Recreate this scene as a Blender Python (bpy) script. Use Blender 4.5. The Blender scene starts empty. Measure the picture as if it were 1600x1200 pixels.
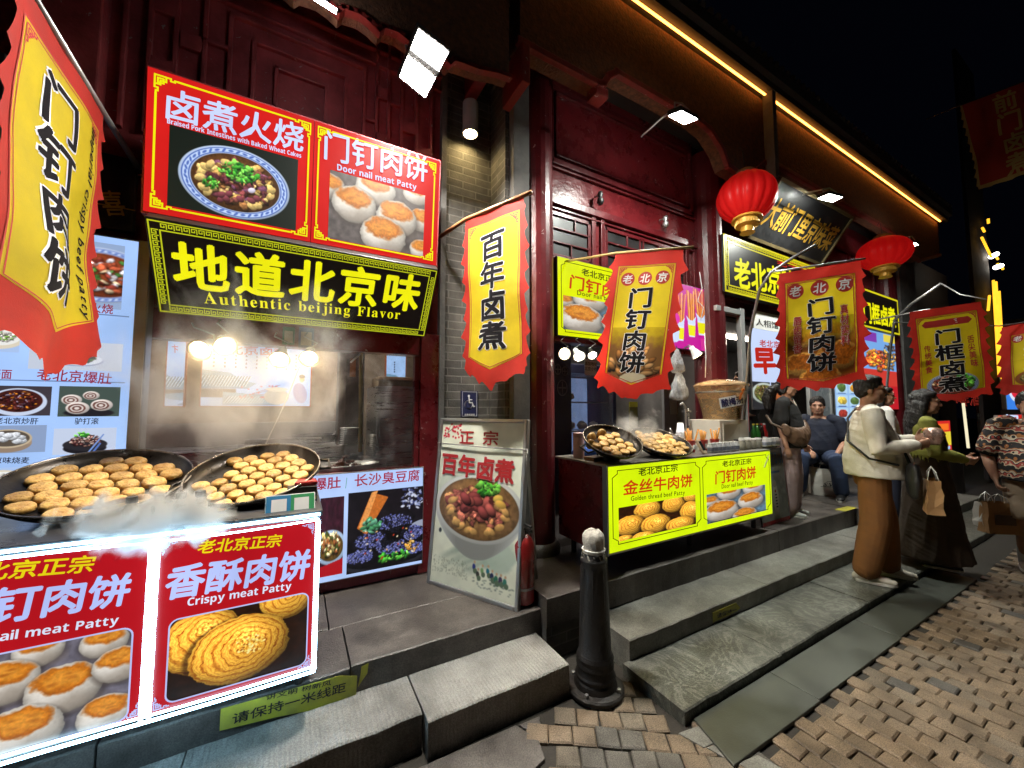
import bpy, math, random
import numpy as np
from mathutils import Vector, Matrix, noise as mnoise
S = bpy.context.scene
COL = S.collection
# ------------------------------------------------------------------ camera, world, exposure
PITCH = math.atan(38 / 600.0)
HEAD = math.radians(60.7)          # angle between the view and the line of the shopfronts
EYE = 1.55
cam_d = bpy.data.cameras.new("camera")
cam_d.sensor_width = 36.0
cam_d.lens = 13.5
cam_d.clip_end = 400
cam_d.clip_start = 0.02
cam = bpy.data.objects.new("camera", cam_d)
COL.objects.link(cam)
cam.location = (0, 0, EYE)
cam.rotation_euler = (math.pi / 2 + PITCH, 0, HEAD - math.pi / 2)
S.camera = cam
W = bpy.data.worlds.new("World")
S.world = W
W.use_nodes = True
wn = W.node_tree
bg = wn.nodes["Background"]
bg.inputs[0].default_value = (0.25, 0.32, 0.75, 1)      # night sky over a lit city street
bg.inputs[1].default_value = 0.0022
S.view_settings.view_transform = 'Standard'
S.view_settings.look = 'None'
S.view_settings.exposure = 0.0
S.view_settings.gamma = 1.0
S.render.engine = 'CYCLES'
S.cycles.use_denoising = True
try:
	S.cycles.denoiser = 'OPENIMAGEDENOISE'
except Exception:
	pass
S.cycles.max_bounces = 7
S.cycles.diffuse_bounces = 3
S.cycles.glossy_bounces = 3
S.cycles.transmission_bounces = 4
S.cycles.transparent_max_bounces = 12
S.cycles.volume_bounces = 3
S.cycles.sample_clamp_indirect = 4.0
S.cycles.caustics_reflective = False
S.cycles.caustics_refractive = False
S.cycles.volume_step_rate = 1.0
S.cycles.volume_max_steps = 128
# ------------------------------------------------------------------ small helpers
R = random.Random(7)
D = math.radians
FH = (math.cos(HEAD), math.sin(HEAD))
RT = (math.sin(HEAD), -math.cos(HEAD), 0.0)
FW = (FH[0] * math.cos(PITCH), FH[1] * math.cos(PITCH), math.sin(PITCH))
UP = (-FH[0] * math.sin(PITCH), -FH[1] * math.sin(PITCH), math.cos(PITCH))
def ray(px, py):
	u = (px - 800) / 600.0
	v = (600 - py) / 600.0
	return [FW[i] + u * RT[i] + v * UP[i] for i in range(3)]
def onY(px, py, Y):
	"measured point of the photograph on the upright plane Y metres into the scene"
	d = ray(px, py)
	t = Y / d[1]
	return Vector((d[0] * t, Y, EYE + d[2] * t))
def onX(px, py, X):
	d = ray(px, py)
	t = X / d[0]
	return Vector((X, d[1] * t, EYE + d[2] * t))
def onZ(px, py, Z):
	d = ray(px, py)
	t = (Z - EYE) / d[2]
	return Vector((d[0] * t, d[1] * t, Z))
def lin(c):
	"display colour 0..255 -> linear"
	r = []
	for x in c[:3]:
		x = x / 255.0
		r.append(x / 12.92 if x <= 0.04045 else ((x + 0.055) / 1.055) ** 2.4)
	return tuple(r)
def hx(s):
	return lin((int(s[0:2], 16), int(s[2:4], 16), int(s[4:6], 16)))
def tag(o, label=None, cat=None, group=None, kind=None):
	if label:
		o["label"] = label
	if cat:
		o["category"] = cat
	if group:
		o["group"] = group
	if kind:
		o["kind"] = kind
	return o
def thing(name, label, cat, loc=(0, 0, 0), group=None, mat=None):
	o = bpy.data.objects.new(name, None)
	COL.objects.link(o)
	o.empty_display_size = 0.1
	if mat is not None:
		o.matrix_world = mat
	else:
		o.location = loc
	return tag(o, label, cat, group)
def frame(origin, ux, uy):
	"matrix with local x along ux, local y along uy, local z out of the face"
	ux = Vector(ux).normalized()
	uz = ux.cross(Vector(uy)).normalized()
	uy = uz.cross(ux).normalized()
	m = Matrix.Identity(4)
	for i in range(3):
		m[i][0], m[i][1], m[i][2], m[i][3] = ux[i], uy[i], uz[i], origin[i]
	return m
class MB:
	def __init__(s):
		s.v = []
		s.f = []
		s.marks = []
	def add(s, vs, fs):
		n = len(s.v)
		s.v.extend(tuple(v) for v in vs)
		s.f.extend(tuple(i + n for i in f) for f in fs)
		return s
	def box(s, x0, y0, z0, x1, y1, z1, m=None):
		if x0 > x1: x0, x1 = x1, x0
		if y0 > y1: y0, y1 = y1, y0
		if z0 > z1: z0, z1 = z1, z0
		vs = [(x0, y0, z0), (x1, y0, z0), (x1, y1, z0), (x0, y1, z0), (x0, y0, z1), (x1, y0, z1), (x1, y1, z1), (x0, y1, z1)]
		if m is not None:
			vs = [m @ Vector(v) for v in vs]
		return s.add(vs, [(0, 3, 2, 1), (4, 5, 6, 7), (0, 1, 5, 4), (1, 2, 6, 5), (2, 3, 7, 6), (3, 0, 4, 7)])
	def tube(s, pts, r, n=10, cap=True):
		pts = [Vector(p) for p in pts]
		rs = r if isinstance(r, (list, tuple)) else [r] * len(pts)
		vs, fs = [], []
		up = None
		for i, p in enumerate(pts):
			if i == 0: t = pts[1] - p
			elif i == len(pts) - 1: t = p - pts[i - 1]
			else: t = (pts[i + 1] - p).normalized() + (p - pts[i - 1]).normalized()
			t = t.normalized() if t.length > 1e-9 else Vector((0, 0, 1))
			if up is None:
				up = Vector((0, 0, 1)) if abs(t.z) < 0.9 else Vector((1, 0, 0))
			a = t.cross(up)
			if a.length < 1e-6:
				a = t.cross(Vector((0, 1, 0.01)))
			a.normalize()
			b = a.cross(t).normalized()
			up = b
			for k in range(n):
				g = 2 * math.pi * k / n
				vs.append(p + rs[i] * (math.cos(g) * a + math.sin(g) * b))
		for i in range(len(pts) - 1):
			for k in range(n):
				k2 = (k + 1) % n
				fs.append((i * n + k, i * n + k2, (i + 1) * n + k2, (i + 1) * n + k))
		if cap:
			fs.append(tuple(range(n))[::-1])
			fs.append(tuple((len(pts) - 1) * n + k for k in range(n)))
		return s.add(vs, [f[::-1] for f in fs])
	def lathe(s, prof, n=24, m=None, close=False):
		vs, fs = [], []
		for r, z in prof:
			for k in range(n):
				g = 2 * math.pi * k / n
				vs.append(Vector((r * math.cos(g), r * math.sin(g), z)))
		for i in range(len(prof) - 1):
			for k in range(n):
				k2 = (k + 1) % n
				fs.append((i * n + k, i * n + k2, (i + 1) * n + k2, (i + 1) * n + k))
		if prof[0][0] > 1e-6 and close:
			fs.append(tuple(range(n))[::-1])
		if prof[-1][0] > 1e-6 and close:
			fs.append(tuple((len(prof) - 1) * n + k for k in range(n)))
		if m is not None:
			vs = [m @ v for v in vs]
		return s.add(vs, fs)
	def prism(s, poly, z0, z1, m=None):
		n = len(poly)
		vs = [Vector((p[0], p[1], z0)) for p in poly] + [Vector((p[0], p[1], z1)) for p in poly]
		if m is not None:
			vs = [m @ v for v in vs]
		fs = [tuple(range(n))[::-1], tuple(range(n, 2 * n))]
		fs += [(k, (k + 1) % n, n + (k + 1) % n, n + k) for k in range(n)]
		return s.add(vs, fs)
	def strip(s, pts, w, z0, z1, m=None):
		"flat bars along a 2d polyline"
		for (a, b) in zip(pts[:-1], pts[1:]):
			a = Vector((a[0], a[1])); b = Vector((b[0], b[1]))
			d = b - a
			if d.length < 1e-9: continue
			d.normalize()
			q = Vector((-d.y, d.x)) * w / 2
			a2 = a - d * w / 2; b2 = b + d * w / 2
			s.prism([a2 - q, b2 - q, b2 + q, a2 + q], z0, z1, m)
		return s
	def build(s, name, mat=None, parent=None, smooth=False, bevel=0, seg=2):
		me = bpy.data.meshes.new(name)
		me.from_pydata([tuple(v) for v in s.v], [], s.f)
		me.update()
		return link(me, name, mat, parent, smooth, bevel, seg)
def link(me, name, mat=None, parent=None, smooth=False, bevel=0, seg=2):
	o = bpy.data.objects.new(name, me)
	COL.objects.link(o)
	if mat is not None:
		me.materials.append(mat)
	if smooth:
		me.polygons.foreach_set('use_smooth', [True] * len(me.polygons))
	if bevel:
		b = o.modifiers.new('bevel', 'BEVEL')
		b.width = bevel
		b.segments = seg
		b.limit_method = 'ANGLE'
		b.angle_limit = D(40)
	if parent is not None:
		o.parent = parent
	return o
def copy_tree(o, parent=None):
	c = o.copy()
	COL.objects.link(c)
	c.parent = parent
	for ch in list(o.children):
		copy_tree(ch, c)
	return c
# ------------------------------------------------------------------ materials
MATS = {}
def pmat(name, col, rough=.55, metal=0, var=.18, scale=7, bump=.12, bscale=60, col2=None, spec=.5, detail=6, mask=.5, coat=0, trans=0, sub=0, stretch=None):
	if name in MATS:
		return MATS[name]
	m = bpy.data.materials.new(name)
	m.use_nodes = True
	nt = m.node_tree
	b = nt.nodes['Principled BSDF']
	tc = nt.nodes.new('ShaderNodeTexCoord')
	src = tc.outputs['Object']
	if stretch:
		mp = nt.nodes.new('ShaderNodeMapping')
		mp.inputs['Scale'].default_value = stretch
		nt.links.new(src, mp.inputs['Vector'])
		src = mp.outputs[0]
	n1 = nt.nodes.new('ShaderNodeTexNoise')
	n1.inputs['Scale'].default_value = scale
	n1.inputs['Detail'].default_value = detail
	n1.inputs['Roughness'].default_value = .65
	nt.links.new(src, n1.inputs['Vector'])
	rp = nt.nodes.new('ShaderNodeValToRGB')
	a = col2 if col2 else tuple(c * (1 - var) for c in col)
	z = col if col2 else tuple(min(1, c * (1 + var)) for c in col)
	rp.color_ramp.elements[0].color = (*a, 1)
	rp.color_ramp.elements[1].color = (*z, 1)
	rp.color_ramp.elements[0].position = max(0, mask - .2)
	rp.color_ramp.elements[1].position = min(1, mask + .2)
	nt.links.new(n1.outputs['Fac'], rp.inputs[0])
	nt.links.new(rp.outputs[0], b.inputs['Base Color'])
	b.inputs['Metallic'].default_value = metal
	b.inputs['Specular IOR Level'].default_value = spec
	b.inputs['Coat Weight'].default_value = coat
	b.inputs['Coat Roughness'].default_value = .12
	if trans:
		b.inputs['Transmission Weight'].default_value = trans
	if sub:
		b.inputs['Subsurface Weight'].default_value = sub
		b.inputs['Subsurface Radius'].default_value = (.02, .008, .004)
		b.inputs['Subsurface Scale'].default_value = .5
	mr = nt.nodes.new('ShaderNodeMapRange')
	mr.inputs[1].default_value = .3
	mr.inputs[2].default_value = .7
	mr.inputs[3].default_value = max(.03, rough - .1)
	mr.inputs[4].default_value = min(1, rough + .1)
	nt.links.new(n1.outputs['Fac'], mr.inputs[0])
	nt.links.new(mr.outputs[0], b.inputs['Roughness'])
	if bump:
		n2 = nt.nodes.new('ShaderNodeTexNoise')
		n2.inputs['Scale'].default_value = bscale
		n2.inputs['Detail'].default_value = 4
		nt.links.new(src, n2.inputs['Vector'])
		bp = nt.nodes.new('ShaderNodeBump')
		bp.inputs['Strength'].default_value = bump
		bp.inputs['Distance'].default_value = .01
		nt.links.new(n2.outputs['Fac'], bp.inputs['Height'])
		nt.links.new(bp.outputs[0], b.inputs['Normal'])
	MATS[name] = m
	return m
def emat(name, col, st=1.0, sample=False, base=None):
	"a surface that gives off light: lamp glass, neon, backlit acrylic"
	if name in MATS:
		return MATS[name]
	m = bpy.data.materials.new(name)
	m.use_nodes = True
	nt = m.node_tree
	b = nt.nodes['Principled BSDF']
	bc = base if base else tuple(min(.1, c * .03) for c in col)
	b.inputs['Base Color'].default_value = (*bc, 1)
	b.inputs['Roughness'].default_value = .4
	b.inputs['Specular IOR Level'].default_value = .15
	b.inputs['Emission Color'].default_value = (*col, 1)
	# backlit acrylic is never perfectly even
	tc = nt.nodes.new('ShaderNodeTexCoord')
	nz = nt.nodes.new('ShaderNodeTexNoise')
	nz.inputs['Scale'].default_value = 3
	nz.inputs['Detail'].default_value = 3
	nt.links.new(tc.outputs['Object'], nz.inputs['Vector'])
	mr = nt.nodes.new('ShaderNodeMapRange')
	mr.inputs[1].default_value = .3
	mr.inputs[2].default_value = .7
	mr.inputs[3].default_value = st * .88
	mr.inputs[4].default_value = st * 1.1
	nt.links.new(nz.outputs['Fac'], mr.inputs[0])
	nt.links.new(mr.outputs[0], b.inputs['Emission Strength'])
	try:
		m.cycles.emission_sampling = 'AUTO' if sample else 'NONE'
	except Exception:
		pass
	MATS[name] = m
	return m
def print_mat(name, st=0.0, rough=.45, spec=.4):
	"printed artwork held in the mesh's colour attribute; st > 0 where it is backlit"
	if name in MATS:
		return MATS[name]
	m = bpy.data.materials.new(name)
	m.use_nodes = True
	nt = m.node_tree
	b = nt.nodes['Principled BSDF']
	at = nt.nodes.new('ShaderNodeAttribute')
	at.attribute_name = 'Col'
	b.inputs['Roughness'].default_value = rough
	b.inputs['Specular IOR Level'].default_value = spec
	if st > 0:
		mx = nt.nodes.new('ShaderNodeMix')
		mx.data_type = 'RGBA'
		mx.inputs[0].default_value = .92
		mx.inputs[7].default_value = (0, 0, 0, 1)
		nt.links.new(at.outputs['Color'], mx.inputs[6])
		nt.links.new(mx.outputs[2], b.inputs['Base Color'])
		nt.links.new(at.outputs['Color'], b.inputs['Emission Color'])
		b.inputs['Emission Strength'].default_value = st
		try:
			m.cycles.emission_sampling = 'NONE'
		except Exception:
			pass
	else:
		nt.links.new(at.outputs['Color'], b.inputs['Base Color'])
	MATS[name] = m
	return m
# ------------------------------------------------------------------ lettering
TMP = bpy.data.scenes.new('tmp')
_tcur = bpy.data.curves.new('t', 'FONT')
_tob = bpy.data.objects.new('t', _tcur)
TMP.collection.objects.link(_tob)
_tc = {}
with bpy.context.temp_override(scene=TMP, view_layer=TMP.view_layers[0]):
	_dg = bpy.context.evaluated_depsgraph_get()
def glyph(ch, off):
	"outline of one character; bolder weights are built from slightly shifted copies"
	k = (ch, round(off, 4))
	if k not in _tc:
		if (ch, 0) not in _tc:
			_tcur.body = ch
			_tcur.size = 1
			_tcur.offset = 0
			_tcur.resolution_u = 2
			_dg.update()
			me = bpy.data.meshes.new_from_object(_tob.evaluated_get(_dg))
			v = np.zeros(len(me.vertices) * 3)
			me.vertices.foreach_get('co', v)
			v = v.reshape(-1, 3)[:, :2].copy()
			fs = [tuple(p.vertices) for p in me.polygons]
			bpy.data.meshes.remove(me)
			_tc[(ch, 0)] = (v, fs, np.zeros(len(v)))
		v, fs, z = _tc[(ch, 0)]
		if off > .008 and len(v):
			n = 4 if off < .02 else 6
			vs, ff, zs = [], [], []
			for i in range(n):
				a = 2 * math.pi * i / n + .4
				ff += [tuple(q + len(v) * i for q in f) for f in fs]
				vs.append(v + off * .62 * np.array([math.cos(a), math.sin(a)]))
				zs.append(np.full(len(v), i * .00012))
			_tc[k] = (np.concatenate(vs), ff, np.concatenate(zs))
		else:
			_tc[k] = (v, fs, z)
	return _tc[k]
def refine(vs, fs, lim=.02):
	"split long triangles so that lettering can follow folded cloth"
	vs = [tuple(v) for v in vs]
	mid = {}
	todo = [(f[0], f[i], f[i + 1]) for f in fs for i in range(1, len(f) - 1)]
	out = []
	while todo:
		t = todo.pop()
		e = max(range(3), key=lambda i: (vs[t[i]][0] - vs[t[(i + 1) % 3]][0]) ** 2 + (vs[t[i]][1] - vs[t[(i + 1) % 3]][1]) ** 2)
		a, b, c = t[e], t[(e + 1) % 3], t[(e + 2) % 3]
		if (vs[a][0] - vs[b][0]) ** 2 + (vs[a][1] - vs[b][1]) ** 2 < lim * lim:
			out.append(t)
			continue
		k = (min(a, b), max(a, b))
		if k not in mid:
			mid[k] = len(vs)
			vs.append(tuple((p + q) / 2 for p, q in zip(vs[a], vs[b])))
		m = mid[k]
		todo += [(a, m, c), (m, b, c)]
	return vs, out
CJK = lambda c: ord(c) > 0x2e80 and ord(c) < 0x1d000
SERIF = lambda s: ''.join(chr(0x1d400 + ord(c) - 65) if 'A' <= c <= 'Z' else chr(0x1d41a + ord(c) - 97) if 'a' <= c <= 'z' else c for c in s)
def text(mb, s, x, y, h, off=.02, z=.003, align='c', sx=1.0, shear=0.0, gap=0.0, vertical=False, thick=0, warp=None, rot=0, jit=0, fine=False):
	"lay out S in MB at (x, y) = middle of the line; h = character height; returns width"
	rr = random.Random(s)
	adv, items = 0.0, []
	for ch in s:
		if ch == ' ':
			adv += (.33 + gap)
			continue
		v, fs, dz = glyph(ch, off)
		if len(v) == 0:
			adv += .5
			continue
		if CJK(ch):
			w = 1.0
			vv = v - np.array([.5, .38])
		else:
			x0, x1 = v[:, 0].min(), v[:, 0].max()
			w = (x1 - x0) + .09
			vv = v - np.array([x0 - .045 + w / 2, .36])
		items.append((adv + w / 2, vv, fs, dz))
		adv += (1.0 if vertical else w) + gap
	adv -= gap
	width = adv * h * sx
	base = {'c': -width / 2, 'l': 0, 'r': -width}[align]
	for a, vv, fs, dz in items:
		q = vv.copy()
		if jit:
			g = rr.uniform(-jit, jit)
			q = q @ np.array([[math.cos(g), math.sin(g)], [-math.sin(g), math.cos(g)]])
			q = q * (1 + rr.uniform(-jit, jit))
		q[:, 0] += shear * q[:, 1]
		if vertical:
			px = q[:, 0] * h * sx
			py = -(a - adv / 2) * h + q[:, 1] * h
		else:
			px = base + a * h * sx + q[:, 0] * h * sx
			py = q[:, 1] * h
		if rot:
			c_, s_ = math.cos(rot), math.sin(rot)
			px, py = px * c_ - py * s_, px * s_ + py * c_
		px = px + x
		py = py + y
		if warp or fine:
			vs, fs2 = refine([(p, t, z + q_) for p, t, q_ in zip(px, py, dz)], fs)
			mb.add(vs, fs2)
		elif thick:
			n = len(px)
			mb.add([(p, t, z + thick + q_) for p, t, q_ in zip(px, py, dz)], fs)
			cnt = {}
			for f in fs:
				for i in range(len(f)):
					cnt[(f[i], f[(i + 1) % len(f)])] = 1
			edges = [e for e in cnt if (e[1], e[0]) not in cnt]
			vs, sf = [], []
			for (i, j) in edges:
				k = len(vs)
				vs += [(px[i], py[i], z), (px[j], py[j], z), (px[j], py[j], z + thick), (px[i], py[i], z + thick)]
				sf.append((k, k + 1, k + 2, k + 3))
			mb.add(vs, sf)
		else:
			mb.add([(p, t, z + q_) for p, t, q_ in zip(px, py, dz)], fs)
	return width
# ------------------------------------------------------------------ painted prints (colour held on the mesh)
def vnoise(h, w, cells, seed):
	r = np.random.default_rng(seed)
	gy = max(2, int(cells) + 2)
	gx = max(2, int(cells * w / h) + 2)
	g = r.random((gy + 1, gx + 1))
	y = np.linspace(0, gy - 1.001, h)
	x = np.linspace(0, gx - 1.001, w)
	yi, xi = y.astype(int), x.astype(int)
	fy, fx = (y - yi)[:, None], (x - xi)[None, :]
	fy, fx = fy * fy * (3 - 2 * fy), fx * fx * (3 - 2 * fx)
	a = g[yi][:, xi]; b = g[yi][:, xi + 1]; c = g[yi + 1][:, xi]; d = g[yi + 1][:, xi + 1]
	return (a * (1 - fx) + b * fx) * (1 - fy) + (c * (1 - fx) + d * fx) * fy
def fbm(h, w, cells, seed, o=4):
	t = np.zeros((h, w)); k = .5
	for i in range(o):
		t += k * vnoise(h, w, min(cells * 2 ** i, h), seed + i)
		k *= .5
	return t / (1 - .5 ** o)
class Art:
	"a small raster painting; x right 0..w, y up 0..1 (unit = height)"
	def __init__(s, asp, res=150, bgc=(255, 255, 255), seed=1):
		s.h = res
		s.w = max(8, int(res * asp))
		s.asp = asp
		s.im = np.ones((s.h, s.w, 3)) * np.array(bgc) / 255.0
		s.Y, s.X = np.meshgrid((np.arange(s.h) + .5) / s.h, (np.arange(s.w) + .5) / s.h, indexing='ij')
		s.rng = np.random.default_rng(seed)
		s.seed = seed * 31
		s.nz = fbm(s.h, s.w, 14, s.seed + 5)
		s.nf = fbm(s.h, s.w, 45, s.seed + 9, 3)
	def win(s, cx, cy, r):
		x0 = max(0, int((cx - r) * s.h) - 1); x1 = min(s.w, int((cx + r) * s.h) + 2)
		y0 = max(0, int((cy - r) * s.h) - 1); y1 = min(s.h, int((cy + r) * s.h) + 2)
		return slice(y0, y1), slice(x0, x1)
	def ell(s, cx, cy, rx, ry, col, rot=0, shade=0, soft=1.5, alpha=1, wob=0, light=(-.3, .8), edge=0, tex=0):
		sl = s.win(cx, cy, max(rx, ry) * 1.25)
		X, Y = s.X[sl] - cx, s.Y[sl] - cy
		if X.size == 0:
			return
		c, n = math.cos(rot), math.sin(rot)
		u, v = (X * c + Y * n) / rx, (-X * n + Y * c) / ry
		d = np.sqrt(u * u + v * v)
		if wob:
			d = d + wob * (s.nz[sl] - .5)
		a = np.clip((1 - d) * min(rx, ry) * s.h / soft + .5, 0, 1) * alpha
		cc = np.ones(X.shape + (3,)) * np.array(col) / 255.0
		if shade:
			L = (X / rx * light[0] + Y / ry * light[1])
			k = 1 + shade * L - shade * .35 * np.clip(d, 0, 1.2) ** 3
			cc = cc * np.clip(k, .1, 1.8)[..., None]
		if edge:
			cc = cc * (1 - edge * np.clip(d, 0, 1) ** 6)[..., None]
		if tex:
			cc = cc * (1 + tex * (s.nf[sl] - .5))[..., None]
		s.im[sl] = s.im[sl] * (1 - a[..., None]) + cc * a[..., None]
	def poly(s, pts, col, shade=0, tex=0, alpha=1):
		P = np.array(pts, float)
		X, Y = s.X, s.Y
		ins = np.zeros(X.shape, bool)
		j = len(P) - 1
		for i in range(len(P)):
			c = ((P[i, 1] > Y) != (P[j, 1] > Y)) & (X < (P[j, 0] - P[i, 0]) * (Y - P[i, 1]) / (P[j, 1] - P[i, 1] + 1e-12) + P[i, 0])
			ins ^= c
			j = i
		cc = np.ones(X.shape + (3,)) * np.array(col) / 255.0
		if tex:
			cc = cc * (1 + tex * (s.nf - .5))[..., None]
		if shade:
			cc = cc * (1 + shade * (Y - P[:, 1].mean()) / (np.ptp(P[:, 1]) + 1e-6))[..., None]
		a = ins * alpha
		s.im = s.im * (1 - a[..., None]) + cc * a[..., None]
	def rect(s, x0, y0, x1, y1, col, **k):
		s.poly([(x0, y0), (x1, y0), (x1, y1), (x0, y1)], col, **k)
	def line(s, x0, y0, x1, y1, w, col, alpha=1):
		dx, dy = x1 - x0, y1 - y0
		L = math.hypot(dx, dy) + 1e-9
		nx, ny = -dy / L * w / 2, dx / L * w / 2
		s.poly([(x0 + nx, y0 + ny), (x1 + nx, y1 + ny), (x1 - nx, y1 - ny), (x0 - nx, y0 - ny)], col, alpha=alpha)
	# ---- dishes
	def bun(s, cx, cy, rx, rot=0, body=(216, 208, 196), top=(206, 124, 34), k=.86, ty=.34):
		ry = rx * k
		s.ell(cx + .03 * rx, cy - .12 * ry, rx * 1.1, ry * 1.06, (40, 32, 30), alpha=.45, soft=10)
		s.ell(cx, cy, rx, ry, body, rot, shade=.33, edge=.25, wob=.12, tex=.12)
		s.ell(cx + .1 * rx, cy - .62 * ry, rx * .8, ry * .36, (146, 132, 118), rot, soft=18, alpha=.5)
		s.ell(cx - .35 * rx, cy - .15 * ry, rx * .4, ry * .4, (240, 236, 230), rot, soft=22, alpha=.4, wob=.8)
		s.ell(cx - .02 * rx, cy + (ty + .05) * ry, rx * .76, ry * .52, (168, 92, 26), rot, wob=.5, tex=.35, soft=7)
		s.ell(cx - .03 * rx, cy + (ty + .08) * ry, rx * .66, ry * .42, top, rot, wob=.6, tex=.3, soft=8)
		s.ell(cx - .05 * rx, cy + (ty + .06) * ry, rx * .5, ry * .28, (232, 164, 66), rot, wob=1.4, tex=.3, alpha=.5, soft=9)
		for i in range(5):
			g = s.rng.uniform(0, 6.28); q = s.rng.uniform(0, .4)
			s.ell(cx + rx * q * math.cos(g), cy + ry * (ty + q * .7 * math.sin(g)), rx * .12, ry * .05, (156, 80, 22), rot, wob=.8, alpha=.4, soft=4)
	def swirl(s, cx, cy, rx, ry, rot=0, ca=(246, 190, 70), cb=(146, 66, 8), turns=5.6, off=(.12, .12)):
		s.ell(cx, cy - .1 * ry, rx * 1.1, ry * 1.1, (35, 16, 6), alpha=.6, soft=8)
		sl = s.win(cx, cy, max(rx, ry) * 1.1)
		X, Y = s.X[sl] - cx, s.Y[sl] - cy
		if X.size == 0: return
		c, n = math.cos(rot), math.sin(rot)
		u, v = (X * c + Y * n) / rx, (-X * n + Y * c) / ry
		d = np.sqrt(u * u + v * v) + .12 * (s.nz[sl] - .5)
		u2, v2 = u - off[0] * (1 - d), v - off[1] * (1 - d)
		d2 = np.sqrt(u2 * u2 + v2 * v2)
		th = np.arctan2(v2, u2)
		ph = d2 * turns + th / 6.283 + .75 * (s.nz[sl] - .5) + .22 * np.sin(2 * th + 1 + 3 * d2) + .1 * np.sin(5 * th + 6 * d2)
		st = 1 - (.5 + .5 * np.cos(2 * math.pi * ph)) ** 5
		st2 = .5 + .5 * np.cos(2 * math.pi * (ph * 3.4 + .22 * np.sin(3 * th) + 1.2 * s.nz[sl]))
		t = np.clip(.1 + .55 * st + .35 * st2 + .5 * (s.nf[sl] - .5), 0, 1)[..., None]
		cc = np.array(cb) / 255. * (1 - t) + np.array(ca) / 255. * t
		cc = cc * np.clip(1.12 + .3 * v - .2 * u - .45 * np.clip(d, 0, 1) ** 5, .2, 1.6)[..., None]
		hl = (np.clip(1 - np.sqrt((u - .15) ** 2 + (v - .25) ** 2) * 2.2, 0, 1) * (s.nf[sl] > .52) * .4)[..., None]
		cc = cc + hl * np.array([1, .92, .6])
		a = np.clip((1 - d) * min(rx, ry) * s.h / 1.5, 0, 1)[..., None]
		s.im[sl] = s.im[sl] * (1 - a) + cc * a
	def heap(s, cx, cy, rx, ry, cols, n=60, size=.16, shade=.5, up=0, asp=(.28, .75)):
		"many small lumps inside an ellipse, back to front"
		pts = []
		for i in range(int(n * 1.7)):
			g = s.rng.uniform(0, 6.283); q = math.sqrt(s.rng.uniform(0, 1))
			pts.append((q * math.cos(g), q * math.sin(g), q))
		pts.sort(key=lambda p: -p[1])
		for (a, b, q) in pts:
			r = size * rx * s.rng.uniform(.45, 1.1)
			c = np.array(cols[s.rng.integers(len(cols))]) * s.rng.uniform(.75, 1.15)
			x, y = cx + a * rx * .9, cy + b * ry * .88 + up * (1 - q)
			an = s.rng.uniform(*asp); ro = s.rng.uniform(-1.2, 1.2)
			s.ell(x + .1 * r, y - .2 * r, r * 1.05, r * an * 1.1, (30, 15, 10), ro, alpha=.4, soft=3, wob=.6)
			s.ell(x, y, r, r * an, np.clip(c, 0, 255), ro, shade=shade, edge=.35, wob=1.0, tex=.8)
	def greens(s, cx, cy, rx, ry, n=40, size=.05, cols=((70, 160, 50), (120, 200, 80), (40, 110, 40))):
		for i in range(n):
			g = s.rng.uniform(0, 6.283); q = math.sqrt(s.rng.uniform(0, 1))
			r = size * s.rng.uniform(.6, 1.4)
			s.ell(cx + q * rx * math.cos(g), cy + q * ry * math.sin(g), r, r * s.rng.uniform(.25, .6), cols[s.rng.integers(len(cols))], s.rng.uniform(-1.5, 1.5), shade=.5, wob=.3)
	def bowl(s, cx, cy, rx, ry, rim=(205, 222, 245), band=(60, 90, 170), broth=(120, 78, 36), deep=0, inner=.8):
		if deep:
			for i in range(14):
				t = i / 13.
				k = 1 - .55 * t ** 1.6
				s.ell(cx, cy - deep * t, rx * k, ry * (k * .8 + .1), tuple(np.array(rim) * (.62 + .36 * (1 - t))), soft=2)
		s.ell(cx, cy, rx, ry, rim, shade=.15, edge=.12)
		if band:
			s.ell(cx, cy, rx * .955, ry * .955, band)
			s.ell(cx, cy, rx * .935, ry * .935, rim)
			n = 44
			for i in range(n):
				g = 6.283 * i / n
				s.ell(cx + rx * .885 * math.cos(g), cy + ry * .885 * math.sin(g), rx * .045, ry * .03, band, g + 1.57 + .6 * (i % 2), alpha=.8)
			s.ell(cx, cy, rx * .84, ry * .84, band)
			s.ell(cx, cy, rx * .82, ry * .82, tuple(np.array(rim) * .95))
		s.ell(cx, cy, rx * inner, ry * inner, broth, shade=.15, tex=.5, edge=.3)
	def mesh(s, name, mat, parent, x0, y0, w, h, z=.002, warp=None, rnd=0, poly=None):
		im = np.clip(s.im, 0, 1.6)
		ln = np.where(im <= .04045, im / 12.92, ((im + .055) / 1.055) ** 2.4)
		H, Wd = s.h, s.w
		ys, xs = np.meshgrid(np.arange(H + 1) / H, np.arange(Wd + 1) / Wd, indexing='ij')
		co = np.stack([x0 + xs * w, y0 + ys * h, np.full_like(xs, z)], -1).reshape(-1, 3)
		idx = np.arange((H + 1) * (Wd + 1)).reshape(H + 1, Wd + 1)
		q = np.stack([idx[:-1, :-1], idx[:-1, 1:], idx[1:, 1:], idx[1:, :-1]], -1).reshape(-1, 4)
		fc = ln.reshape(-1, 3)
		if rnd or poly is not None:
			cx = (xs[:-1, :-1] + .5 / Wd).ravel() * w
			cy = (ys[:-1, :-1] + .5 / H).ravel() * h
			if poly is not None:
				keep = poly(cx + x0, cy + y0)
			else:
				dx = np.maximum(rnd - np.minimum(cx, w - cx), 0)
				dy = np.maximum(rnd - np.minimum(cy, h - cy), 0)
				keep = dx * dx + dy * dy <= rnd * rnd
			q = q[keep]
			fc = fc[keep]
		if warp is not None:
			co = np.array([tuple(warp(a, b, z)) for a, b, _ in co])
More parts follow.
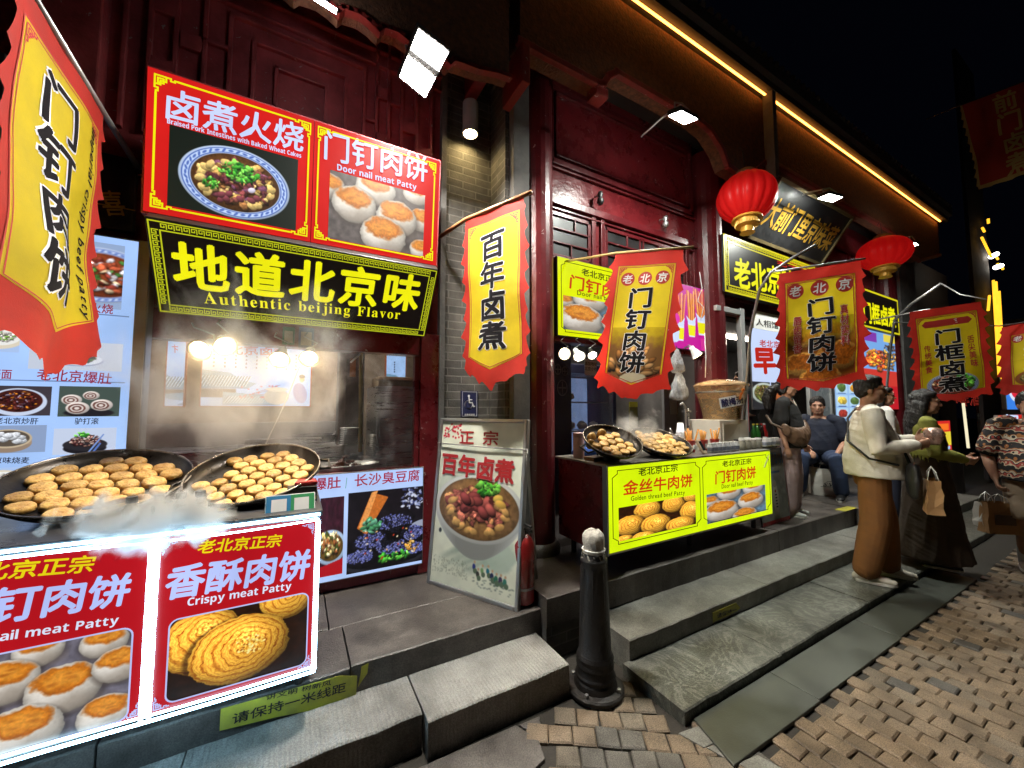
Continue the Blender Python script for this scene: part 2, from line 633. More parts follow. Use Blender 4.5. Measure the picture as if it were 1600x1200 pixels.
		me = bpy.data.meshes.new(name)
		nf = len(q)
		me.vertices.add(len(co))
		me.vertices.foreach_set('co', co.astype(np.float32).ravel())
		me.loops.add(nf * 4)
		me.loops.foreach_set('vertex_index', q.astype(np.int32).ravel())
		me.polygons.add(nf)
		me.polygons.foreach_set('loop_start', np.arange(0, nf * 4, 4, dtype=np.int32))
		me.polygons.foreach_set('loop_total', np.full(nf, 4, np.int32))
		me.update()
		me.validate()
		at = me.color_attributes.new('Col', 'FLOAT_COLOR', 'CORNER')
		c4 = np.ones((nf, 4, 4), np.float32)
		# smooth the pixels: average colours at the corners
		full = np.zeros((H + 2, Wd + 2, 3))
		full[1:-1, 1:-1] = ln
		full[0, 1:-1] = ln[0]; full[-1, 1:-1] = ln[-1]
		full[:, 0] = full[:, 1]; full[:, -1] = full[:, -2]
		vc = (full[:-1, :-1] + full[1:, :-1] + full[:-1, 1:] + full[1:, 1:]) / 4
		vc = vc.reshape(-1, 3)
		c4[:, :, :3] = vc[q]
		at.data.foreach_set('color', c4.ravel())
		return link(me, name, mat, parent, smooth=warp is not None)
LIT = print_mat('backlit_print', 1.0)
FLAT = print_mat('matt_print', 0.0, .5)
GLOSSY = print_mat('laminated_print', 0.0, .25, .5)
# ------------------------------------------------------------------ shared materials
def brick_mat(name, c1, c2, mortar, bw=.24, bh=.065, ms=.006):
	m = pmat(name, c1, .8, 0, .25, 5, .2, 80)
	nt = m.node_tree
	b = nt.nodes['Principled BSDF']
	tc = [n for n in nt.nodes if n.type == 'TEX_COORD'][0]
	sx = nt.nodes.new('ShaderNodeSeparateXYZ')
	nt.links.new(tc.outputs['Object'], sx.inputs[0])
	ad = nt.nodes.new('ShaderNodeMath'); ad.operation = 'ADD'
	nt.links.new(sx.outputs[0], ad.inputs[0]); nt.links.new(sx.outputs[1], ad.inputs[1])
	cb = nt.nodes.new('ShaderNodeCombineXYZ')
	nt.links.new(ad.outputs[0], cb.inputs[0]); nt.links.new(sx.outputs[2], cb.inputs[1])
	br = nt.nodes.new('ShaderNodeTexBrick')
	br.inputs['Scale'].default_value = 1
	br.inputs['Brick Width'].default_value = bw
	br.inputs['Row Height'].default_value = bh
	br.inputs['Mortar Size'].default_value = ms
	br.inputs['Mortar Smooth'].default_value = .3
	br.inputs['Color1'].default_value = (*c1, 1)
	br.inputs['Color2'].default_value = (*c2, 1)
	br.inputs['Mortar'].default_value = (*mortar, 1)
	nt.links.new(cb.outputs[0], br.inputs['Vector'])
	old = b.inputs['Base Color'].links[0].from_socket
	mx = nt.nodes.new('ShaderNodeMix'); mx.data_type = 'RGBA'; mx.blend_type = 'MULTIPLY'
	mx.inputs[0].default_value = .7
	ml = nt.nodes.new('ShaderNodeMix'); ml.data_type = 'RGBA'
	nt.links.new(br.outputs['Color'], mx.inputs[6])
	gn = nt.nodes.new('ShaderNodeTexNoise'); gn.inputs['Scale'].default_value = 9; gn.inputs['Detail'].default_value = 8
	nt.links.new(tc.outputs['Object'], gn.inputs['Vector'])
	gr = nt.nodes.new('ShaderNodeValToRGB')
	gr.color_ramp.elements[0].position = .3; gr.color_ramp.elements[0].color = (.45, .45, .45, 1)
	gr.color_ramp.elements[1].position = .7; gr.color_ramp.elements[1].color = (1.3, 1.25, 1.2, 1)
	nt.links.new(gn.outputs['Fac'], gr.inputs[0])
	nt.links.new(gr.outputs[0], mx.inputs[7])
	nt.links.new(mx.outputs[2], b.inputs['Base Color'])
	bp = nt.nodes.new('ShaderNodeBump'); bp.inputs['Strength'].default_value = .6; bp.inputs['Distance'].default_value = .006
	inv = nt.nodes.new('ShaderNodeMath'); inv.operation = 'SUBTRACT'; inv.inputs[0].default_value = 1
	nt.links.new(br.outputs['Fac'], inv.inputs[1])
	nt.links.new(inv.outputs[0], bp.inputs['Height'])
	ob = b.inputs['Normal'].links[0].from_socket
	nt.links.new(ob, bp.inputs['Normal'])
	nt.links.new(bp.outputs[0], b.inputs['Normal'])
	return m
def stone_mat(name, c1, c2, rough=.5, vein=0, veinc=(.4, .4, .36), chisel=0, scale=4):
	m = pmat(name, c2, rough, 0, .3, scale, .35, 120, col2=c1)
	nt = m.node_tree
	b = nt.nodes['Principled BSDF']
	tc = [n for n in nt.nodes if n.type == 'TEX_COORD'][0]
	# fine speckle
	sp = nt.nodes.new('ShaderNodeTexNoise'); sp.inputs['Scale'].default_value = 180; sp.inputs['Detail'].default_value = 3
	nt.links.new(tc.outputs['Object'], sp.inputs['Vector'])
	r = nt.nodes.new('ShaderNodeValToRGB')
	r.color_ramp.elements[0].position = .35; r.color_ramp.elements[0].color = (.62, .62, .62, 1)
	r.color_ramp.elements[1].position = .68; r.color_ramp.elements[1].color = (1.35, 1.35, 1.3, 1)
	nt.links.new(sp.outputs['Fac'], r.inputs[0])
	mx = nt.nodes.new('ShaderNodeMix'); mx.data_type = 'RGBA'; mx.blend_type = 'MULTIPLY'; mx.inputs[0].default_value = .8
	src = b.inputs['Base Color'].links[0].from_socket
	if vein:
		w0 = nt.nodes.new('ShaderNodeTexNoise')
		w0.inputs['Scale'].default_value = 3.0
		w0.inputs['Detail'].default_value = 7
		w0.inputs['Roughness'].default_value = .55
		w0.inputs['Distortion'].default_value = 1.6
		nt.links.new(tc.outputs['Object'], w0.inputs['Vector'])
		w1 = nt.nodes.new('ShaderNodeMath'); w1.operation = 'MULTIPLY'; w1.inputs[1].default_value = 17
		wv = nt.nodes.new('ShaderNodeMath'); wv.operation = 'PINGPONG'; wv.inputs[1].default_value = 1
		nt.links.new(w0.outputs['Fac'], w1.inputs[0]); nt.links.new(w1.outputs[0], wv.inputs[0])
		rv = nt.nodes.new('ShaderNodeValToRGB')
		rv.color_ramp.elements[0].position = .35; rv.color_ramp.elements[0].color = (0, 0, 0, 1)
		rv.color_ramp.elements[1].position = .95; rv.color_ramp.elements[1].color = (vein, vein, vein, 1)
		nt.links.new(wv.outputs[0], rv.inputs[0])
		m2 = nt.nodes.new('ShaderNodeMix'); m2.data_type = 'RGBA'
		nt.links.new(rv.outputs[0], m2.inputs[0])
		nt.links.new(src, m2.inputs[6]); m2.inputs[7].default_value = (*veinc, 1)
		src = m2.outputs[2]
	nt.links.new(src, mx.inputs[6]); nt.links.new(r.outputs[0], mx.inputs[7])
	st = nt.nodes.new('ShaderNodeTexNoise'); st.inputs['Scale'].default_value = 1.6; st.inputs['Detail'].default_value = 9; st.inputs['Roughness'].default_value = .7
	nt.links.new(tc.outputs['Object'], st.inputs['Vector'])
	sr = nt.nodes.new('ShaderNodeValToRGB')
	sr.color_ramp.elements[0].position = .36; sr.color_ramp.elements[0].color = (.48, .45, .43, 1)
	sr.color_ramp.elements[1].position = .60; sr.color_ramp.elements[1].color = (1.15, 1.14, 1.12, 1)
	nt.links.new(st.outputs['Fac'], sr.inputs[0])
	m3 = nt.nodes.new('ShaderNodeMix'); m3.data_type = 'RGBA'; m3.blend_type = 'MULTIPLY'; m3.inputs[0].default_value = .9
	nt.links.new(mx.outputs[2], m3.inputs[6]); nt.links.new(sr.outputs[0], m3.inputs[7])
	nt.links.new(m3.outputs[2], b.inputs['Base Color'])
	if chisel:
		wv = nt.nodes.new('ShaderNodeTexWave'); wv.bands_direction = 'X'
		wv.inputs['Scale'].default_value = 17; wv.inputs['Distortion'].default_value = 2.2; wv.inputs['Detail'].default_value = 4; wv.inputs['Detail Scale'].default_value = 3
		nt.links.new(tc.outputs['Object'], wv.inputs['Vector'])
		bp = nt.nodes.new('ShaderNodeBump'); bp.inputs['Strength'].default_value = chisel; bp.inputs['Distance'].default_value = .006
		nt.links.new(wv.outputs['Fac'], bp.inputs['Height'])
		ob = b.inputs['Normal'].links[0].from_socket
		nt.links.new(ob, bp.inputs['Normal'])
		nt.links.new(bp.outputs[0], b.inputs['Normal'])
	return m
M = {}
M['red'] = pmat('red_lacquer', (.17, .012, .016), .30, 0, .35, 5, .35, 38, coat=.5, col2=(.07, .008, .010), mask=.44)
M['maroon'] = pmat('old_maroon_paint', (.30, .048, .052), .5, 0, .4, 6, .3, 40)
M['redcol'] = pmat('red_column_paint', (.12, .009, .013), .36, 0, .4, 4, .35, 30, coat=.2, col2=(.055, .007, .009), mask=.42)
M['fascia'] = pmat('brown_textured_render', (.12, .047, .022), .8, 0, .6, 22, 1.0, 42)
M['trim'] = pmat('red_trim_paint', (.19, .018, .014), .5, 0, .35, 8, .2, 50)
M['plaster'] = pmat('grey_plaster', (.13, .125, .12), .85, 0, .35, 5, .3, 60)
M['black'] = pmat('black_paint', (.012, .012, .013), .45, 0, .3, 6, .1)
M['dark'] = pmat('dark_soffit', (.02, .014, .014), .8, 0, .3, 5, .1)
M['steel'] = pmat('stainless_steel', (.55, .55, .56), .3, 1, .12, 3, .05, 30, stretch=(1, 1, 12))
M['alu'] = pmat('grey_aluminium', (.38, .38, .38), .42, .8, .15, 5, .06)
M['iron'] = pmat('cast_iron', (.018, .017, .017), .45, .3, .4, 9, .35, 70)
M['panblack'] = pmat('seasoned_pan_steel', (.035, .03, .027), .33, .75, .4, 9, .1, 80)
M['white'] = pmat('white_enamel', (.7, .7, .68), .4, 0, .08, 6, .05)
M['whitep'] = pmat('white_plastic', (.75, .74, .72), .4, 0, .06, 8, .03)
M['wood'] = pmat('varnished_pole_wood', (.36, .17, .07), .5, 0, .3, 3, .15, 40, stretch=(9, 9, 1))
M['bamboo'] = pmat('bamboo_pole', (.46, .32, .12), .5, 0, .3, 5, .1)
M['brick'] = brick_mat('grey_brick', (.115, .11, .10), (.075, .072, .068), (.17, .165, .155))
M['plat'] = stone_mat('worn_platform_stone', (.04, .034, .032), (.15, .133, .124), .42, scale=5)
M['step'] = stone_mat('grey_step_stone', (.14, .14, .13), (.28, .278, .256), .5, vein=.12, veinc=(.42, .42, .38))
M['vein'] = stone_mat('veined_step_stone', (.06, .064, .057), (.135, .14, .126), .4, vein=.42, veinc=(.30, .305, .27))
M['chisel'] = stone_mat('chiselled_stone', (.17, .166, .16), (.34, .33, .318), .6, chisel=.6)
M['mortar'] = pmat('joint_dirt', (.035, .030, .024), .9, 0, .4, 20, .4, 90)
M['gold'] = pmat('gold_paint', (.75, .48, .07), .38, .45, .2, 12, .08)
def chips(m, scale=26, lo=.69, col=(.34, .27, .25)):
	"flaked paint: small pale spots of undercoat"
	nt = m.node_tree
	b = nt.nodes['Principled BSDF']
	tc = [n for n in nt.nodes if n.type == 'TEX_COORD'][0]
	n = nt.nodes.new('ShaderNodeTexNoise'); n.inputs['Scale'].default_value = scale; n.inputs['Detail'].default_value = 5; n.inputs['Distortion'].default_value = 1
	nt.links.new(tc.outputs['Object'], n.inputs['Vector'])
	r = nt.nodes.new('ShaderNodeMapRange'); r.inputs[1].default_value = lo; r.inputs[2].default_value = lo + .02
	nt.links.new(n.outputs['Fac'], r.inputs[0])
	x = nt.nodes.new('ShaderNodeMix'); x.data_type = 'RGBA'
	nt.links.new(r.outputs[0], x.inputs[0])
	nt.links.new(b.inputs['Base Color'].links[0].from_socket, x.inputs[6]); x.inputs[7].default_value = (*col, 1)
	nt.links.new(x.outputs[2], b.inputs['Base Color'])
for k in ('red', 'redcol', 'maroon', 'trim'):
	chips(M[k])
M['glass'] = None
def glass_mat():
	m = bpy.data.materials.new('clear_glass')
	m.use_nodes = True
	nt = m.node_tree
	for n in list(nt.nodes): nt.nodes.remove(n)
	o = nt.nodes.new('ShaderNodeOutputMaterial')
	t = nt.nodes.new('ShaderNodeBsdfTransparent'); t.inputs[0].default_value = (.93, .95, .95, 1)
	g = nt.nodes.new('ShaderNodeBsdfGlossy'); g.inputs['Roughness'].default_value = .06
	fr = nt.nodes.new('ShaderNodeFresnel'); fr.inputs[0].default_value = 1.45
	nz = nt.nodes.new('ShaderNodeTexNoise'); nz.inputs['Scale'].default_value = 5; nz.inputs['Detail'].default_value = 5
	d = nt.nodes.new('ShaderNodeBsdfDiffuse'); d.inputs[0].default_value = (.6, .6, .6, 1)
	mr = nt.nodes.new('ShaderNodeMapRange'); mr.inputs[1].default_value = .45; mr.inputs[2].default_value = .75; mr.inputs[3].default_value = .02; mr.inputs[4].default_value = .2
	nt.links.new(nz.outputs['Fac'], mr.inputs[0])
	m1 = nt.nodes.new('ShaderNodeMixShader'); m2 = nt.nodes.new('ShaderNodeMixShader')
	nt.links.new(fr.outputs[0], m1.inputs[0]); nt.links.new(t.outputs[0], m1.inputs[1]); nt.links.new(g.outputs[0], m1.inputs[2])
	nt.links.new(mr.outputs[0], m2.inputs[0]); nt.links.new(m1.outputs[0], m2.inputs[1]); nt.links.new(d.outputs[0], m2.inputs[2])
	nt.links.new(m2.outputs[0], o.inputs[0])
	return m
M['glass'] = glass_mat()
def struct(o, label=None):
	o["kind"] = "structure"
	if label: o["label"] = label
	return o
# ------------------------------------------------------------------ ground
g = MB()
g.box(-60, -60, -.3, 90, 60, -.014)
struct(g.build('ground', M['mortar']))
# cobbled street: every sett is its own raised, slightly tilted block
def setts_mesh():
	bm = MB()
	cols = []
	rr = random.Random(3)
	def sett(cx, cy, lx, ly, rot, tone):
		h = rr.uniform(-.004, .006)
		tx, ty = rr.uniform(-.022, .022), rr.uniform(-.028, .014)
		c, s_ = math.cos(rot), math.sin(rot)
		top, mid, bot = [], [], []
		w1, w2 = lx / 2, ly / 2
		ins = .007
		for (a, b) in ((-1, -1), (1, -1), (1, 1), (-1, 1)):
			ja, jb = rr.uniform(-.004, .004), rr.uniform(-.004, .004)
			for k, lst, z in ((1 - ins / w1, top, 0), (1, mid, -.006), (1, bot, -.03)):
				k2 = 1 - ins / w2 if k != 1 else 1
				x, y = a * (w1 + ja) * k, b * (w2 + jb) * k2
				lst.append((cx + x * c - y * s_, cy + x * s_ + y * c, h + z + tx * x + ty * y))
		vs = top + mid + bot
		fs = [(0, 1, 2, 3)]
		for i in range(4):
			j = (i + 1) % 4
			fs += [(4 + i, 4 + j, j, i), (8 + i, 8 + j, 4 + j, 4 + i)]
		bm.add(vs, fs)
		cols.extend([tone] * len(fs))
	# main field: short courses running towards the shops, joints staggered
	px = .098
	i = 0
	x = 1.35
	while x < 16:
		off = (i % 2) * .058 + rr.uniform(-.012, .012)
		y = 1.02 + off
		ymin = -1.4 if x < 7 else -3
		while y > ymin:
			L = .118 + rr.uniform(-.008, .008)
			inside = (x > 1.80 + max(0, (1.06 - y)) * .0)
			if inside:
				t, q0 = rr.random(), rr.uniform(.82, 1.14)
				tone = (.085, .08, .074) if t < .02 else tuple(v * q0 for v in ((.200, .150, .102) if t < .8 else (.172, .138, .102)))
				sett(x, y - L / 2, px - .005, L - .005, rr.uniform(-.03, .03), tone)
			y -= L
		x += px
		i += 1
	# greyer, squarer setts near the bollard and under the viewer
	c, s_ = math.cos(D(-34)), math.sin(D(-34))
	for a in range(-22, 32):
		for b in range(-32, 34):
			u, v = a * .112 + (b % 2) * .03, b * .112
			X, Y = 1.3 + u * c - v * s_, 1.2 + u * s_ + v * c
			if X > 1.80 or X < -1.6 or Y < -1.8: continue
			ylim = 1.66 if X < 1.40 else 1.78 if X < 1.66 else 1.30
			if Y > ylim: continue
			if X < 1.02 and Y > 1.45 and X > .0: continue
			t, q0 = rr.random(), rr.uniform(.85, 1.12)
			tone = tuple(q * q0 for q in ((.185, .142, .10) if t < .6 else (.125, .118, .108) if t < .85 else (.155, .132, .103)))
			sett(X, Y, .107, .107, D(-34) + rr.uniform(-.03, .03), tone)
	o = bm.build('cobbled_street', None)
	me = o.data
	at = me.color_attributes.new('Col', 'FLOAT_COLOR', 'CORNER')
	arr = []
	for p, cc in zip(me.polygons, cols):
		arr.extend([(*cc, 1)] * p.loop_total)
	at.data.foreach_set('color', np.array(arr, np.float32).ravel())
	m = print_mat('granite_setts', 0, .62, .45)
	nt = m.node_tree
	b = nt.nodes['Principled BSDF']
	tc = nt.nodes.new('ShaderNodeTexCoord')
	n1 = nt.nodes.new('ShaderNodeTexNoise'); n1.inputs['Scale'].default_value = 230; n1.inputs['Detail'].default_value = 4
	n2 = nt.nodes.new('ShaderNodeTexNoise'); n2.inputs['Scale'].default_value = 6; n2.inputs['Detail'].default_value = 6
	nt.links.new(tc.outputs['Object'], n1.inputs['Vector']); nt.links.new(tc.outputs['Object'], n2.inputs['Vector'])
	r1 = nt.nodes.new('ShaderNodeValToRGB')
	r1.color_ramp.elements[0].position = .34; r1.color_ramp.elements[0].color = (.4, .38, .36, 1)
	r1.color_ramp.elements[1].position = .66; r1.color_ramp.elements[1].color = (1.5, 1.45, 1.38, 1)
	r2 = nt.nodes.new('ShaderNodeValToRGB')
	r2.color_ramp.elements[0].position = .32; r2.color_ramp.elements[0].color = (.5, .48, .45, 1)
	r2.color_ramp.elements[1].position = .62; r2.color_ramp.elements[1].color = (1.12, 1.1, 1.08, 1)
	nt.links.new(n1.outputs['Fac'], r1.inputs[0]); nt.links.new(n2.outputs['Fac'], r2.inputs[0])
	at_n = [n for n in nt.nodes if n.type == 'ATTRIBUTE'][0]
	a1 = nt.nodes.new('ShaderNodeMix'); a1.data_type = 'RGBA'; a1.blend_type = 'MULTIPLY'; a1.inputs[0].default_value = .85
	a2 = nt.nodes.new('ShaderNodeMix'); a2.data_type = 'RGBA'; a2.blend_type = 'MULTIPLY'; a2.inputs[0].default_value = .9
	nt.links.new(at_n.outputs['Color'], a1.inputs[6]); nt.links.new(r1.outputs[0], a1.inputs[7])
	nt.links.new(a1.outputs[2], a2.inputs[6]); nt.links.new(r2.outputs[0], a2.inputs[7])
	nt.links.new(a2.outputs[2], b.inputs['Base Color'])
	bp = nt.nodes.new('ShaderNodeBump'); bp.inputs['Strength'].default_value = .55; bp.inputs['Distance'].default_value = .004
	nt.links.new(n1.outputs['Fac'], bp.inputs['Height']); nt.links.new(bp.outputs[0], b.inputs['Normal'])
	me.materials.append(m)
	return o
struct(setts_mesh())
# broken flat paving slab beside the step
g = MB()
g.prism([(.30, 1.735), (.985, 1.72), (1.04, 1.60), (1.01, 1.50), (.86, 1.46), (.30, 1.50)], -.02, .004)
g.prism([(1.0, 1.715), (1.12, 1.71), (1.06, 1.60)], -.02, .002)
struct(g.build('paving_slab', M['plat'], bevel=.004))
# grey edging stones along the strip's end
g = MB()
for k in range(4):
	x0, y0 = 1.64 + .045 * k, 1.30 - .115 * k
	g.prism([(x0, y0), (x0 + .12, y0 - .02), (x0 + .15, y0 - .125), (x0 + .035, y0 - .11)], -.02, .003)
struct(g.build('edging_stones', M['step'], bevel=.003))
# lower steps and platforms, block by block
def blocks(name, lst, mat, bev=.008, seed=1):
	g = MB()
	rr = random.Random(seed)
	for (x0, y0, z0, x1, y1, z1) in lst:
		n = max(1, int((x1 - x0) / .09))
		# slightly uneven arrises
		vs, fs = [], []
		ys = [y0 + rr.uniform(-.004, .004) for _ in range(n + 1)]
		zs = [z1 + rr.uniform(-.003, .001) for _ in range(n + 1)]
		for i in range(n + 1):
			x = x0 + (x1 - x0) * i / n
			vs += [(x, ys[i], z0), (x, ys[i], zs[i] - .006), (x, ys[i] + .008, zs[i]), (x, y1, z1 - .001), (x, y1, z0)]
		for i in range(n):
			a, b = i * 5, i * 5 + 5
			for k in range(5):
				k2 = (k + 1) % 5
				fs.append((a + k, b + k, b + k2, a + k2))
		fs += [(4, 3, 2, 1, 0), tuple(n * 5 + k for k in range(5))]
		g.add(vs, [f[::-1] for f in fs])
	return struct(g.build(name, mat))
blocks('stone_step', [(-1.6, 1.81, -.02, -.35, 2.115, .155), (-.343, 1.815, -.02, .548, 2.115, .157), (.556, 1.755, -.02, 1.345, 2.10, .157)], M['chisel'], seed=2)
blocks('stone_platform', [(-3.2, 2.095, -.02, -.62, 2.5, .29), (-.612, 2.095, -.02, .268, 2.5, .286), (.276, 2.10, -.02, 1.385, 2.49, .292),
						  (-3.2, 2.507, -.02, .20, 3.02, .29), (.208, 2.497, -.02, 1.385, 3.02, .291)], M['plat'], seed=4)
blocks('stone_platform', [(1.392, 2.04, .19, 2.25, 2.72, .372), (2.257, 2.045, -.02, 4.1, 2.72, .37), (4.107, 2.05, -.02, 5.8, 3.3, .37), (5.807, 2.0, -.02, 8.6, 3.3, .37)], M['plat'], seed=5)
blocks('stone_step', [(1.765, 1.722, -.02, 3.25, 2.06, .176), (3.257, 1.726, -.02, 5.2, 2.06, .176), (5.207, 1.722, -.02, 7.2, 2.06, .176), (7.207, 1.724, -.02, 9.4, 2.06, .176)], M['step'], seed=6)
blocks('stone_step', [(1.715, 1.322, -.02, 2.62, 1.73, .06), (2.626, 1.326, -.02, 3.9, 1.73, .058), (3.906, 1.322, -.02, 5.6, 1.73, .06), (5.606, 1.324, -.02, 9.2, 1.73, .06)], M['vein'], seed=7)
g = MB()
g.box(1.394, 2.05, -.02, 2.24, 2.7, .188)
struct(g.build('brick_foundation', M['brick']))
blocks('stone_block', [(8.7, 2.2, -.02, 10.9, 3.2, .62)], M['plat'], seed=8)
# interior floors
g = MB()
g.box(-3.2, 3.03, .1, 1.44, 5.2, .29)
g.box(1.44, 2.73, .1, 12, 6.2, .366)
struct(g.build('shop_floor', M['dark']))
# rubber walkway strip, in lengths
mat_rub = pmat('rubber_mat', (.055, .06, .05), .42, 0, .35, 3, .12, 160)
for i, (a, b) in enumerate(((1.77, 2.46), (2.463, 3.6), (3.604, 5.4))):
	g = MB()
	dx = .03 if i else 0.0
	g.prism([(a, 1.31), (a - .0 - (.075 if i == 0 else 0), 1.065), (b, 1.058), (b, 1.31)], -.01, .012)
	o = g.build('rubber_mat', mat_rub, bevel=.003)
	tag(o, ['dark rubber mat length at the corner of the lowest veined step', 'dark rubber mat length along the middle of the lowest step',
			'dark rubber mat length before the feet of the standing couple'][i], 'mat', 'rubber mats laid along the steps')
# ------------------------------------------------------------------ the two shop buildings
def scallop(x0, x1, z, n, dip=.05):
	"lower edge of a carved trim board: a run of small pointed scallops"
	pts = []
	for i in range(n):
		a = x0 + (x1 - x0) * i / n
		w = (x1 - x0) / n
		pts += [(a, z), (a + w * .25, z - dip * .35), (a + w * .5, z - dip), (a + w * .62, z - dip * .25), (a + w * .8, z - dip * .1)]
	pts.append((x1, z))
	return pts
XZ = lambda Y: Matrix(((1, 0, 0, 0), (0, 0, 1, Y), (0, 1, 0, 0), (0, 0, 0, 1)))   # (x, z, depth) -> world
LB = thing('snack_shop_building', 'maroon timber snack shop with carved lattice above a steaming serving window', 'building', (0, 3.0, 0))
LB_inv = Matrix.Translation((0, -3.0, 0))
def lpart(mb, name, mat, bevel=0, par=None, off=(0, -3.0, 0), **k):
	mb.v = [(v[0] + off[0], v[1] + off[1], v[2] + off[2]) for v in mb.v]
	return mb.build(name, mat, par if par else LB, bevel=bevel, **k)
g = MB()
g.box(-3.2, 3.0, .29, -.97, 3.12, 5.4)
g.box(-.97, 3.0, 2.14, 1.02, 3.12, 5.4)
g.box(-.97, 3.0, .29, 1.02, 3.12, 1.02)
lpart(g, 'wall', M['maroon'])
g = MB()   # red jambs, header and sill of the serving window
g.box(-.97, 2.955, .30, -.80, 3.10, 2.14)
g.box(.84, 2.955, .30, 1.015, 3.10, 2.14)
g.box(-.80, 2.965, 1.965, .84, 3.10, 2.14)
g.box(-.80, 2.95, 1.05, .84, 3.10, 1.095)
g.box(.80, 2.975, 1.10, .838, 3.04, 1.96)
g.box(-.798, 2.975, 1.10, -.77, 3.04, 1.96)
lpart(g, 'window_frame', M['red'], .006)
g = MB(); g.box(.31, 3.02, 1.10, .80, 3.026, 1.955)
lpart(g, 'window_pane', M['glass'])
g = MB(); g.box(1.022, 3.0, .29, 1.46, 3.35, 5.2); g.box(1.462, 2.72, .37, 1.50, 3.0, 5.0)
lpart(g, 'brick_pillar', M['brick'])
g = MB(); g.box(.985, 2.94, .29, 1.03, 3.02, 5.0)
lpart(g, 'pillar_edging', M['plaster'])
g = MB()
g.box(-1.32, 2.90, .29, -1.02, 3.03, 5.2)
lpart(g, 'timber_post', M['maroon'], .01)
# carved lattice above the signs
g = MB()
Lm = XZ(2.966)
w = .023
def fret(x0, x1, z0, z1, n, step):
	for i in range(n):
		a = i * step
		g.strip([(x0 + a, z0 + a), (x0 + a, z1 - a), (x1 - a, z1 - a), (x1 - a, z0 + a), (x0 + a, z0 + a)], w, 0, .034, Lm)
fret(-.45, .38, 3.35, 4.15, 3, .13)
for xx in (-.95, -.84, -.72, -.58, .47, .56, .66, .78, .9):
	g.strip([(xx, 3.2), (xx, 4.5)], w, 0, .034, Lm)
for zz in (4.22, 4.34, 4.5):
	g.strip([(-.97, zz), (.98, zz)], w, 0, .032, Lm)
for (xx, zz) in ((-.78, 3.62), (-.78, 4.02), (.51, 3.62), (.51, 4.0), (.72, 3.8), (-.65, 3.85), (.84, 3.62)):
	g.prism([(xx - .05, zz - .05), (xx + .05, zz - .05), (xx + .06, zz), (xx + .05, zz + .06), (xx, zz + .04), (xx - .05, zz + .06)], 0, .03, Lm)
for (a, b, zz) in ((-.58, -.45, 3.6), (-.58, -.45, 3.9), (.38, .47, 3.75), (.56, .66, 3.55), (.56, .66, 3.95)):
	g.strip([(a, zz), (b, zz)], w, 0, .03, Lm)
lpart(g, 'lattice_panel', M['maroon'], .004)
# eave: rendered fascia with a carved red trim, soffit and tiled edge
g = MB()
prof = [(-2.6, 3.93)] + [(-2.6 + .2 * i, 3.93) for i in range(1, 13)]
low = [(-3.2, 3.95), (-.2, 3.95)] + scallop(-.2, .95, 3.93, 5, .05) + [(1.05, 3.94), (1.20, 3.98), (1.30, 3.99)]
g.prism(low + [(1.30, 5.3), (-3.2, 5.3)], 0, .10, XZ(2.36))
lpart(g, 'fascia', M['fascia'])
g = MB()
ed = low[1:]
for (a, b) in zip(ed[:-1], ed[1:]):
	g.strip([(a[0], a[1]), (b[0], b[1])], .028, 0, .05, XZ(2.335))
lpart(g, 'scalloped_trim', M['trim'])
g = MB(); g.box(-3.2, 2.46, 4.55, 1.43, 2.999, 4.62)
lpart(g, 'soffit', M['dark'])
g = MB(); g.box(1.20, 2.46, 4.25, 1.30, 2.998, 4.54)
lpart(g, 'eave_bracket', M['maroon'], .01)
g = MB()
g.prism([(2.1, 5.3), (6.5, 7.6), (6.5, 7.8), (2.1, 5.5)], -3.2, 1.44, Matrix(((0, 0, 1, 0), (1, 0, 0, 0), (0, 1, 0, 0), (0, 0, 0, 1))))
lpart(g, 'tiled_roof', pmat('grey_roof_tile', (.05, .05, .052), .8, 0, .3, 8, .3))
# kitchen behind the window
g = MB()
g.box(-1.6, 4.6, .29, 1.44, 4.66, 2.9)
g.box(1.40, 3.36, .29, 1.44, 4.6, 2.9)
g.box(-1.64, 3.13, .29, -1.6, 4.6, 2.9)
g.box(-1.6, 3.13, 2.6, 1.44, 4.6, 2.66)
lpart(g, 'kitchen_wall', pmat('smoky_kitchen_wall', (.30, .245, .20), .7, 0, .35, 3, .1))
g = MB(); g.box(-.795, 2.98, .95, .835, 3.45, 1.048)
lpart(g, 'serving_ledge', M['steel'], .004)
g = MB(); g.box(-.6, 3.75, 2.585, .7, 3.95, 2.598)
lpart(g, 'added_ceiling_light', emat('kitchen_fill_light', hx('fff1dc'), 40, True))  # unseen glowing panel added to brighten the kitchen
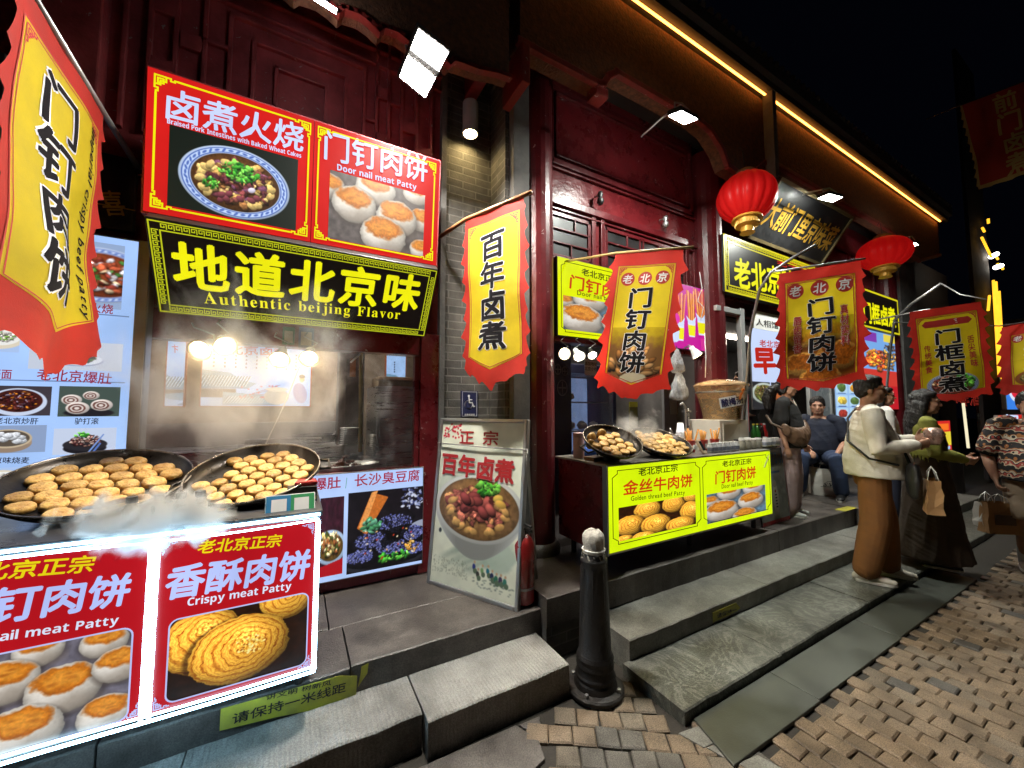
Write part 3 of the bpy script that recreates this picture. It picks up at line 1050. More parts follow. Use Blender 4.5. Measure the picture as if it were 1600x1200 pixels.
# ------------------------------------------------------------------ second building
RB = thing('patty_shop_building', 'long red lacquered shop row under a brown eave lined with warm light', 'building', (1.44, 2.7, 0))
def rpart(mb, name, mat, bevel=0, par=None, **k):
	return lpart(mb, name, mat, bevel, par if par else RB, off=(-1.44, -2.7, 0), **k)
g = MB(); g.box(1.505, 2.655, .37, 1.66, 3.0, 4.4); g.box(1.44, 2.70, 4.4, 1.66, 3.0, 5.6)
rpart(g, 'plaster_post', M['plaster'], .008)
for (a, b, nm) in ((1.66, 1.935, 'red_column'), (4.09, 4.42, 'red_column'), (9.5, 9.85, 'red_column')):
	g = MB()
	g.tube([(a + (b - a) / 2, 2.62 + (b - a) / 2, .37), (a + (b - a) / 2, 2.62 + (b - a) / 2, 4.6)], [(b - a) / 2 * 1.06, (b - a) / 2], 20)
	g.box(a + .02, 2.72, .37, b - .02, 2.9, 4.6)
	rpart(g, nm, M['redcol'], smooth=False, bevel=0)
	if a < 9:
		g = MB(); g.lathe([(.5 * (b - a) + .05, 0), (.5 * (b - a) + .05, .05), (.5 * (b - a) + .02, .09), (.5 * (b - a) - .01, .09)], 20, Matrix.Translation((a + (b - a) / 2, 2.62 + (b - a) / 2, .37)))
		rpart(g, 'column_base', M['plat'], smooth=True)
g = MB(); g.box(9.86, 2.62, .05, 10.7, 3.0, 4.7); g.box(10.66, 3.0, 0, 10.7, 7, 5.2)
rpart(g, 'plaster_post', M['plaster'])
# upper panelling of the first bay
g = MB()
g.box(1.92, 2.84, 2.16, 4.10, 2.92, 4.9)
rpart(g, 'panel_wall', M['red'])
g = MB()
Pm = XZ(2.805)
def ring(x0, z0, x1, z1, w, d0=0, d1=.034):
	g.strip([(x0, z0), (x0, z1), (x1, z1), (x1, z0), (x0, z0)], w, d0, d1, Pm)
ring(2.0, 3.86, 4.03, 4.62, .05)
ring(2.06, 3.93, 3.97, 4.55, .022)
g.strip([(1.93, 3.80), (4.09, 3.80)], .02, 0, .03, Pm)
g.strip([(1.93, 3.47), (4.09, 3.47)], .07, -.02, .034, Pm)
g.strip([(1.93, 2.90), (4.09, 2.90)], .06, -.02, .034, Pm)
g.strip([(1.93, 3.40), (4.09, 3.40)], .018, -.005, .03, Pm)
for xx in (1.955, 2.50, 2.62, 3.92, 4.06):
	g.strip([(xx, 2.93), (xx, 3.44)], .05, 0, .034, Pm)
g.strip([(1.93, 2.19), (4.09, 2.19)], .07, -.02, .034, Pm)
rpart(g, 'panel_moulding', M['redcol'], .005)
def lattice(x0, z0, x1, z1):
	b = MB(); b.box(x0, 2.832, z0, x1, 2.838, z1)
	p = rpart(b, 'lattice_window', M['black'])
	b = MB()
	f = XZ(2.815)
	b.strip([(x0, z0), (x0, z1), (x1, z1), (x1, z0), (x0, z0)], .035, 0, .02, f)
	for k in (.33, .66):
		b.strip([(x0, z0 + (z1 - z0) * k), (x1, z0 + (z1 - z0) * k)], .016, 0, .017, f)
	n = max(2, int((x1 - x0) / .21))
	for i in range(1, n):
		xx = x0 + (x1 - x0) * i / n
		b.strip([(xx, z0), (xx, z0 + (z1 - z0) * (.33 if i % 2 else 1))], .016, 0, .0165, f)
		b.strip([(xx + .05, z0 + (z1 - z0) * .66), (xx + .05, z1)], .016, 0, .0165, f)
	b.v = [(v[0] - 1.44, v[1] - 2.7, v[2]) for v in b.v]
	b.build('lattice', M['redcol'], p, bevel=.003)
lattice(2.0, 2.96, 2.45, 3.36)
lattice(2.67, 2.96, 3.88, 3.36)
# second bay: beam, lattice and dark glazing
g = MB()
g.box(4.42, 2.86, 2.75, 9.5, 2.94, 4.9)
g.box(4.42, 2.86, .37, 4.55, 2.93, 2.75)
g.box(7.05, 2.80, .37, 7.30, 2.93, 2.75)
rpart(g, 'panel_wall', M['redcol'], .01)
g = MB()
Pm = XZ(2.825)
for x0 in (4.6, 5.6, 6.6, 7.5, 8.5):
	ring(x0, 3.75, x0 + .85, 4.5, .05)
	ring(x0 + .08, 2.95, x0 + .78, 3.6, .03)
	for k in range(1, 4):
		g.strip([(x0 + .08 + k * .175, 2.95), (x0 + .08 + k * .175, 3.6)], .014, 0, .028, Pm)
		g.strip([(x0 + .08, 2.95 + k * .16), (x0 + .78, 2.95 + k * .16)], .014, 0, .026, Pm)
rpart(g, 'panel_moulding', M['red'], .004)
g = MB(); g.box(4.43, 2.72, 4.2, 9.5, 2.80, 4.45)
rpart(g, 'tie_beam', M['redcol'], .015)
# eave
g = MB()
low = [(1.40, 4.34), (2.18, 4.34), (2.24, 4.36), (2.30, 4.46), (2.40, 4.54), (3.55, 4.54), (3.75, 4.5), (3.95, 4.36), (4.05, 4.20), (4.28, 4.18), (4.55, 4.2),
	   (4.62, 4.34), (4.8, 4.48), (5.0, 4.54), (8.6, 4.54), (8.8, 4.5), (8.95, 4.44), (9.0, 4.5), (9.1, 4.42), (9.15, 4.46), (9.25, 4.38), (9.4, 4.30), (10.0, 4.28), (11.2, 4.62), (11.22, 5.3), (1.40, 5.26)]
g.prism(low, 0, .16, XZ(2.37))
rpart(g, 'fascia', M['fascia'])
g = MB()
ed = low[:-2]
for (a, b) in zip(ed[:-1], ed[1:]):
	g.strip([a, b], .058, 0, .05, XZ(2.352))
g.box(2.16, 2.37, 4.25, 2.30, 2.5, 4.34)
g.box(1.40, 2.335, 4.0, 1.47, 2.66, 4.32)
rpart(g, 'carved_trim', M['trim'], .008)
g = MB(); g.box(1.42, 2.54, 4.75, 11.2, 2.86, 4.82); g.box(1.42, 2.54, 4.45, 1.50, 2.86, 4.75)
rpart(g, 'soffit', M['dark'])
g = MB()
XY_ = Matrix(((0, 0, 1, 0), (1, 0, 0, 0), (0, 1, 0, 0), (0, 0, 0, 1)))
g.prism([(2.25, 5.32), (2.25, 5.40), (2.20, 5.42), (2.20, 5.55), (2.6, 5.78), (7, 8.0), (7, 7.7), (2.7, 5.32)], 1.38, 11.4, XY_)
for i in range(80):
	x = 1.42 + i * .125
	g.tube([(x, 2.2, 5.56), (x, 3.6, 6.3)], .05, 6)
rpart(g, 'tiled_roof', MATS['grey_roof_tile'])
warm = emat('warm_strip_led', hx('ff9a3c'), 11, True)
g = MB(); g.box(1.45, 2.315, 5.29, 4.78, 2.335, 5.298)
rpart(g, 'light_strip', warm)
g = MB(); g.box(4.90, 2.315, 5.294, 11.18, 2.335, 5.303)
rpart(g, 'light_strip', warm)
g = MB(); g.box(4.80, 2.26, 4.2, 4.88, 2.37, 5.4)
rpart(g, 'rain_pipe', M['plaster'])
# shop interior
g = MB()
g.box(1.95, 5.2, .37, 4.6, 5.26, 3.0)
g.box(4.42, 2.95, .37, 4.46, 5.2, 3.0)
g.box(1.48, 3.36, .37, 1.54, 5.2, 3.0)
g.box(1.54, 2.93, 2.62, 4.42, 5.2, 2.68)
rpart(g, 'inner_wall', pmat('stall_inner_wall', (.16, .16, .165), .6, 0, .3, 3, .1))
g = MB(); g.box(2.3, 3.8, 2.605, 3.9, 3.95, 2.618)
rpart(g, 'added_ceiling_light', emat('stall_fill_light', hx('fff0dd'), 30, True))  # added fill panel, out of view, lights the stall inside
g = MB(); g.box(4.55, 4.6, .37, 9.5, 4.66, 2.9); g.box(4.55, 3.0, 2.70, 9.5, 4.6, 2.76)
rpart(g, 'inner_wall', MATS['stall_inner_wall'])
g = MB(); g.box(5.2, 3.5, 2.675, 6.8, 3.65, 2.69)
rpart(g, 'added_ceiling_light', MATS['stall_fill_light'])  # second added fill panel, for the bay behind the door
# ------------------------------------------------------------------ leftmost shop
NB = thing('dark_corner_shop', 'dark shopfront with black fascia and gold characters behind the long beef patty flag', 'building', (-2.2, 3.0, 0))
g = MB(); g.box(-3.6, 2.86, 2.62, -1.34, 2.99, 3.35)
o = lpart(g, 'fascia_board', M['black'], .006, NB, (2.2, -3.0, 0))
g = MB(); g.box(-3.6, 2.5, 3.72, -1.36, 2.85, 3.76); g.box(-3.6, 2.48, 3.80, -1.36, 2.52, 5.2)
lpart(g, 'upper_board', M['black'], .006, NB, (2.2, -3.0, 0))
g = MB()
F_ = XZ(2.462)
g.strip([(-1.42, 3.86), (-1.42, 5.2)], .018, 0, .01, F_)
g.strip([(-1.56, 3.98), (-1.56, 5.2)], .012, 0, .01, F_)
g.strip([(-3.4, 3.86), (-1.42, 3.86)], .018, 0, .01, F_)
g.strip([(-3.4, 3.98), (-1.56, 3.98)], .012, 0, .01, F_)
lpart(g, 'gold_border', M['gold'], 0, NB, (2.2, -3.0, 0))
g = MB()
text(g, '京味小吃', -2.32, 3.05, .40, .035, z=0, thick=.02)
g.v = [(v[0], 2.83 - v[2], v[1]) for v in g.v]
lpart(g, 'gold_lettering', emat('lit_gold_lettering', hx('ffd020'), 1.0), 0, NB, (2.2, -3.0, 0))
g = MB(); g.box(-3.6, 3.0, .29, -3.2, 3.1, 5)
lpart(g, 'wall', M['maroon'], 0, NB, (2.2, -3.0, 0))
# ------------------------------------------------------------------ buildings further off
FB = thing('far_gable_house', 'unlit grey house whose pale gable rises dimly above the tiled eave', 'building', (14, 8, 0))
g = MB()
gm = Matrix(((0, 0, 1, -14), (1, 0, 0, -8), (0, 1, 0, 0), (0, 0, 0, 1)))
g.prism([(5.2, 0), (5.2, 6.4), (7.0, 8.8), (8.8, 10.2), (10.4, 8.6), (12, 6.4), (12, 0)], 14.5, 22, gm)
g.build('wall', pmat('old_grey_render', (.10, .085, .065), .9, 0, .25, 2, .2), FB)
g = MB()
g.prism([(4.7, 6.3), (7.0, 9.1), (8.8, 10.5), (8.8, 10.7), (6.9, 9.35), (4.5, 6.45)], 14.2, 22.4, gm)
g.prism([(8.8, 10.5), (12.5, 6.3), (12.7, 6.45), (8.8, 10.7)], 14.2, 22.4, gm)
g.build('roof', MATS['grey_roof_tile'], FB)
EB = thing('end_shop_building', 'dark timber shopfront with glazed door at the far end of the steps', 'building', (13, 3.0, 0))
ep = lambda mb, nm, mt, bv=0, par=None: lpart(mb, nm, mt, bv, par or EB, off=(-13, -3.0, 0))
g = MB()
g.box(10.72, 3.3, 0, 12.2, 3.4, 5.2); g.box(14.2, 3.2, 0, 15.6, 3.4, 5.2); g.box(12.2, 3.2, 2.75, 14.2, 3.4, 5.2)
ep(g, 'wall', pmat('dark_timber', (.06, .045, .035), .6, 0, .4, 5, .2))
for x in (12.25, 13.9):
	g = MB(); g.box(x, 3.15, .1, x + .2, 3.3, 2.75); ep(g, 'door_jamb', M['black'])
g = MB(); g.box(12.45, 3.24, .2, 13.9, 3.28, 2.7)
d = ep(g, 'glazed_door', pmat('dark_door_glass', (.03, .033, .036), .08, 0, .2, 3, 0))
# ------------------------------------------------------------------ signs
def bold(s):
	return ''.join(chr(0x1d5d4 + ord(c) - 65) if 'A' <= c <= 'Z' else chr(0x1d5ee + ord(c) - 97) if 'a' <= c <= 'z' else c for c in s)
class Sign:
	"a flat board: local x right, y up, z out of the face; L(px, py) measures a point of the photograph on its face"
	def __init__(s, name, label, cat, origin, ux, uy, group=None):
		s.m = frame(origin, ux, uy)
		s.inv = s.m.inverted()
		s.o = thing(name, label, cat, mat=s.m, group=group)
	def L(s, px, py):
		e = s.inv @ Vector((0, 0, EYE))
		d = (s.inv.to_3x3() @ Vector(ray(px, py)))
		t = -e.z / d.z
		p = e + d * t
		return p.x, p.y
	def fit(s, mb, st, a, b, hp, off=.03, z=.004, gap=.0, shear=0, jit=0, thick=0, vertical=False, warp=None):
		"text whose middle line runs from pixel A to pixel B; hp = character height in pixels"
		mb.marks.append((len(mb.v), len(mb.f)))
		xa, ya = s.L(*a); xb, yb = s.L(*b)
		if vertical:
			cx, cy = (xa + xb) / 2, (ya + yb) / 2
			H = math.hypot(xb - xa, yb - ya)
			n = len(st.replace(' ', ''))
			h = H / (n + gap * (n - 1))
			wpx = hp
			wl = abs(s.L((a[0] + b[0]) / 2 + wpx / 2, (a[1] + b[1]) / 2)[0] - s.L((a[0] + b[0]) / 2 - wpx / 2, (a[1] + b[1]) / 2)[0])
			return text(mb, st, cx, cy, h, off, z, 'c', wl / h, shear, gap, True, thick, warp, 0, jit)
		cx, cy = (xa + xb) / 2, (ya + yb) / 2
		mx, my = (a[0] + b[0]) / 2, (a[1] + b[1]) / 2
		h = abs(s.L(mx, my - hp / 2)[1] - s.L(mx, my + hp / 2)[1])
		if any(CJK(c) for c in st):
			h *= .98
		nat = text(MB(), st, 0, 0, h, off, 0, 'c', 1, 0, gap)
		return text(mb, st, cx, cy, h, off, z, 'c', abs(xb - xa) / nat, shear, gap, False, thick, warp, math.atan2(yb - ya, xb - xa) if abs(yb - ya) > 1e-4 else 0, jit)
	def part(s, mb, name, mat, **k):
		if len(mb.marks) > 1:       # each line of writing is a part of its own
			ends = mb.marks[1:] + [(len(mb.v), len(mb.f))]
			for (v0, f0), (v1, f1) in zip(mb.marks, ends):
				q = MB(); q.v = mb.v[v0:v1]; q.f = [tuple(i - v0 for i in f) for f in mb.f[f0:f1]]
				q.build(name, mat, s.o, **k)
			return
		return mb.build(name, mat, s.o, **k)
	def pic(s, art, bl, tr, name='dish_photo', mat=None, z=.003, rnd=0, par=None):
		x0, y0 = s.L(*bl); x1, y1 = s.L(*tr)
		return art.mesh(name, mat or LIT, par or s.o, x0, y0, x1 - x0, y1 - y0, z, rnd=rnd)
def fretcorner(mb, x, y, sx, sy, k, w, z0, z1):
	"the square-spiral corner ornament"
	pts = [(0, .0), (2.2, 0), (2.2, -1.2), (1.1, -1.2), (1.1, -2.2), (0, -2.2), (0, 0)]
	mb.strip([(x + sx * a * k, y + sy * b * k) for a, b in pts], w, z0, z1)
	pts = [(.6, .55 - 1.2), (1.7, .55 - 1.2), (1.7, -1.75), (.6, -1.75), (.6, -.65)]
	mb.strip([(x + sx * a * k, y + sy * b * k) for a, b in pts], w, z0, z1)
	mb.strip([(x + sx * a * k, y + sy * b * k) for a, b in ((2.2, 0), (3.1, 0), (3.1, -.6), (3.9, -.6), (3.9, -.25), (4.6, -.25))], w, z0, z1)
	mb.strip([(x + sx * a * k, y + sy * b * k) for a, b in ((0, -2.2), (0, -3.1), (.6, -3.1), (.6, -3.9), (.25, -3.9), (.25, -4.6))], w, z0, z1)
def meander(mb, x0, y0, x1, y1, n, w, lw, z0, z1):
	"greek-key border between two points, drawn with strips"
	dx, dy = (x1 - x0) / n, (y1 - y0) / n
	L = math.hypot(dx, dy)
	ux, uy = dx / L, dy / L
	nx, ny = -uy, ux
	for i in range(n):
		bx, by = x0 + dx * i, y0 + dy * i
		P = lambda a, b: (bx + ux * a * L + nx * b * w, by + uy * a * L + ny * b * w)
		mb.strip([P(.05, 1), P(.05, 0), P(.75, 0), P(.75, .7), P(.35, .7), P(.35, .4)], lw, z0, z1)
C_RED = hx('e0201c'); C_YEL = hx('f5e61e'); C_WHI = hx('cfdcff')
E_RED = emat('lit_red_acrylic', hx('d8201d'), 1.0, True)
E_REDC = emat('lit_red_counter_film', hx('c41722'), .85, True)
E_YEL = emat('lit_yellow_acrylic', hx('e3f000'), 1.0, True)
E_YELB = emat('lit_lemon_acrylic', hx('d6f20a'), 1.05, True)
E_BLU = emat('lit_pale_blue_acrylic', hx('b4cdfb'), 1.0, True)
E_LET = emat('lit_white_lettering', hx('ccd9ff'), 1.05)
E_LETY = emat('lit_yellow_lettering', hx('f2ee10'), 1.0)
E_LETK = emat('unlit_black_lettering', hx('2a2a0a'), .5)
E_LETR = emat('lit_red_lettering', hx('c8281c'), .9)
INK = pmat('black_ink', (.012, .012, .016), .5, 0, .2, 8, 0)
REDINK = pmat('red_ink', (.42, .018, .022), .5, 0, .15, 8, 0)
WHITEINK = pmat('white_ink', (.72, .72, .72), .5, 0, .08, 8, 0)
def art_buns(asp, res, seed, lst, bgc=(92, 84, 82)):
	a = Art(asp, res, bgc, seed)
	a.im *= (.7 + .6 * a.nz)[..., None]
	for b in lst:
		a.bun(*b[:3], **(b[3] if len(b) > 3 else {}))
	return a
def art_swirls(asp, res, seed, lst, bgc=(58, 26, 10)):
	a = Art(asp, res, bgc, seed)
	a.im *= (.5 + 1.0 * a.nz)[..., None]
	for b in lst:
		a.swirl(*b[:4], **(b[4] if len(b) > 4 else {}))
	return a
STEW = [(120, 60, 60), (150, 84, 74), (96, 50, 58), (172, 118, 70), (206, 176, 110), (134, 82, 110), (190, 150, 84)]
# ---- big red double lightbox
s = Sign('red_lightbox_sign', 'red lightbox of two menu panels, braised pork bowl beside pale patties, above the black one', 'lightbox sign', (-.735, 2.66, 2.59), (1, 0, 0), (0, -.06, .752))
Wd, Hh = 1.592, .756
g = MB(); g.box(-.012, -.012, -.10, Wd + .012, Hh + .012, -.004); s.part(g, 'case', M['maroon'], bevel=.006)
dv = s.L(489, 270)[0]
g = MB(); g.box(0, 0, -.003, dv - .002, Hh, 0); g.box(dv + .002, 0, -.003, Wd, Hh, 0); s.part(g, 'red_panel', E_RED)
g = MB()
for (x0, x1) in ((.03, dv - .022), (dv + .022, Wd - .03)):
	y0, y1 = .03, Hh - .03
	k = .021
	e = 4.6 * k
	for (cx, cy, sx, sy) in ((x0, y1, 1, 1), (x1, y1, -1, 1), (x0, y0, 1, -1), (x1, y0, -1, -1)):
		fretcorner(g, cx, cy, sx, sy, k, .0075, .002, .005)
	o_ = .25 * k
	g.strip([(x0 + e, y1 - o_), (x1 - e, y1 - o_)], .009, .002, .005)
	g.strip([(x0 + e, y0 + o_), (x1 - e, y0 + o_)], .009, .002, .005)
	g.strip([(x0 + o_, y0 + e), (x0 + o_, y1 - e)], .009, .002, .005)
	g.strip([(x1 - o_, y0 + e), (x1 - o_, y1 - e)], .009, .002, .005)
s.part(g, 'yellow_border', E_LETY)
g = MB()
s.fit(g, '卤煮火烧', (254, 159), (476, 218), 50, .03, shear=.06)
s.fit(g, '门钉肉饼', (503, 225), (669, 266), 47, .03, shear=.06)
s.fit(g, bold('Braised Pork Intestines with Baked Wheat Cakes'), (261, 189), (471, 244), 10, .01)
s.fit(g, bold('Door nail meat Patty'), (526, 261), (651, 293), 13, .01)
s.part(g, 'lettering', E_LET)
a = Art(1.62, 190, (22, 30, 24), 11)
a.bowl(.81, .47, .70, .46, rim=(196, 216, 248), band=(52, 84, 176), broth=(104, 66, 34))
a.heap(.81, .47, .52, .33, STEW, 90, .15)
for i in range(16):
	q = a.rng.uniform(0, 6.28)
	a.ell(.81 + .45 * math.cos(q), .45 + .27 * math.sin(q), .07, .045, (222, 190, 116), a.rng.uniform(-1, 1), shade=.4, wob=.3, tex=.4)
for i in range(9):
	a.ell(.81 + a.rng.uniform(-.3, .3), .4 + a.rng.uniform(-.2, .1), .055, .038, (126, 64, 72), a.rng.uniform(-1, 1), shade=.5, wob=.4)
a.greens(.84, .62, .26, .12, 70, .045)
a.greens(.50, .40, .1, .06, 18, .035)
a.ell(1.0, .42, .05, .035, (222, 214, 236), .3, shade=.3)
s.pic(a, (261, 321), (466, 250))
a = art_buns(1.45, 170, 12, [(.66, .90, .30), (1.3, 1.0, .22), (.0, .76, .22), (1.40, .58, .22), (.36, .58, .32), (1.0, .52, .32), (.80, .20, .35), (1.42, .10, .2)])
s.pic(a, (512, 372), (664, 306))
# ---- black lightbox with yellow characters, leaning out
s = Sign('black_lightbox_sign', 'wide black lightbox with yellow characters and key border, leaning over the serving window', 'lightbox sign', (-.708, 2.91, 2.108), (1, 0, 0), (0, -.31, .425))
Wd, Hh = 1.56, .526
g = MB(); g.box(-.006, -.006, -.16, Wd + .006, Hh + .006, -.002); s.part(g, 'case', M['black'], bevel=.006)
g = MB(); g.box(0, 0, -.001, Wd, Hh, .002); s.part(g, 'black_panel', emat('lit_black_acrylic', hx('120c0a'), 1.0))
g = MB()
for q, lw in ((.008, .006), (.052, .006)):
	g.strip([(q, q), (q, Hh - q), (Wd - q, Hh - q), (Wd - q, q), (q, q)], lw, .003, .006)
meander(g, .05, .018, Wd - .05, .018, 46, .024, .0042, .003, .006)
meander(g, Wd - .05, Hh - .018, .05, Hh - .018, 46, .024, .0042, .003, .006)
meander(g, .018, Hh - .05, .018, .05, 14, .024, .0042, .003, .006)
meander(g, Wd - .018, .05, Wd - .018, Hh - .05, 14, .024, .0042, .003, .006)
s.part(g, 'yellow_border', emat('lit_border_line', hx('c2c81e'), .95))
g = MB()
s.fit(g, '地道北京味', (268, 413), (657, 460), 70, .05, shear=.05, gap=.06)
s.fit(g, SERIF('Authentic beijing Flavor'), (317, 464), (626, 491), 23, .008, gap=.05)
s.part(g, 'lettering', E_LETY)
# ---- lightbox below the serving window
s = Sign('tofu_lightbox_sign', 'pale blue lightbox with a black tofu photo, standing under the serving window', 'lightbox sign', (-.45, 2.945, .372), (1, 0, 0), (0, 0, 1))
Wd, Hh = 1.325, .73
g = MB(); g.box(0, 0, -.012, Wd, Hh, -.002); s.part(g, 'frame', M['alu'], bevel=.003)
g = MB(); g.box(.008, .008, -.004, Wd - .008, Hh - .008, 0); s.part(g, 'pale_panel', E_BLU)
g = MB()
s.fit(g, '爆肚', (488, 757), (533, 753), 20, .025)
s.fit(g, '长沙臭豆腐', (553, 751), (656, 742), 20, .02)
s.part(g, 'lettering', emat('lit_crimson_lettering', hx('a8163a'), .9))
g = MB(); s.fit(g, '|', (540.5, 752), (542, 752), 18, .02); s.part(g, 'divider', emat('lit_green_line', hx('3aa06a'), .8))
a = Art(1.02, 190, (22, 18, 24), 21)
a.im *= (.6 + .8 * a.nz)[..., None]
a.poly([(.12, .55), (.3, .98), (.52, .9), (.24, .45)], (190, 104, 40), tex=.3)
a.poly([(.3, .98), (.38, 1), (.2, .5), (.14, .56)], (226, 150, 80), tex=.3)
for i in range(70):
	a.ell(a.rng.uniform(.72, 1.0), a.rng.uniform(.7, 1.0), a.rng.uniform(.008, .03), a.rng.uniform(.006, .02), [(150, 160, 200), (60, 66, 110), (200, 205, 225)][i % 3], a.rng.uniform(-1, 1))
a.ell(.5, .2, .62, .26, (44, 44, 52), -.0, shade=.2); a.ell(.5, .24, .6, .24, (16, 14, 18))
a.ell(.98, .34, .3, .2, (150, 156, 176), .3)
for (x, y, r, k, rot) in ((.62, .50, .30, .62, .5), (.86, .36, .2, .7, -.2), (.30, .34, .26, .55, .2), (.58, .22, .26, .5, .1), (.16, .16, .22, .55, .0), (.9, .16, .18, .6, .3)):
	a.ell(x, y, r, r * k, (24, 22, 30), rot, shade=.4, wob=.5, edge=.6)
	for i in range(230):
		q, t = a.rng.uniform(0, 6.28), math.sqrt(a.rng.uniform(0, 1))
		a.ell(x + r * .8 * t * math.cos(q), y + r * k * (.25 + .7 * t * math.sin(q)), .009, .007, [(104, 112, 190), (150, 156, 214), (70, 76, 140)][i % 3], alpha=.85, soft=1)
a.ell(.62, .40, .2, .1, (6, 6, 8), .5, wob=.8, alpha=.8)
a.greens(.3, .55, .12, .09, 26, .04, ((90, 150, 120), (60, 120, 80)))
a.greens(.62, .12, .2, .06, 36, .035)
a.heap(.86, .22, .1, .07, [(210, 150, 60), (230, 190, 110)], 14, .3)
for i in range(26):
	a.ell(a.rng.uniform(.2, .9), a.rng.uniform(.08, .5), .014, .009, [(230, 180, 110), (190, 60, 30), (236, 220, 190)][i % 3], a.rng.uniform(-1, 1))
s.pic(a, (541, 898), (661, 759))
a = Art(.75, 130, (60, 26, 40), 22)
a.im *= (.5 + .9 * a.nz)[..., None]
a.bowl(.35, .36, .5, .22, rim=(180, 205, 235), band=None, broth=(120, 90, 40))
a.heap(.35, .40, .36, .15, [(214, 190, 120), (80, 90, 40), (150, 90, 50), (240, 225, 180)], 40, .2)
a.poly([(0, 0), (.75, 0), (.75, .2), (0, .12)], (170, 20, 30));
s.pic(a, (497, 903), (538, 775), z=.0025)
# ---- white board outside, leaning
def aboard():
	p0 = Vector((.874, 2.80, .30)); p1 = Vector((1.239, 2.142, .30))
	ux = (p1 - p0).normalized()
	n = ux.cross(Vector((0, 0, 1))).normalized()
	uy = Vector((0, 0, 1)) * 1.165 - n * .13
	s = Sign('folding_board_sign', 'cream leaning board sign with a big bowl of stew, tied with string', 'board sign', p0, ux, uy)
	Wd = (p1 - p0).length
	Hh = uy.length
	g = MB(); g.box(0, 0, -.03, Wd, Hh, -.004); s.part(g, 'board', pmat('cream_board', (.62, .66, .56), .45, 0, .1, 3, .03))
	g = MB()
	t = .026
	g.box(-.01, -.012, -.034, t - .01, Hh + .01, .012); g.box(Wd + .01 - t, -.012, -.034, Wd + .01, Hh + .01, .012)
	g.box(t - .01, -.012, -.034, Wd + .01 - t, t - .012, .012); g.box(t - .01, Hh + .01 - t, -.034, Wd + .01 - t, Hh + .01, .012)
	s.part(g, 'frame', M['alu'], bevel=.006)
	g = MB(); b = s.m.to_3x3()
	# back legs so that it stands
	down = s.inv.to_3x3() @ Vector((0, 0, -1)); back = s.inv.to_3x3() @ (-n)
	for x in (.03, Wd - .03):
		a0 = Vector((x, Hh * .93, -.04))
		h = (s.m @ a0).z - .30
		g.tube([a0, a0 + down * h + back * .16], .012, 8)
	s.part(g, 'back_legs', M['alu'])
	# artwork
	a = Art(Wd / Hh, 330, (226, 230, 212), 31)
	A = Wd / Hh
	a.im *= (.94 + .12 * a.nz)[..., None]
	for i in range(26):
		a.ell(a.rng.uniform(.0, .5) * A, a.rng.uniform(.48, .78), .09, .06, (150, 170, 160), 0, wob=1.2, alpha=.10, soft=14)
	for i in range(40):
		q = i / 40.
		a.ell(.15 + .3 * a.rng.random(), .12 + .09 * q + .03 * a.rng.random(), .1, .012, (120, 140, 130), .5, alpha=.12, soft=5, wob=.8)
	a.ell(.28, .26, .14, .05, (140, 165, 155), -.2, wob=1, alpha=.55, soft=8); a.ell(.5, .22, .15, .07, (140, 168, 158), .3, wob=1, alpha=.5, soft=8)
	a.ell(.13, .305, .03, .03, (30, 36, 40), wob=.5); a.ell(.055, .31, .012, .014, (60, 66, 70), wob=.5)
	a.bowl(.33, .475, .335, .20, rim=(222, 226, 224), band=None, broth=(150, 112, 70), deep=.20, inner=.9)
	a.heap(.32, .48, .25, .13, [(150, 80, 74), (172, 104, 86), (132, 70, 64), (190, 140, 90), (164, 92, 78)], 75, .16)
	for i in range(20):
		q = a.rng.uniform(0, 6.28)
		a.ell(.33 + .21 * math.cos(q), .46 + .12 * math.sin(q), .035, .02, (206, 160, 96), a.rng.uniform(-1, 1), shade=.4, wob=.3, tex=.4)
	for i in range(12):
		a.ell(.32 + a.rng.uniform(-.12, .12), .5 + a.rng.uniform(-.06, .08), .05, .03, [(168, 86, 80), (140, 66, 66)][i % 2], a.rng.uniform(-1, 1), shade=.6, wob=.4, edge=.4)
		a.ell(.32 + a.rng.uniform(-.12, .12), .49 + a.rng.uniform(-.06, .08), .02, .010, (84, 40, 40), a.rng.uniform(-1, 1), wob=.3)
	a.greens(.40, .60, .08, .035, 60, .022)
	a.ell(.48, .55, .035, .022, (226, 190, 90), .2, shade=.3); a.ell(.5, .52, .04, .022, (220, 176, 84), -.2, shade=.3)
	# little scene of diners at the foot
	for (x, y, c) in ((.34, .155, (50, 60, 130)), (.37, .12, (60, 60, 60)), (.40, .145, (120, 160, 110)), (.44, .15, (40, 110, 130)), (.47, .13, (40, 50, 90)), (.50, .12, (50, 110, 90)), (.53, .12, (70, 60, 90)), (.56, .115, (60, 120, 110))):
		a.ell(x, y - .01, .013, .018, c, .1, wob=.6); a.ell(x + .003, y + .018, .008, .008, (190, 160, 130)); a.ell(x + .01, y - .03, .016, .016, (90, 110, 90), wob=.6)
	for i in range(60):
		a.ell(a.rng.uniform(.33, .62), a.rng.uniform(.04, .1), .007, .004, (90, 110, 100), alpha=.5)
	for i in range(160):
		a.ell(a.rng.uniform(.02, .3), a.rng.uniform(.06, .16), .004, .004, (120, 130, 110), alpha=.4)
	# blossom branch
	for (x0, y0, x1, y1) in ((.02, .9, .09, .95), (.09, .95, .16, .965), (.05, .92, .07, .97), (.02, .885, .06, .90), (.09, .95, .1, .98)):
		a.line(x0 * A / .67, y0, x1 * A / .67, y1, .004, (60, 40, 44))
	for i in range(34):
		a.ell(a.rng.uniform(.02, .17), a.rng.uniform(.89, .985), .008, .007, (200, 40, 60), wob=.4)
	a.mesh('poster', GLOSSY, s.o, .012, .012, Wd - .024, Hh - .024, 0)
	g = MB()
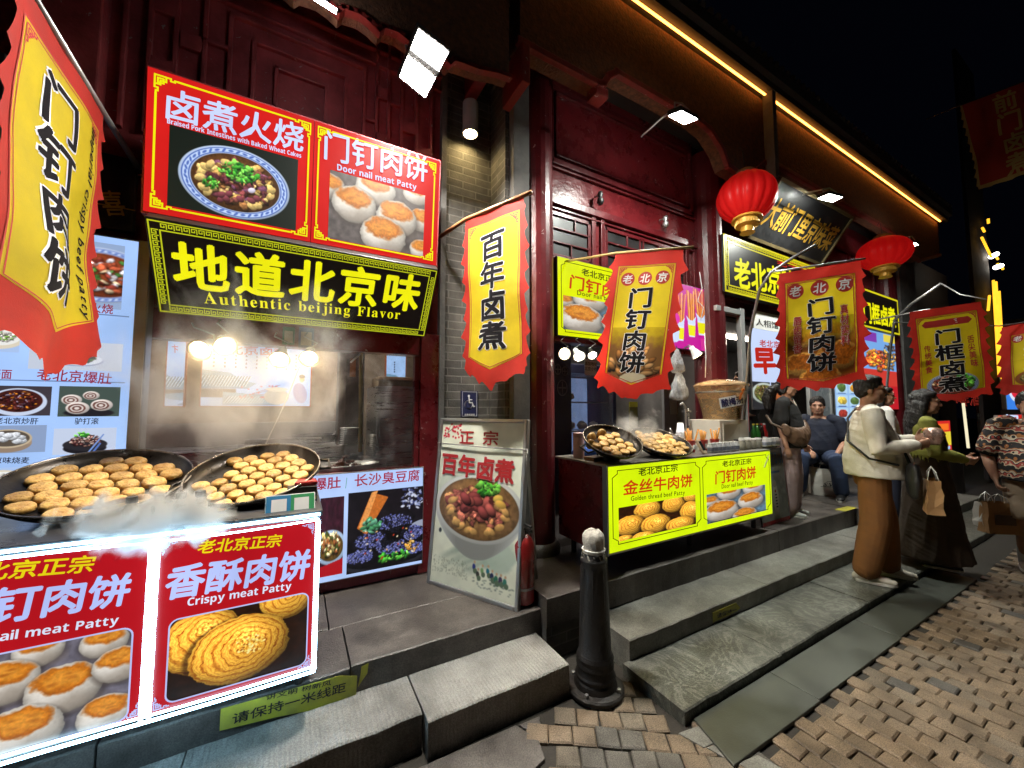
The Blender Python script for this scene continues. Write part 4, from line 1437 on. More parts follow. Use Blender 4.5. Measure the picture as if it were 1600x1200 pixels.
	s.fit(g, '正宗', (718, 683), (780, 685), 24, .03, z=.003, gap=.5)
	s.part(g, 'lettering', REDINK)
	g = MB(); s.fit(g, '百年卤煮', (690, 723), (805, 738), 38, .085, z=.003); s.part(g, 'lettering_halo', WHITEINK)
	g = MB(); s.fit(g, '百年卤煮', (690, 723), (805, 738), 38, .055, z=.0045); s.part(g, 'bold_lettering', REDINK)
	g = MB(); yb = s.L(750, 697)[1]
	g.tube([(-.012, yb + .004, .014), (Wd * .5, yb - .004, .016), (Wd + .012, yb - .004, .014)], .004, 6)
	g.tube([(Wd + .012, yb, .0), (Wd + .03, yb - .03, .02), (Wd + .02, yb - .10, .01), (Wd + .04, yb - .05, .0), (Wd + .025, yb - .13, .01), (Wd + .015, yb - .02, .02)], .004, 6)
	s.part(g, 'string', pmat('grey_string', (.35, .34, .32), .9, 0, .2, 30, .1))
aboard()
# ---- tall white menu board by the corner shop
s = Sign('menu_lightbox', 'tall pale blue menu lightbox with many dish photos beside the red window jamb', 'menu board', (-1.62, 2.862, .80), (1, 0, 0), (0, 0, 1))
x1, y1 = s.L(217, 378)
Wd, Hh = x1, y1
g = MB(); g.box(0, 0, -.10, Wd + .055, Hh + .012, -.002); s.part(g, 'case', M['alu'], bevel=.005)
g = MB(); g.box(.01, 0, -.003, Wd, Hh, 0); s.part(g, 'pale_panel', emat('lit_menu_acrylic', hx('a9cbff'), 1.0, True))
g = MB(); g.box(Wd + .002, 0, -.001, Wd + .05, Hh, .008); s.part(g, 'edge_trim', pmat('cream_trim', (.42, .36, .26), .5, .3, .15, 4, .05))
def dish(kind, asp=1.3, res=80, seed=1):
	a = Art(asp, res, (150, 172, 208), seed)
	c = asp / 2
	if kind == 'stew':
		a.bowl(c, .5, .62, .42, rim=(210, 225, 250), band=(60, 90, 180), broth=(150, 70, 40)); a.heap(c, .5, .46, .3, [(190, 90, 60), (230, 200, 160), (120, 50, 40), (80, 130, 60), (210, 205, 210)], 45, .18)
	elif kind == 'tripe':
		a.rect(0, 0, asp, 1, (196, 205, 222)); a.ell(c, .34, .64, .2, (150, 160, 190)); a.ell(c, .38, .62, .2, (226, 232, 245)); a.heap(c, .46, .5, .16, [(60, 130, 40), (90, 160, 60)], 34, .18); a.heap(c + .05, .56, .4, .22, [(46, 40, 44), (70, 60, 62), (30, 26, 30)], 50, .17); a.heap(c - .4, .46, .16, .1, [(220, 100, 30), (240, 240, 240)], 10, .3)
	elif kind == 'liver':
		a.rect(0, 0, asp, 1, (64, 58, 66)); a.ell(c, .46, .66, .46, (200, 212, 236)); a.ell(c, .5, .56, .38, (70, 30, 26)); a.heap(c, .5, .5, .34, [(70, 26, 28), (110, 50, 40), (200, 120, 40), (150, 130, 150), (50, 20, 30)], 90, .12)
	elif kind == 'roll':
		a.rect(0, 0, asp, 1, (70, 84, 78)); a.ell(c, .12, .6, .14, (36, 34, 40))
		for (x, y, r) in ((.3, .55, .24), (.75, .7, .2), (.45, .28, .28), (1.02, .38, .27)):
			a.ell(x, y, r, r * .72, (216, 206, 200), shade=.25)
			for t, cc in ((.74, (104, 62, 54)), (.56, (222, 212, 206)), (.4, (104, 62, 54)), (.22, (222, 212, 206))):
				a.ell(x - .02, y - .01, r * t, r * .72 * t, cc, wob=.2)
	elif kind == 'shaomai':
		a.rect(0, 0, asp, 1, (140, 160, 196)); a.ell(c - .1, .36, .6, .34, (150, 130, 112)); a.rect(c - .7, .3, c + .5, .5, (164, 142, 120)); a.ell(c - .1, .52, .6, .34, (196, 178, 150)); a.ell(c - .1, .53, .54, .29, (90, 80, 70))
		for i in range(14): a.ell(c - .1 + a.rng.uniform(-.4, .4), .56 + a.rng.uniform(-.16, .16), .13, .1, (206, 210, 216), shade=.4, wob=.6, tex=.5)
	elif kind == 'pot':
		a.rect(0, 0, asp, 1, (196, 208, 232)); a.ell(c, .22, .6, .22, (30, 28, 34)); a.ell(c, .36, .62, .24, (44, 42, 48)); a.heap(c, .5, .46, .24, [(96, 50, 52), (150, 110, 100), (60, 30, 34), (190, 170, 160)], 60, .15); a.greens(c - .1, .74, .22, .08, 24, .05); a.line(c + .1, .05, c + .5, .75, .05, (120, 150, 210)); a.line(c + .2, 0, c + .42, .4, .06, (90, 120, 190))
	elif kind == 'duck':
		a.rect(0, 0, asp, 1, (176, 200, 238)); a.ell(c, .55, .4, .5, (176, 74, 44), .2, shade=.4, wob=.3, tex=.6); a.ell(c + .2, .2, .16, .22, (120, 50, 30), -.3, shade=.4)
	else:
		a.rect(0, 0, asp, 1, (170, 196, 238)); a.ell(c, .5, .6, .4, (220, 210, 190)); a.ell(c, .52, .5, .3, (236, 236, 232)); a.heap(c, .54, .42, .22, [(240, 236, 226), (220, 214, 200), (120, 170, 70)], 60, .12)
	return a
for i, (kd, bl, tr) in enumerate((('stew', (118, 478), (196, 385)), ('duck', (-60, 440), (20, 352)), ('tripe', (44, 576), (193, 538)), ('other', (-40, 548), (34, 506)), ('liver', (-28, 650), (82, 604)), ('roll', (90, 651), (189, 605)),
								  ('shaomai', (-40, 710), (74, 664)), ('pot', (82, 711), (183, 668)), ('other', (-60, 770), (62, 728)), ('other', (80, 770), (180, 728)))):
	x0, y0 = s.L(*bl); xx, yy = s.L(*tr)
	s.pic(dish(kd, max(.5, (xx - x0) / (yy - y0)), 96, 40 + i), bl, tr)
g = MB(); ym = s.L(200, 495)[1]; g.box(.02, ym - .003, 0, Wd - .02, ym + .003, .003)
ym = s.L(190, 598)[1]; g.box(.02, ym - .003, 0, Wd - .02, ym + .003, .003); s.part(g, 'divider', emat('lit_grey_line', hx('7c94c8'), .8))
g = MB()
s.fit(g, '卤煮火烧', (100, 476), (178, 484), 17, .02); s.fit(g, '烤鸭', (-36, 466), (16, 470), 14, .02)
s.fit(g, '炸酱面', (-34, 583), (20, 585), 17, .02); s.fit(g, '老北京爆肚', (58, 584), (176, 592), 20, .02)
s.part(g, 'red_lettering', emat('lit_menu_red', hx('9c2440'), .9))
g = MB()
s.fit(g, '老北京炒肝', (-8, 657), (61, 658), 11, .02); s.fit(g, '驴打滚', (117, 658), (155, 658), 11, .02)
s.fit(g, '京味烧麦', (-10, 719), (47, 719), 11, .02); s.fit(g, '卤煮', (100, 717), (130, 717), 10, .02)
s.part(g, 'black_lettering', emat('lit_menu_black', hx('2a2c46'), .8))
# ---- black board with a small gold emblem, behind the flag
s = Sign('emblem_board', 'plain black board with a small gold double-happiness style emblem above the menu lightbox', 'sign board', (-1.36, 2.89, 2.545), (1, 0, 0), (0, 0, 1))
x1, y1 = s.L(213, 250)
g = MB(); g.box(0, 0, -.05, x1, y1, 0); s.part(g, 'board', M['black'], bevel=.004)
g = MB(); s.fit(g, '喜', (157, 318), (196, 318), 42, .02)
a0 = s.L(150, 318); a1 = s.L(212, 322); g.marks = []; g.box(a0[0], a0[1] - .003, .003, a1[0], a0[1] + .003, .0045)
s.part(g, 'gold_emblem', M['gold'])
# ---- signs of the second shop
def lemon_panel(s, g_line, x0, y0, x1, y1, c=.04, w=.005):
	"thin chamfered frame line"
	g_line.strip([(x0 + c, y0), (x1 - c, y0), (x1 - c, y0 + c * .45), (x1, y0 + c), (x1, y1 - c), (x1 - c, y1 - c * .45), (x1 - c, y1), (x0 + c, y1), (x0 + c, y1 - c * .45), (x0, y1 - c), (x0, y0 + c), (x0 + c, y0 + c * .45), (x0 + c, y0)], w, .002, .004)
BUNY = [(.30, .98, .33), (.85, .95, .30), (.0, .75, .2), (.38, .38, .40), (1.02, .62, .33), (.85, .0, .32), (1.35, .2, .25)]
s = Sign('yellow_lightbox_sign', 'bright yellow lightbox with a browned patty photo, behind the flag over the red counter', 'lightbox sign', (2.0, 2.74, 2.195), (1, 0, 0), (0, 0, 1))
Wd, Hh = 1.05, .725
g = MB(); g.box(0, 0, -.07, Wd, Hh, -.002); s.part(g, 'case', M['black'], bevel=.004)
g = MB(); g.box(.008, .006, -.003, Wd - .005, Hh - .006, 0); s.part(g, 'yellow_panel', E_YEL)
g = MB(); lemon_panel(s, g, .045, .04, Wd - .045, Hh - .04); s.part(g, 'border_line', E_LETK)
g = MB(); s.fit(g, '老北京正宗', (908, 424), (968, 440), 12, .03); s.fit(g, 'Door nail beef Patty', (901, 457), (984, 473), 10, .012); s.part(g, 'black_lettering', E_LETK)
g = MB(); s.fit(g, '门钉肉饼', (888, 439), (985, 464), 23, .035, shear=.05); s.part(g, 'red_lettering', emat('lit_scarlet_lettering', hx('d23a10'), .95))
a = art_buns(1.5, 130, 51, [(.05, .85, .2), (.62, 1.0, .4), (1.4, .9, .3), (.42, .38, .52), (1.3, .4, .4)], (80, 110, 130))
s.pic(a, (880, 514), (975, 478))
s = Sign('pink_lightbox_sign', 'magenta lightbox with fried dough sticks in paper cups, beside the second red column', 'lightbox sign', (3.40, 2.735, 2.20), (1, 0, 0), (0, 0, 1))
Wd, Hh = .80, .735
g = MB(); g.box(0, 0, -.06, Wd, Hh, -.002); s.part(g, 'case', M['black'], bevel=.004)
a = Art(Wd / Hh, 170, (196, 16, 150), 52)
def cup(x, y, w, h, n, sp):
	for i in range(n):
		q = (i / (n - 1.) - .5)
		a.line(x + q * w * .6, y + h * .6, x + q * sp, y + h + .42 + .05 * a.rng.random(), .026, [(214, 110, 40), (244, 176, 96), (190, 80, 30), (236, 150, 70)][i % 4])
	a.poly([(x - w / 2, y + h), (x + w / 2, y + h), (x + w * .36, y), (x - w * .36, y)], (220, 228, 250))
	a.poly([(x - w * .47, y + h * .7), (x + w * .47, y + h * .7), (x + w * .38, y + .02), (x - w * .38, y + .02)], (236, 230, 20))
	a.poly([(x - w * .7, y + h * 1.25), (x, y + h * .9), (x + w * .6, y + h * 1.3), (x + w * .4, y + h * .8), (x - w * .4, y + h * .8)], (206, 222, 250))
cup(.86, .25, .2, .28, 9, .34); cup(.62, .2, .19, .26, 7, .2); cup(.34, .12, .2, .28, 8, .3); cup(1.02, .3, .12, .2, 4, .1)
a.ell(.22, .45, .12, .1, (220, 40, 170)); a.ell(.2, .22, .12, .16, (206, 220, 250), wob=.6)
a.poly([(1.0, .72), (1.015, .76), (1.03, .72), (1.015, .66)], (240, 230, 255))
for i in range(8): a.line(.86 + i * .03, 0, .84 + i * .034, .2, .012, (230, 90, 150))
a.mesh('printed_panel', LIT, s.o, .006, .006, Wd - .012, Hh - .012, 0)
s = Sign('gold_frame_lightbox', 'black lightbox with gold key frame and yellow characters, left of the wide flag under a lantern', 'lightbox sign', (4.28, 2.60, 2.90), (1, 0, 0), (0, 0, 1))
s.o["label"] = 'black lightbox with broad gold frame and yellow characters, right under the tilted plaque'
s.o["label"] = 'black lightbox with broad gold frame and yellow characters, hung below the tilted plaque'
Wd, Hh = 2.2, .69
g = MB(); g.box(0, 0, -.09, Wd, Hh, -.002); s.part(g, 'case', M['black'], bevel=.005)
g = MB(); g.box(.0, .0, -.001, Wd, Hh, .002); s.part(g, 'black_panel', MATS['lit_black_acrylic'])
g = MB()
for q, lw in ((.012, .022), (.085, .014)):
	g.strip([(q, q), (q, Hh - q), (Wd - q, Hh - q), (Wd - q, q), (q, q)], lw, .003, .006)
meander(g, .07, .032, Wd - .07, .032, 40, .034, .006, .003, .006)
meander(g, Wd - .07, Hh - .032, .07, Hh - .032, 40, .034, .006, .003, .006)
meander(g, .032, Hh - .07, .032, .07, 12, .034, .006, .003, .006)
s.part(g, 'gold_border', emat('lit_gold_line', hx('dcd21c'), .95))
g = MB(); s.fit(g, '老北京味道', (1146, 425), (1262, 448), 46, .05, shear=.05); s.part(g, 'lettering', E_LETY)
g = MB(); s.fit(g, '老字号', (1213, 409), (1262, 421), 12, .03); s.part(g, 'red_lettering', E_LETR)
# tilted plaque
p0 = onY(1174, 372, 2.62); p1 = onY(1286, 412, 2.62); p0.z = p1.z = 3.66
p0.x = 4.85;
s = Sign('tilted_plaque', 'tilted black wooden plaque with gold brush characters, hanging from the eave by the lantern', 'plaque', (4.80, 2.62, 3.66), (1, 0, 0), (0, -.45, .62))
Wd, Hh = 1.92, .70
g = MB(); g.box(0, 0, -.05, Wd, Hh, 0); s.part(g, 'board', M['black'], bevel=.006)
g = MB()
g.strip([(.02, .02), (.02, Hh - .02), (Wd - .02, Hh - .02), (Wd - .02, .02), (.02, .02)], .035, .0, .02)
s.part(g, 'frame', pmat('dull_gilt', (.20, .15, .07), .5, .5, .3, 10, .2))
g = MB(); text(g, '大前门里京味菜', Wd / 2, Hh / 2, .34, .035, .004, 'c', .72, .08, jit=.04); s.part(g, 'gold_lettering', pmat('bright_gilt', (.8, .45, .06), .35, .5, .2, 12, .1))
s = Sign('end_black_lightbox', 'narrow black lightbox with lemon characters beyond the wide flag, by the grey post', 'lightbox sign', (7.35, 2.60, 2.88), (1, 0, 0), (0, 0, 1))
x1, y1 = s.L(1402, 469); Wd, Hh = x1, y1
g = MB(); g.box(0, 0, -.09, Wd, Hh, -.002); s.part(g, 'case', M['black'], bevel=.005)
g = MB(); g.box(0, 0, -.001, Wd, Hh, .002); s.part(g, 'black_panel', MATS['lit_black_acrylic'])
g = MB(); g.strip([(.015, .02), (.015, Hh - .02), (Wd - .02, Hh - .02), (Wd - .02, .02), (.015, .02)], .03, .003, .006); s.part(g, 'yellow_border', MATS['lit_gold_line'])
g = MB(); s.fit(g, '门框卤煮', (1348, 487), (1399, 497), 34, .05); s.part(g, 'lettering', E_LETY)
# ---- printed boards by the door of the second bay
def flatboard(name, label, bl, tr, Y, art=None, lets=(), base=None, lit=True, cat='poster', ct=.02):
	a0 = onY(*bl, Y); a1 = onY(*tr, Y)
	s = Sign(name, label, cat, (a0.x, Y, a0.z), (1, 0, 0), (0, 0, 1))
	w, h = a1.x - a0.x, a1.z - a0.z
	g = MB(); g.box(0, 0, -ct, w, h, -.001); s.part(g, 'backing', M['alu'], bevel=.003)
	if art is not None:
		art.mesh('print', LIT if lit else GLOSSY, s.o, .004, .004, w - .008, h - .008, .001)
	else:
		g = MB(); g.box(.004, .004, 0, w - .004, h - .004, .002); s.part(g, 'face', base)
	for (st, a, b, hp, off, mt, kw) in lets:
		g = MB(); s.fit(g, st, a, b, hp, off, z=.004, **kw); s.part(g, 'lettering', mt)
	return s
flatboard('paper_notice', 'white strip sign with small black characters above the breakfast poster', (1178, 519), (1222, 494), 2.68, None, [('人相馆', (1180, 503), (1216, 509), 12, .02, INK, {})], M['white'], False, 'notice')
a = Art(.62, 200, (196, 212, 246), 61)
a.rect(0, 0, .62, .34, (40, 40, 44)); a.bowl(.2, .2, .22, .13, rim=(190, 200, 190), band=None, broth=(110, 100, 50)); a.heap(.2, .2, .17, .1, [(120, 130, 60), (190, 170, 120), (90, 60, 40)], 40, .2)
a.bowl(.5, .16, .16, .1, band=None, broth=(160, 90, 50)); a.line(.31, 0, .31, .34, .02, (190, 205, 240))
flatboard('breakfast_poster', 'lit white poster with one huge red character above two dish photos', (1177, 640), (1226, 521), 2.66, a,
		  [('早', (1176, 563), (1212, 563), 44, .07, E_LETR, {}), ('老北京', (1186, 536), (1218, 539), 12, .03, E_LETR, {})])
a = Art(.55, 190, (150, 190, 235), 62)
for r in range(5):
	for c in range(2):
		y, x = .1 + r * .18, .14 + c * .27
		a.rect(x - .12, y - .075, x + .12, y + .075, (180, 214, 240)); a.ell(x, y, .09, .055, [(90, 120, 60), (210, 150, 40), (170, 60, 50), (230, 200, 80)][(r + c) % 4], shade=.3, wob=.5, tex=.8)
		a.rect(x - .08, y - .085, x + .08, y - .07, (60, 90, 160))
a.rect(0, .95, .55, 1, (230, 190, 60))
flatboard('blue_menu_poster', 'lit light blue poster of small dish photos behind the seated man', (1309, 700), (1343, 588), 2.78, a)
a = Art(.5, 190, (206, 60, 50), 63)
a.rect(0, .5, .5, 1, (120, 170, 230)); a.heap(.2, .62, .18, .14, [(230, 110, 50), (240, 170, 60), (180, 50, 40)], 60, .2); a.heap(.38, .7, .12, .2, [(240, 190, 90), (200, 140, 60), (90, 60, 50)], 50, .2)
a.rect(.02, .85, .2, .97, (130, 60, 170)); a.rect(.3, .88, .48, .98, (230, 210, 80)); a.rect(0, 0, .5, .3, (190, 30, 40))
for i in range(8): a.rect(.05 + .05 * (i % 4) * 2, .08 + .1 * (i // 4), .1 + .05 * (i % 4) * 2, .13 + .1 * (i // 4), (240, 220, 190))
flatboard('skewer_poster', 'lit orange and blue poster of fried skewers below the narrow black lightbox', (1353, 640), (1400, 524), 2.66, a)
# ------------------------------------------------------------------ lamps
def onplane(px, py, c, n):
	d = Vector(ray(px, py)); e = Vector((0, 0, EYE)); n = Vector(n)
	return e + d * ((Vector(c) - e).dot(n) / d.dot(n))
COLD = emat('cold_led', (.97, 1.0, .92), 1300, True)
COLDW = emat('white_led', (1.0, .95, .86), 1150, True)
def flood(label, quad, c, n, arm_to, mods=1, mat=None, group='floodlights hung under the eaves'):
	n = Vector(n).normalized()
	P = [onplane(x, y, c, n) for x, y in quad]       # corners in order round the glass
	cen = sum(P, Vector()) / 4
	ux = (P[1] - P[0]).normalized()
	m = frame(cen, ux, n.cross(ux))
	inv = m.inverted()
	q = [inv @ p for p in P]
	t = thing('floodlight', label, 'floodlight', mat=m, group=group)
	big = [Vector((p.x * 1.12, p.y * 1.08)) for p in q]
	g = MB(); g.prism([(p.x, p.y) for p in big], -.05, -.006)
	g.build('housing', M['black'], t, bevel=.006)
	lerp = lambda a, b, k: a + (b - a) * k
	spans = [(0, 1)] if mods == 1 else [(0.02, .40), (.55, .78), (.795, .99)]
	for a, b in spans:
		g = MB()
		g.add([(*p[:2], -.003) for p in (lerp(q[0], q[3], a), lerp(q[1], q[2], a), lerp(q[1], q[2], b), lerp(q[0], q[3], b))], [(0, 1, 2, 3)])
		g.build('led_glass', mat or COLD, t)
	g = MB()
	w = abs(q[1].x - q[0].x) * .5
	top = inv @ Vector(arm_to)
	g.tube([(-w, 0, -.02), (-w, 0, -.10), (0, 0, -.13), (w, 0, -.10), (w, 0, -.02)], .008, 6)
	g.tube([(0, 0, -.13), top * .5 + Vector((.02, 0, -.1)), top], .009, 6)
	g.build('bracket', M['alu'], t)
	return t
flood('double floodlight of two white LED blocks under the scalloped eave of the snack shop', [(655, 46), (701, 81), (664, 153), (625, 121)], onY(662, 100, 2.22), (.05, -.40, -.91), (.72, 2.40, 4.1), 2, COLDW)
flood('bright floodlight over the red panelling beside the big round lantern', [(1045, 182), (1069, 195), (1090, 187), (1065, 174)], (2.85, 2.1, 3.97), (0, -.03, -1), (2.75, 2.42, 4.1))
flood('floodlight between the tilted plaque and the far lantern', [(1279, 311), (1300, 316), (1316, 309), (1296, 304)], (5.5, 2.1, 4.03), (0, -.03, -1), (5.3, 2.42, 4.15))
flood('small floodlight at the far end of the eave, half hidden by a lantern', [(1418, 380), (1426, 385), (1435, 383), (1426, 379)], (8.1, 2.1, 4.04), (0, -.03, -1), (8.0, 2.42, 4.15))
# cylinder wall lamp
c = onY(735, 186, 2.88)
t = thing('wall_lamp', 'grey cylinder wall lamp shining warm light down the brick pillar', 'wall lamp', c)
g = MB(); g.lathe([(.0, .14), (.062, .14), (.066, .13), (.066, -.13), (.058, -.135), (.056, -.10)], 24); g.build('cylinder', pmat('grey_lamp_paint', (.42, .42, .42), .5, 0, .1, 5, .05), t, smooth=False)
g = MB(); g.lathe([(0, -.10), (.056, -.10)], 20); g.build('lamp_glass', emat('warm_lamp_glass', hx('ffdf9a'), 160, True), t)
g = MB(); g.box(-.02, .05, -.04, .02, .13, .04); g.build('wall_bracket', M['alu'], t)
# tube lamp at the top
t = thing('tube_lamp', 'thin white tube lamp sticking out below the scalloped eave trim', 'tube lamp', onY(510, 8, 2.2))
a, b = onY(485, -8, 2.2) - Vector(t.location), onY(526, 18, 2.2) - Vector(t.location)
g = MB(); g.tube([a, b], .012, 10); g.build('tube', emat('dim_tube', (.85, .95, 1), 100, True), t)
g = MB(); g.tube([b, b * 1.12], .015, 10); g.tube([(0, 0, .0), (0, .12, .25)], .006, 6); g.build('holder', M['alu'], t)
# warm spot lamps on cables
WARM = emat('warm_spot_glass', hx('ffdca0'), 170, True)
WHITEB = emat('warm_white_bulb', hx('fff2dc'), 220, True)
def spot(label, p, aim, r, group, glass, hood, top=None, four=False):
	aim = Vector(aim).normalized()
	ux = Vector((.1, .2, 1)).cross(aim).normalized()
	m = frame(p, ux, aim.cross(ux))
	t = thing('spot_lamp', label, 'spot lamp', mat=m, group=group)
	g = MB(); g.lathe([(.0, -2.1 * r), (.45 * r, -2.1 * r), (.5 * r, -1.5 * r), (.62 * r, -1.2 * r), (1.0 * r, .05 * r), (1.08 * r, .08 * r), (1.0 * r, .1 * r), (.80 * r, -.05 * r), (.74 * r, -.25 * r)], 24)
	g.build('hood', hood, t, smooth=True)
	g = MB(); g.lathe([(0, -.10 * r), (.5 * r, -.12 * r), (.76 * r, -.2 * r)], 22); g.build('lamp_glass', glass, t, smooth=True)
	if top is not None:
		q = m.inverted() @ Vector(top)
		g = MB()
		st = Vector((0, 0, -2.1 * r))
		mid = (st + q) * .5
		g.tube([st, st + Vector((0, 0, -.03)), mid + Vector((.05, -.02, -.03)), mid + Vector((-.03, .03, .0)), q], .005, 6)
		g.build('cable', M['alu'], t)
	return t
WG = 'warm spot lamps along the serving window'
for (lb, x, y, Y, aim, top) in (('warm spot lamp at the jamb end of the serving window, tilted outward', 312, 547, 2.62, (-.25, -.75, -.45), (300, 505)),
								('warm spot lamp with an amber rim, second from the menu lightbox', 352, 541, 2.66, (.25, -.8, -.45), (345, 500)),
								('warm spot lamp with a pale grey hood, over the middle of the serving window', 437, 562, 2.70, (-.1, -.75, -.6), (432, 520)),
								('warm spot lamp with an orange glow, below the blue square sticker', 483, 560, 2.72, (-.08, -.78, -.55), (480, 520))):
	spot(lb, onY(x, y, Y), aim, .055, WG, WARM, M['alu'], onY(top[0], top[1], 2.94))
SG = 'small spot lamps above the red counter'
spot('round four-bulb spot lamp next to the red column, above the patty pans', onY(882, 553, 2.55), (-.35, -.9, -.2), .05, SG, WARM, M['white'], onY(884, 525, 2.8))
spot('white-rimmed spot lamp angled sideways, second from the red column', onY(905, 557, 2.57), (-.2, -.7, -.6), .05, SG, WHITEB, M['white'], onY(906, 525, 2.8))
spot('black-hooded spot lamp under the yellow lightbox edge', onY(926, 556, 2.6), (-.3, -.7, -.65), .045, SG, WHITEB, M['black'], onY(927, 525, 2.8))
spot('white tube-shaped spot lamp under the magenta lightbox, aimed at the cups', onY(1090, 556, 2.5), (.25, -.45, -.85), .055, SG, WARM, M['white'], onY(1070, 545, 2.72))
# red lanterns
def lantern(label, px, py, Y, r, squash, lean=0):
	c = onY(px, py, Y)
	t = thing('red_lantern', label, 'lantern', c, 'red lanterns hanging from the eave')
	t.rotation_euler = (0, lean, .4)
	g = MB()
	n, k = 96, 18
	vs, fs = [], []
	for i in range(k + 1):
		th = -1.22 + 2.44 * i / k
		for j in range(n):
			ph = 2 * math.pi * j / n
			rr = r * math.cos(th) * (1 - .07 * abs(math.cos(ph * 8)) ** 5)
			vs.append((rr * math.cos(ph), rr * math.sin(ph), r * squash * math.sin(th)))
	for i in range(k):
		for j in range(n):
			fs.append((i * n + j, i * n + (j + 1) % n, (i + 1) * n + (j + 1) % n, (i + 1) * n + j))
	g.add(vs, fs)
	m = emat('lantern_silk', hx('e01414'), .30, False, base=(.5, .012, .012))  # faint red emission put in for floodlight falling on the silk
	g.build('shell', m, t, smooth=True)
	gm = pmat('lantern_gold', (.72, .38, .05), .42, .2, .2, 14, .2)
	z0 = -r * squash * math.sin(1.22)
	R0 = r * math.cos(1.22)
	g = MB()
	pr = [(R0 * 1.0, z0 + .02), (R0 * 1.45, z0 + .01), (R0 * 1.5, z0 - .012), (R0 * 1.2, z0 - .02), (R0 * 1.1, z0 - .07), (R0 * .75, z0 - .085), (R0 * .62, z0 - .09), (R0 * .6, z0 - .14), (R0 * .72, z0 - .15), (0, z0 - .152)]
	g.lathe(pr, 28)
	for i in range(28):
		a = 2 * math.pi * i / 28
		g.box(-.004, -.004, -.055, .004, .004, .0, Matrix.Translation((R0 * 1.14 * math.cos(a), R0 * 1.14 * math.sin(a), z0 - .015)))
	g.build('bottom_cap', gm, t, smooth=False)
	g = MB(); g.lathe([(0, -z0 + .05), (R0 * .9, -z0 + .05), (R0 * 1.1, -z0 + .02), (R0 * 1.3, -z0 + .0), (R0 * 1.2, -z0 - .02)], 28); g.build('top_cap', pmat('lantern_top', (.22, .13, .06), .6, 0, .3, 9, .2), t)
	g = MB(); g.tube([(0, 0, -z0 + .05), (0, .02, -z0 + .3), (0, .05, 4.42 - c.z)], .006, 6); g.build('cord', M['black'], t)
lantern('big red round lantern with gold cap by the second red column', 1166, 309, 2.25, .288, .92, .06)
lantern('flatter red lantern with gold cap further along the eave, above the bowl flag', 1381, 396, 2.25, .335, .74, .05)
# wall knobs (camera and bell) on the red panel
for (lb, x, y) in (('dark round camera bracket on the glossy red panel', 938, 308), ('small grey bulb holder on the red rail near the second column', 1040, 345)):
	c = onY(x, y, 2.74)
	t = thing('wall_fitting', lb, 'fitting', c, 'fittings on the red rail')
	g = MB(); g.lathe([(0, .05), (.022, .05), (.03, .02), (.018, .0), (.03, -.02), (.034, -.05), (.02, -.075), (0, -.08)], 16); g.build('head', M['black'] if x < 1000 else M['alu'], t, smooth=True)
	g = MB(); g.tube([(0, .0, .03), (0, .08, .04)], .01, 8); g.build('arm', M['alu'], t)
# neon outline on the far tower front
NG = emat('golden_neon', hx('ffb82c'), 1.8, True)
t = thing('neon_frieze', 'tall golden neon outline of bars and hooks glowing at the end of the street', 'neon sign', onY(1555, 600, 2.1))
o_ = Vector(t.location)
seg = [((1552, 438), (1561, 588)), ((1556, 440), (1566, 592)), ((1561, 455), (1569, 590)), ((1534, 371), (1549, 402)), ((1535, 356), (1538, 362)), ((1544, 342), (1544.5, 349)), ((1556, 400), (1559, 405)), ((1546, 462), (1544, 485)), ((1559, 412), (1561, 418)), ((1565, 414), (1567, 421))]
for (a, b) in seg:
	g = MB(); g.tube([onY(*a, 2.1) - o_, onY(*b, 2.1) - o_], .022, 8); g.build('neon_tube', NG, t)
for (a, b) in (((1549, 401), (1557, 397)), ((1556, 418), (1564, 415))):
	g = MB(); g.tube([onY(*a, 2.1) - o_, onY(*b, 2.1) - o_], .05, 8); g.build('spot_head', emat('white_neon_head', (1, .93, .8), 9, True), t)
g = MB(); g.box(-.5, .1, -2, .9, .16, 7.5); g.build('backing_wall', M['dark'], t)
# ------------------------------------------------------------------ flags
def dep(px, py, d):
	r = ray(px, py)
	return Vector((r[0] * d, r[1] * d, EYE + r[2] * d))
CLOTH_R = pmat('flag_red_cloth', (.52, .026, .016), .7, 0, .16, 5, .25, 260)
CLOTH_Y = pmat('flag_yellow_cloth', (.66, .50, .010), .72, 0, .12, 5, .25, 260)
for m_ in (CLOTH_R, CLOTH_Y):
	nt = m_.node_tree
	b = nt.nodes['Principled BSDF']
	out = [n for n in nt.nodes if n.type == 'OUTPUT_MATERIAL'][0]
	tr = nt.nodes.new('ShaderNodeBsdfTranslucent')
	ms = nt.nodes.new('ShaderNodeMixShader'); ms.inputs[0].default_value = .42
	nt.links.new(b.inputs['Base Color'].links[0].from_socket, tr.inputs[0])
	nt.links.new(b.outputs[0], ms.inputs[1]); nt.links.new(tr.outputs[0], ms.inputs[2])
	nt.links.new(ms.outputs[0], out.inputs[0])
FLAGPRINT = print_mat('flag_print', 0, .7, .2)
REDLINE = pmat('flag_red_print', (.40, .025, .02), .7, 0, .1, 8, 0)
YELLINE = pmat('flag_yellow_line', (.62, .46, .02), .7, 0, .1, 8, 0)
BLKPRINT = pmat('flag_black_print', (.010, .009, .011), .9, 0, .1, 8, 0, spec=.1)
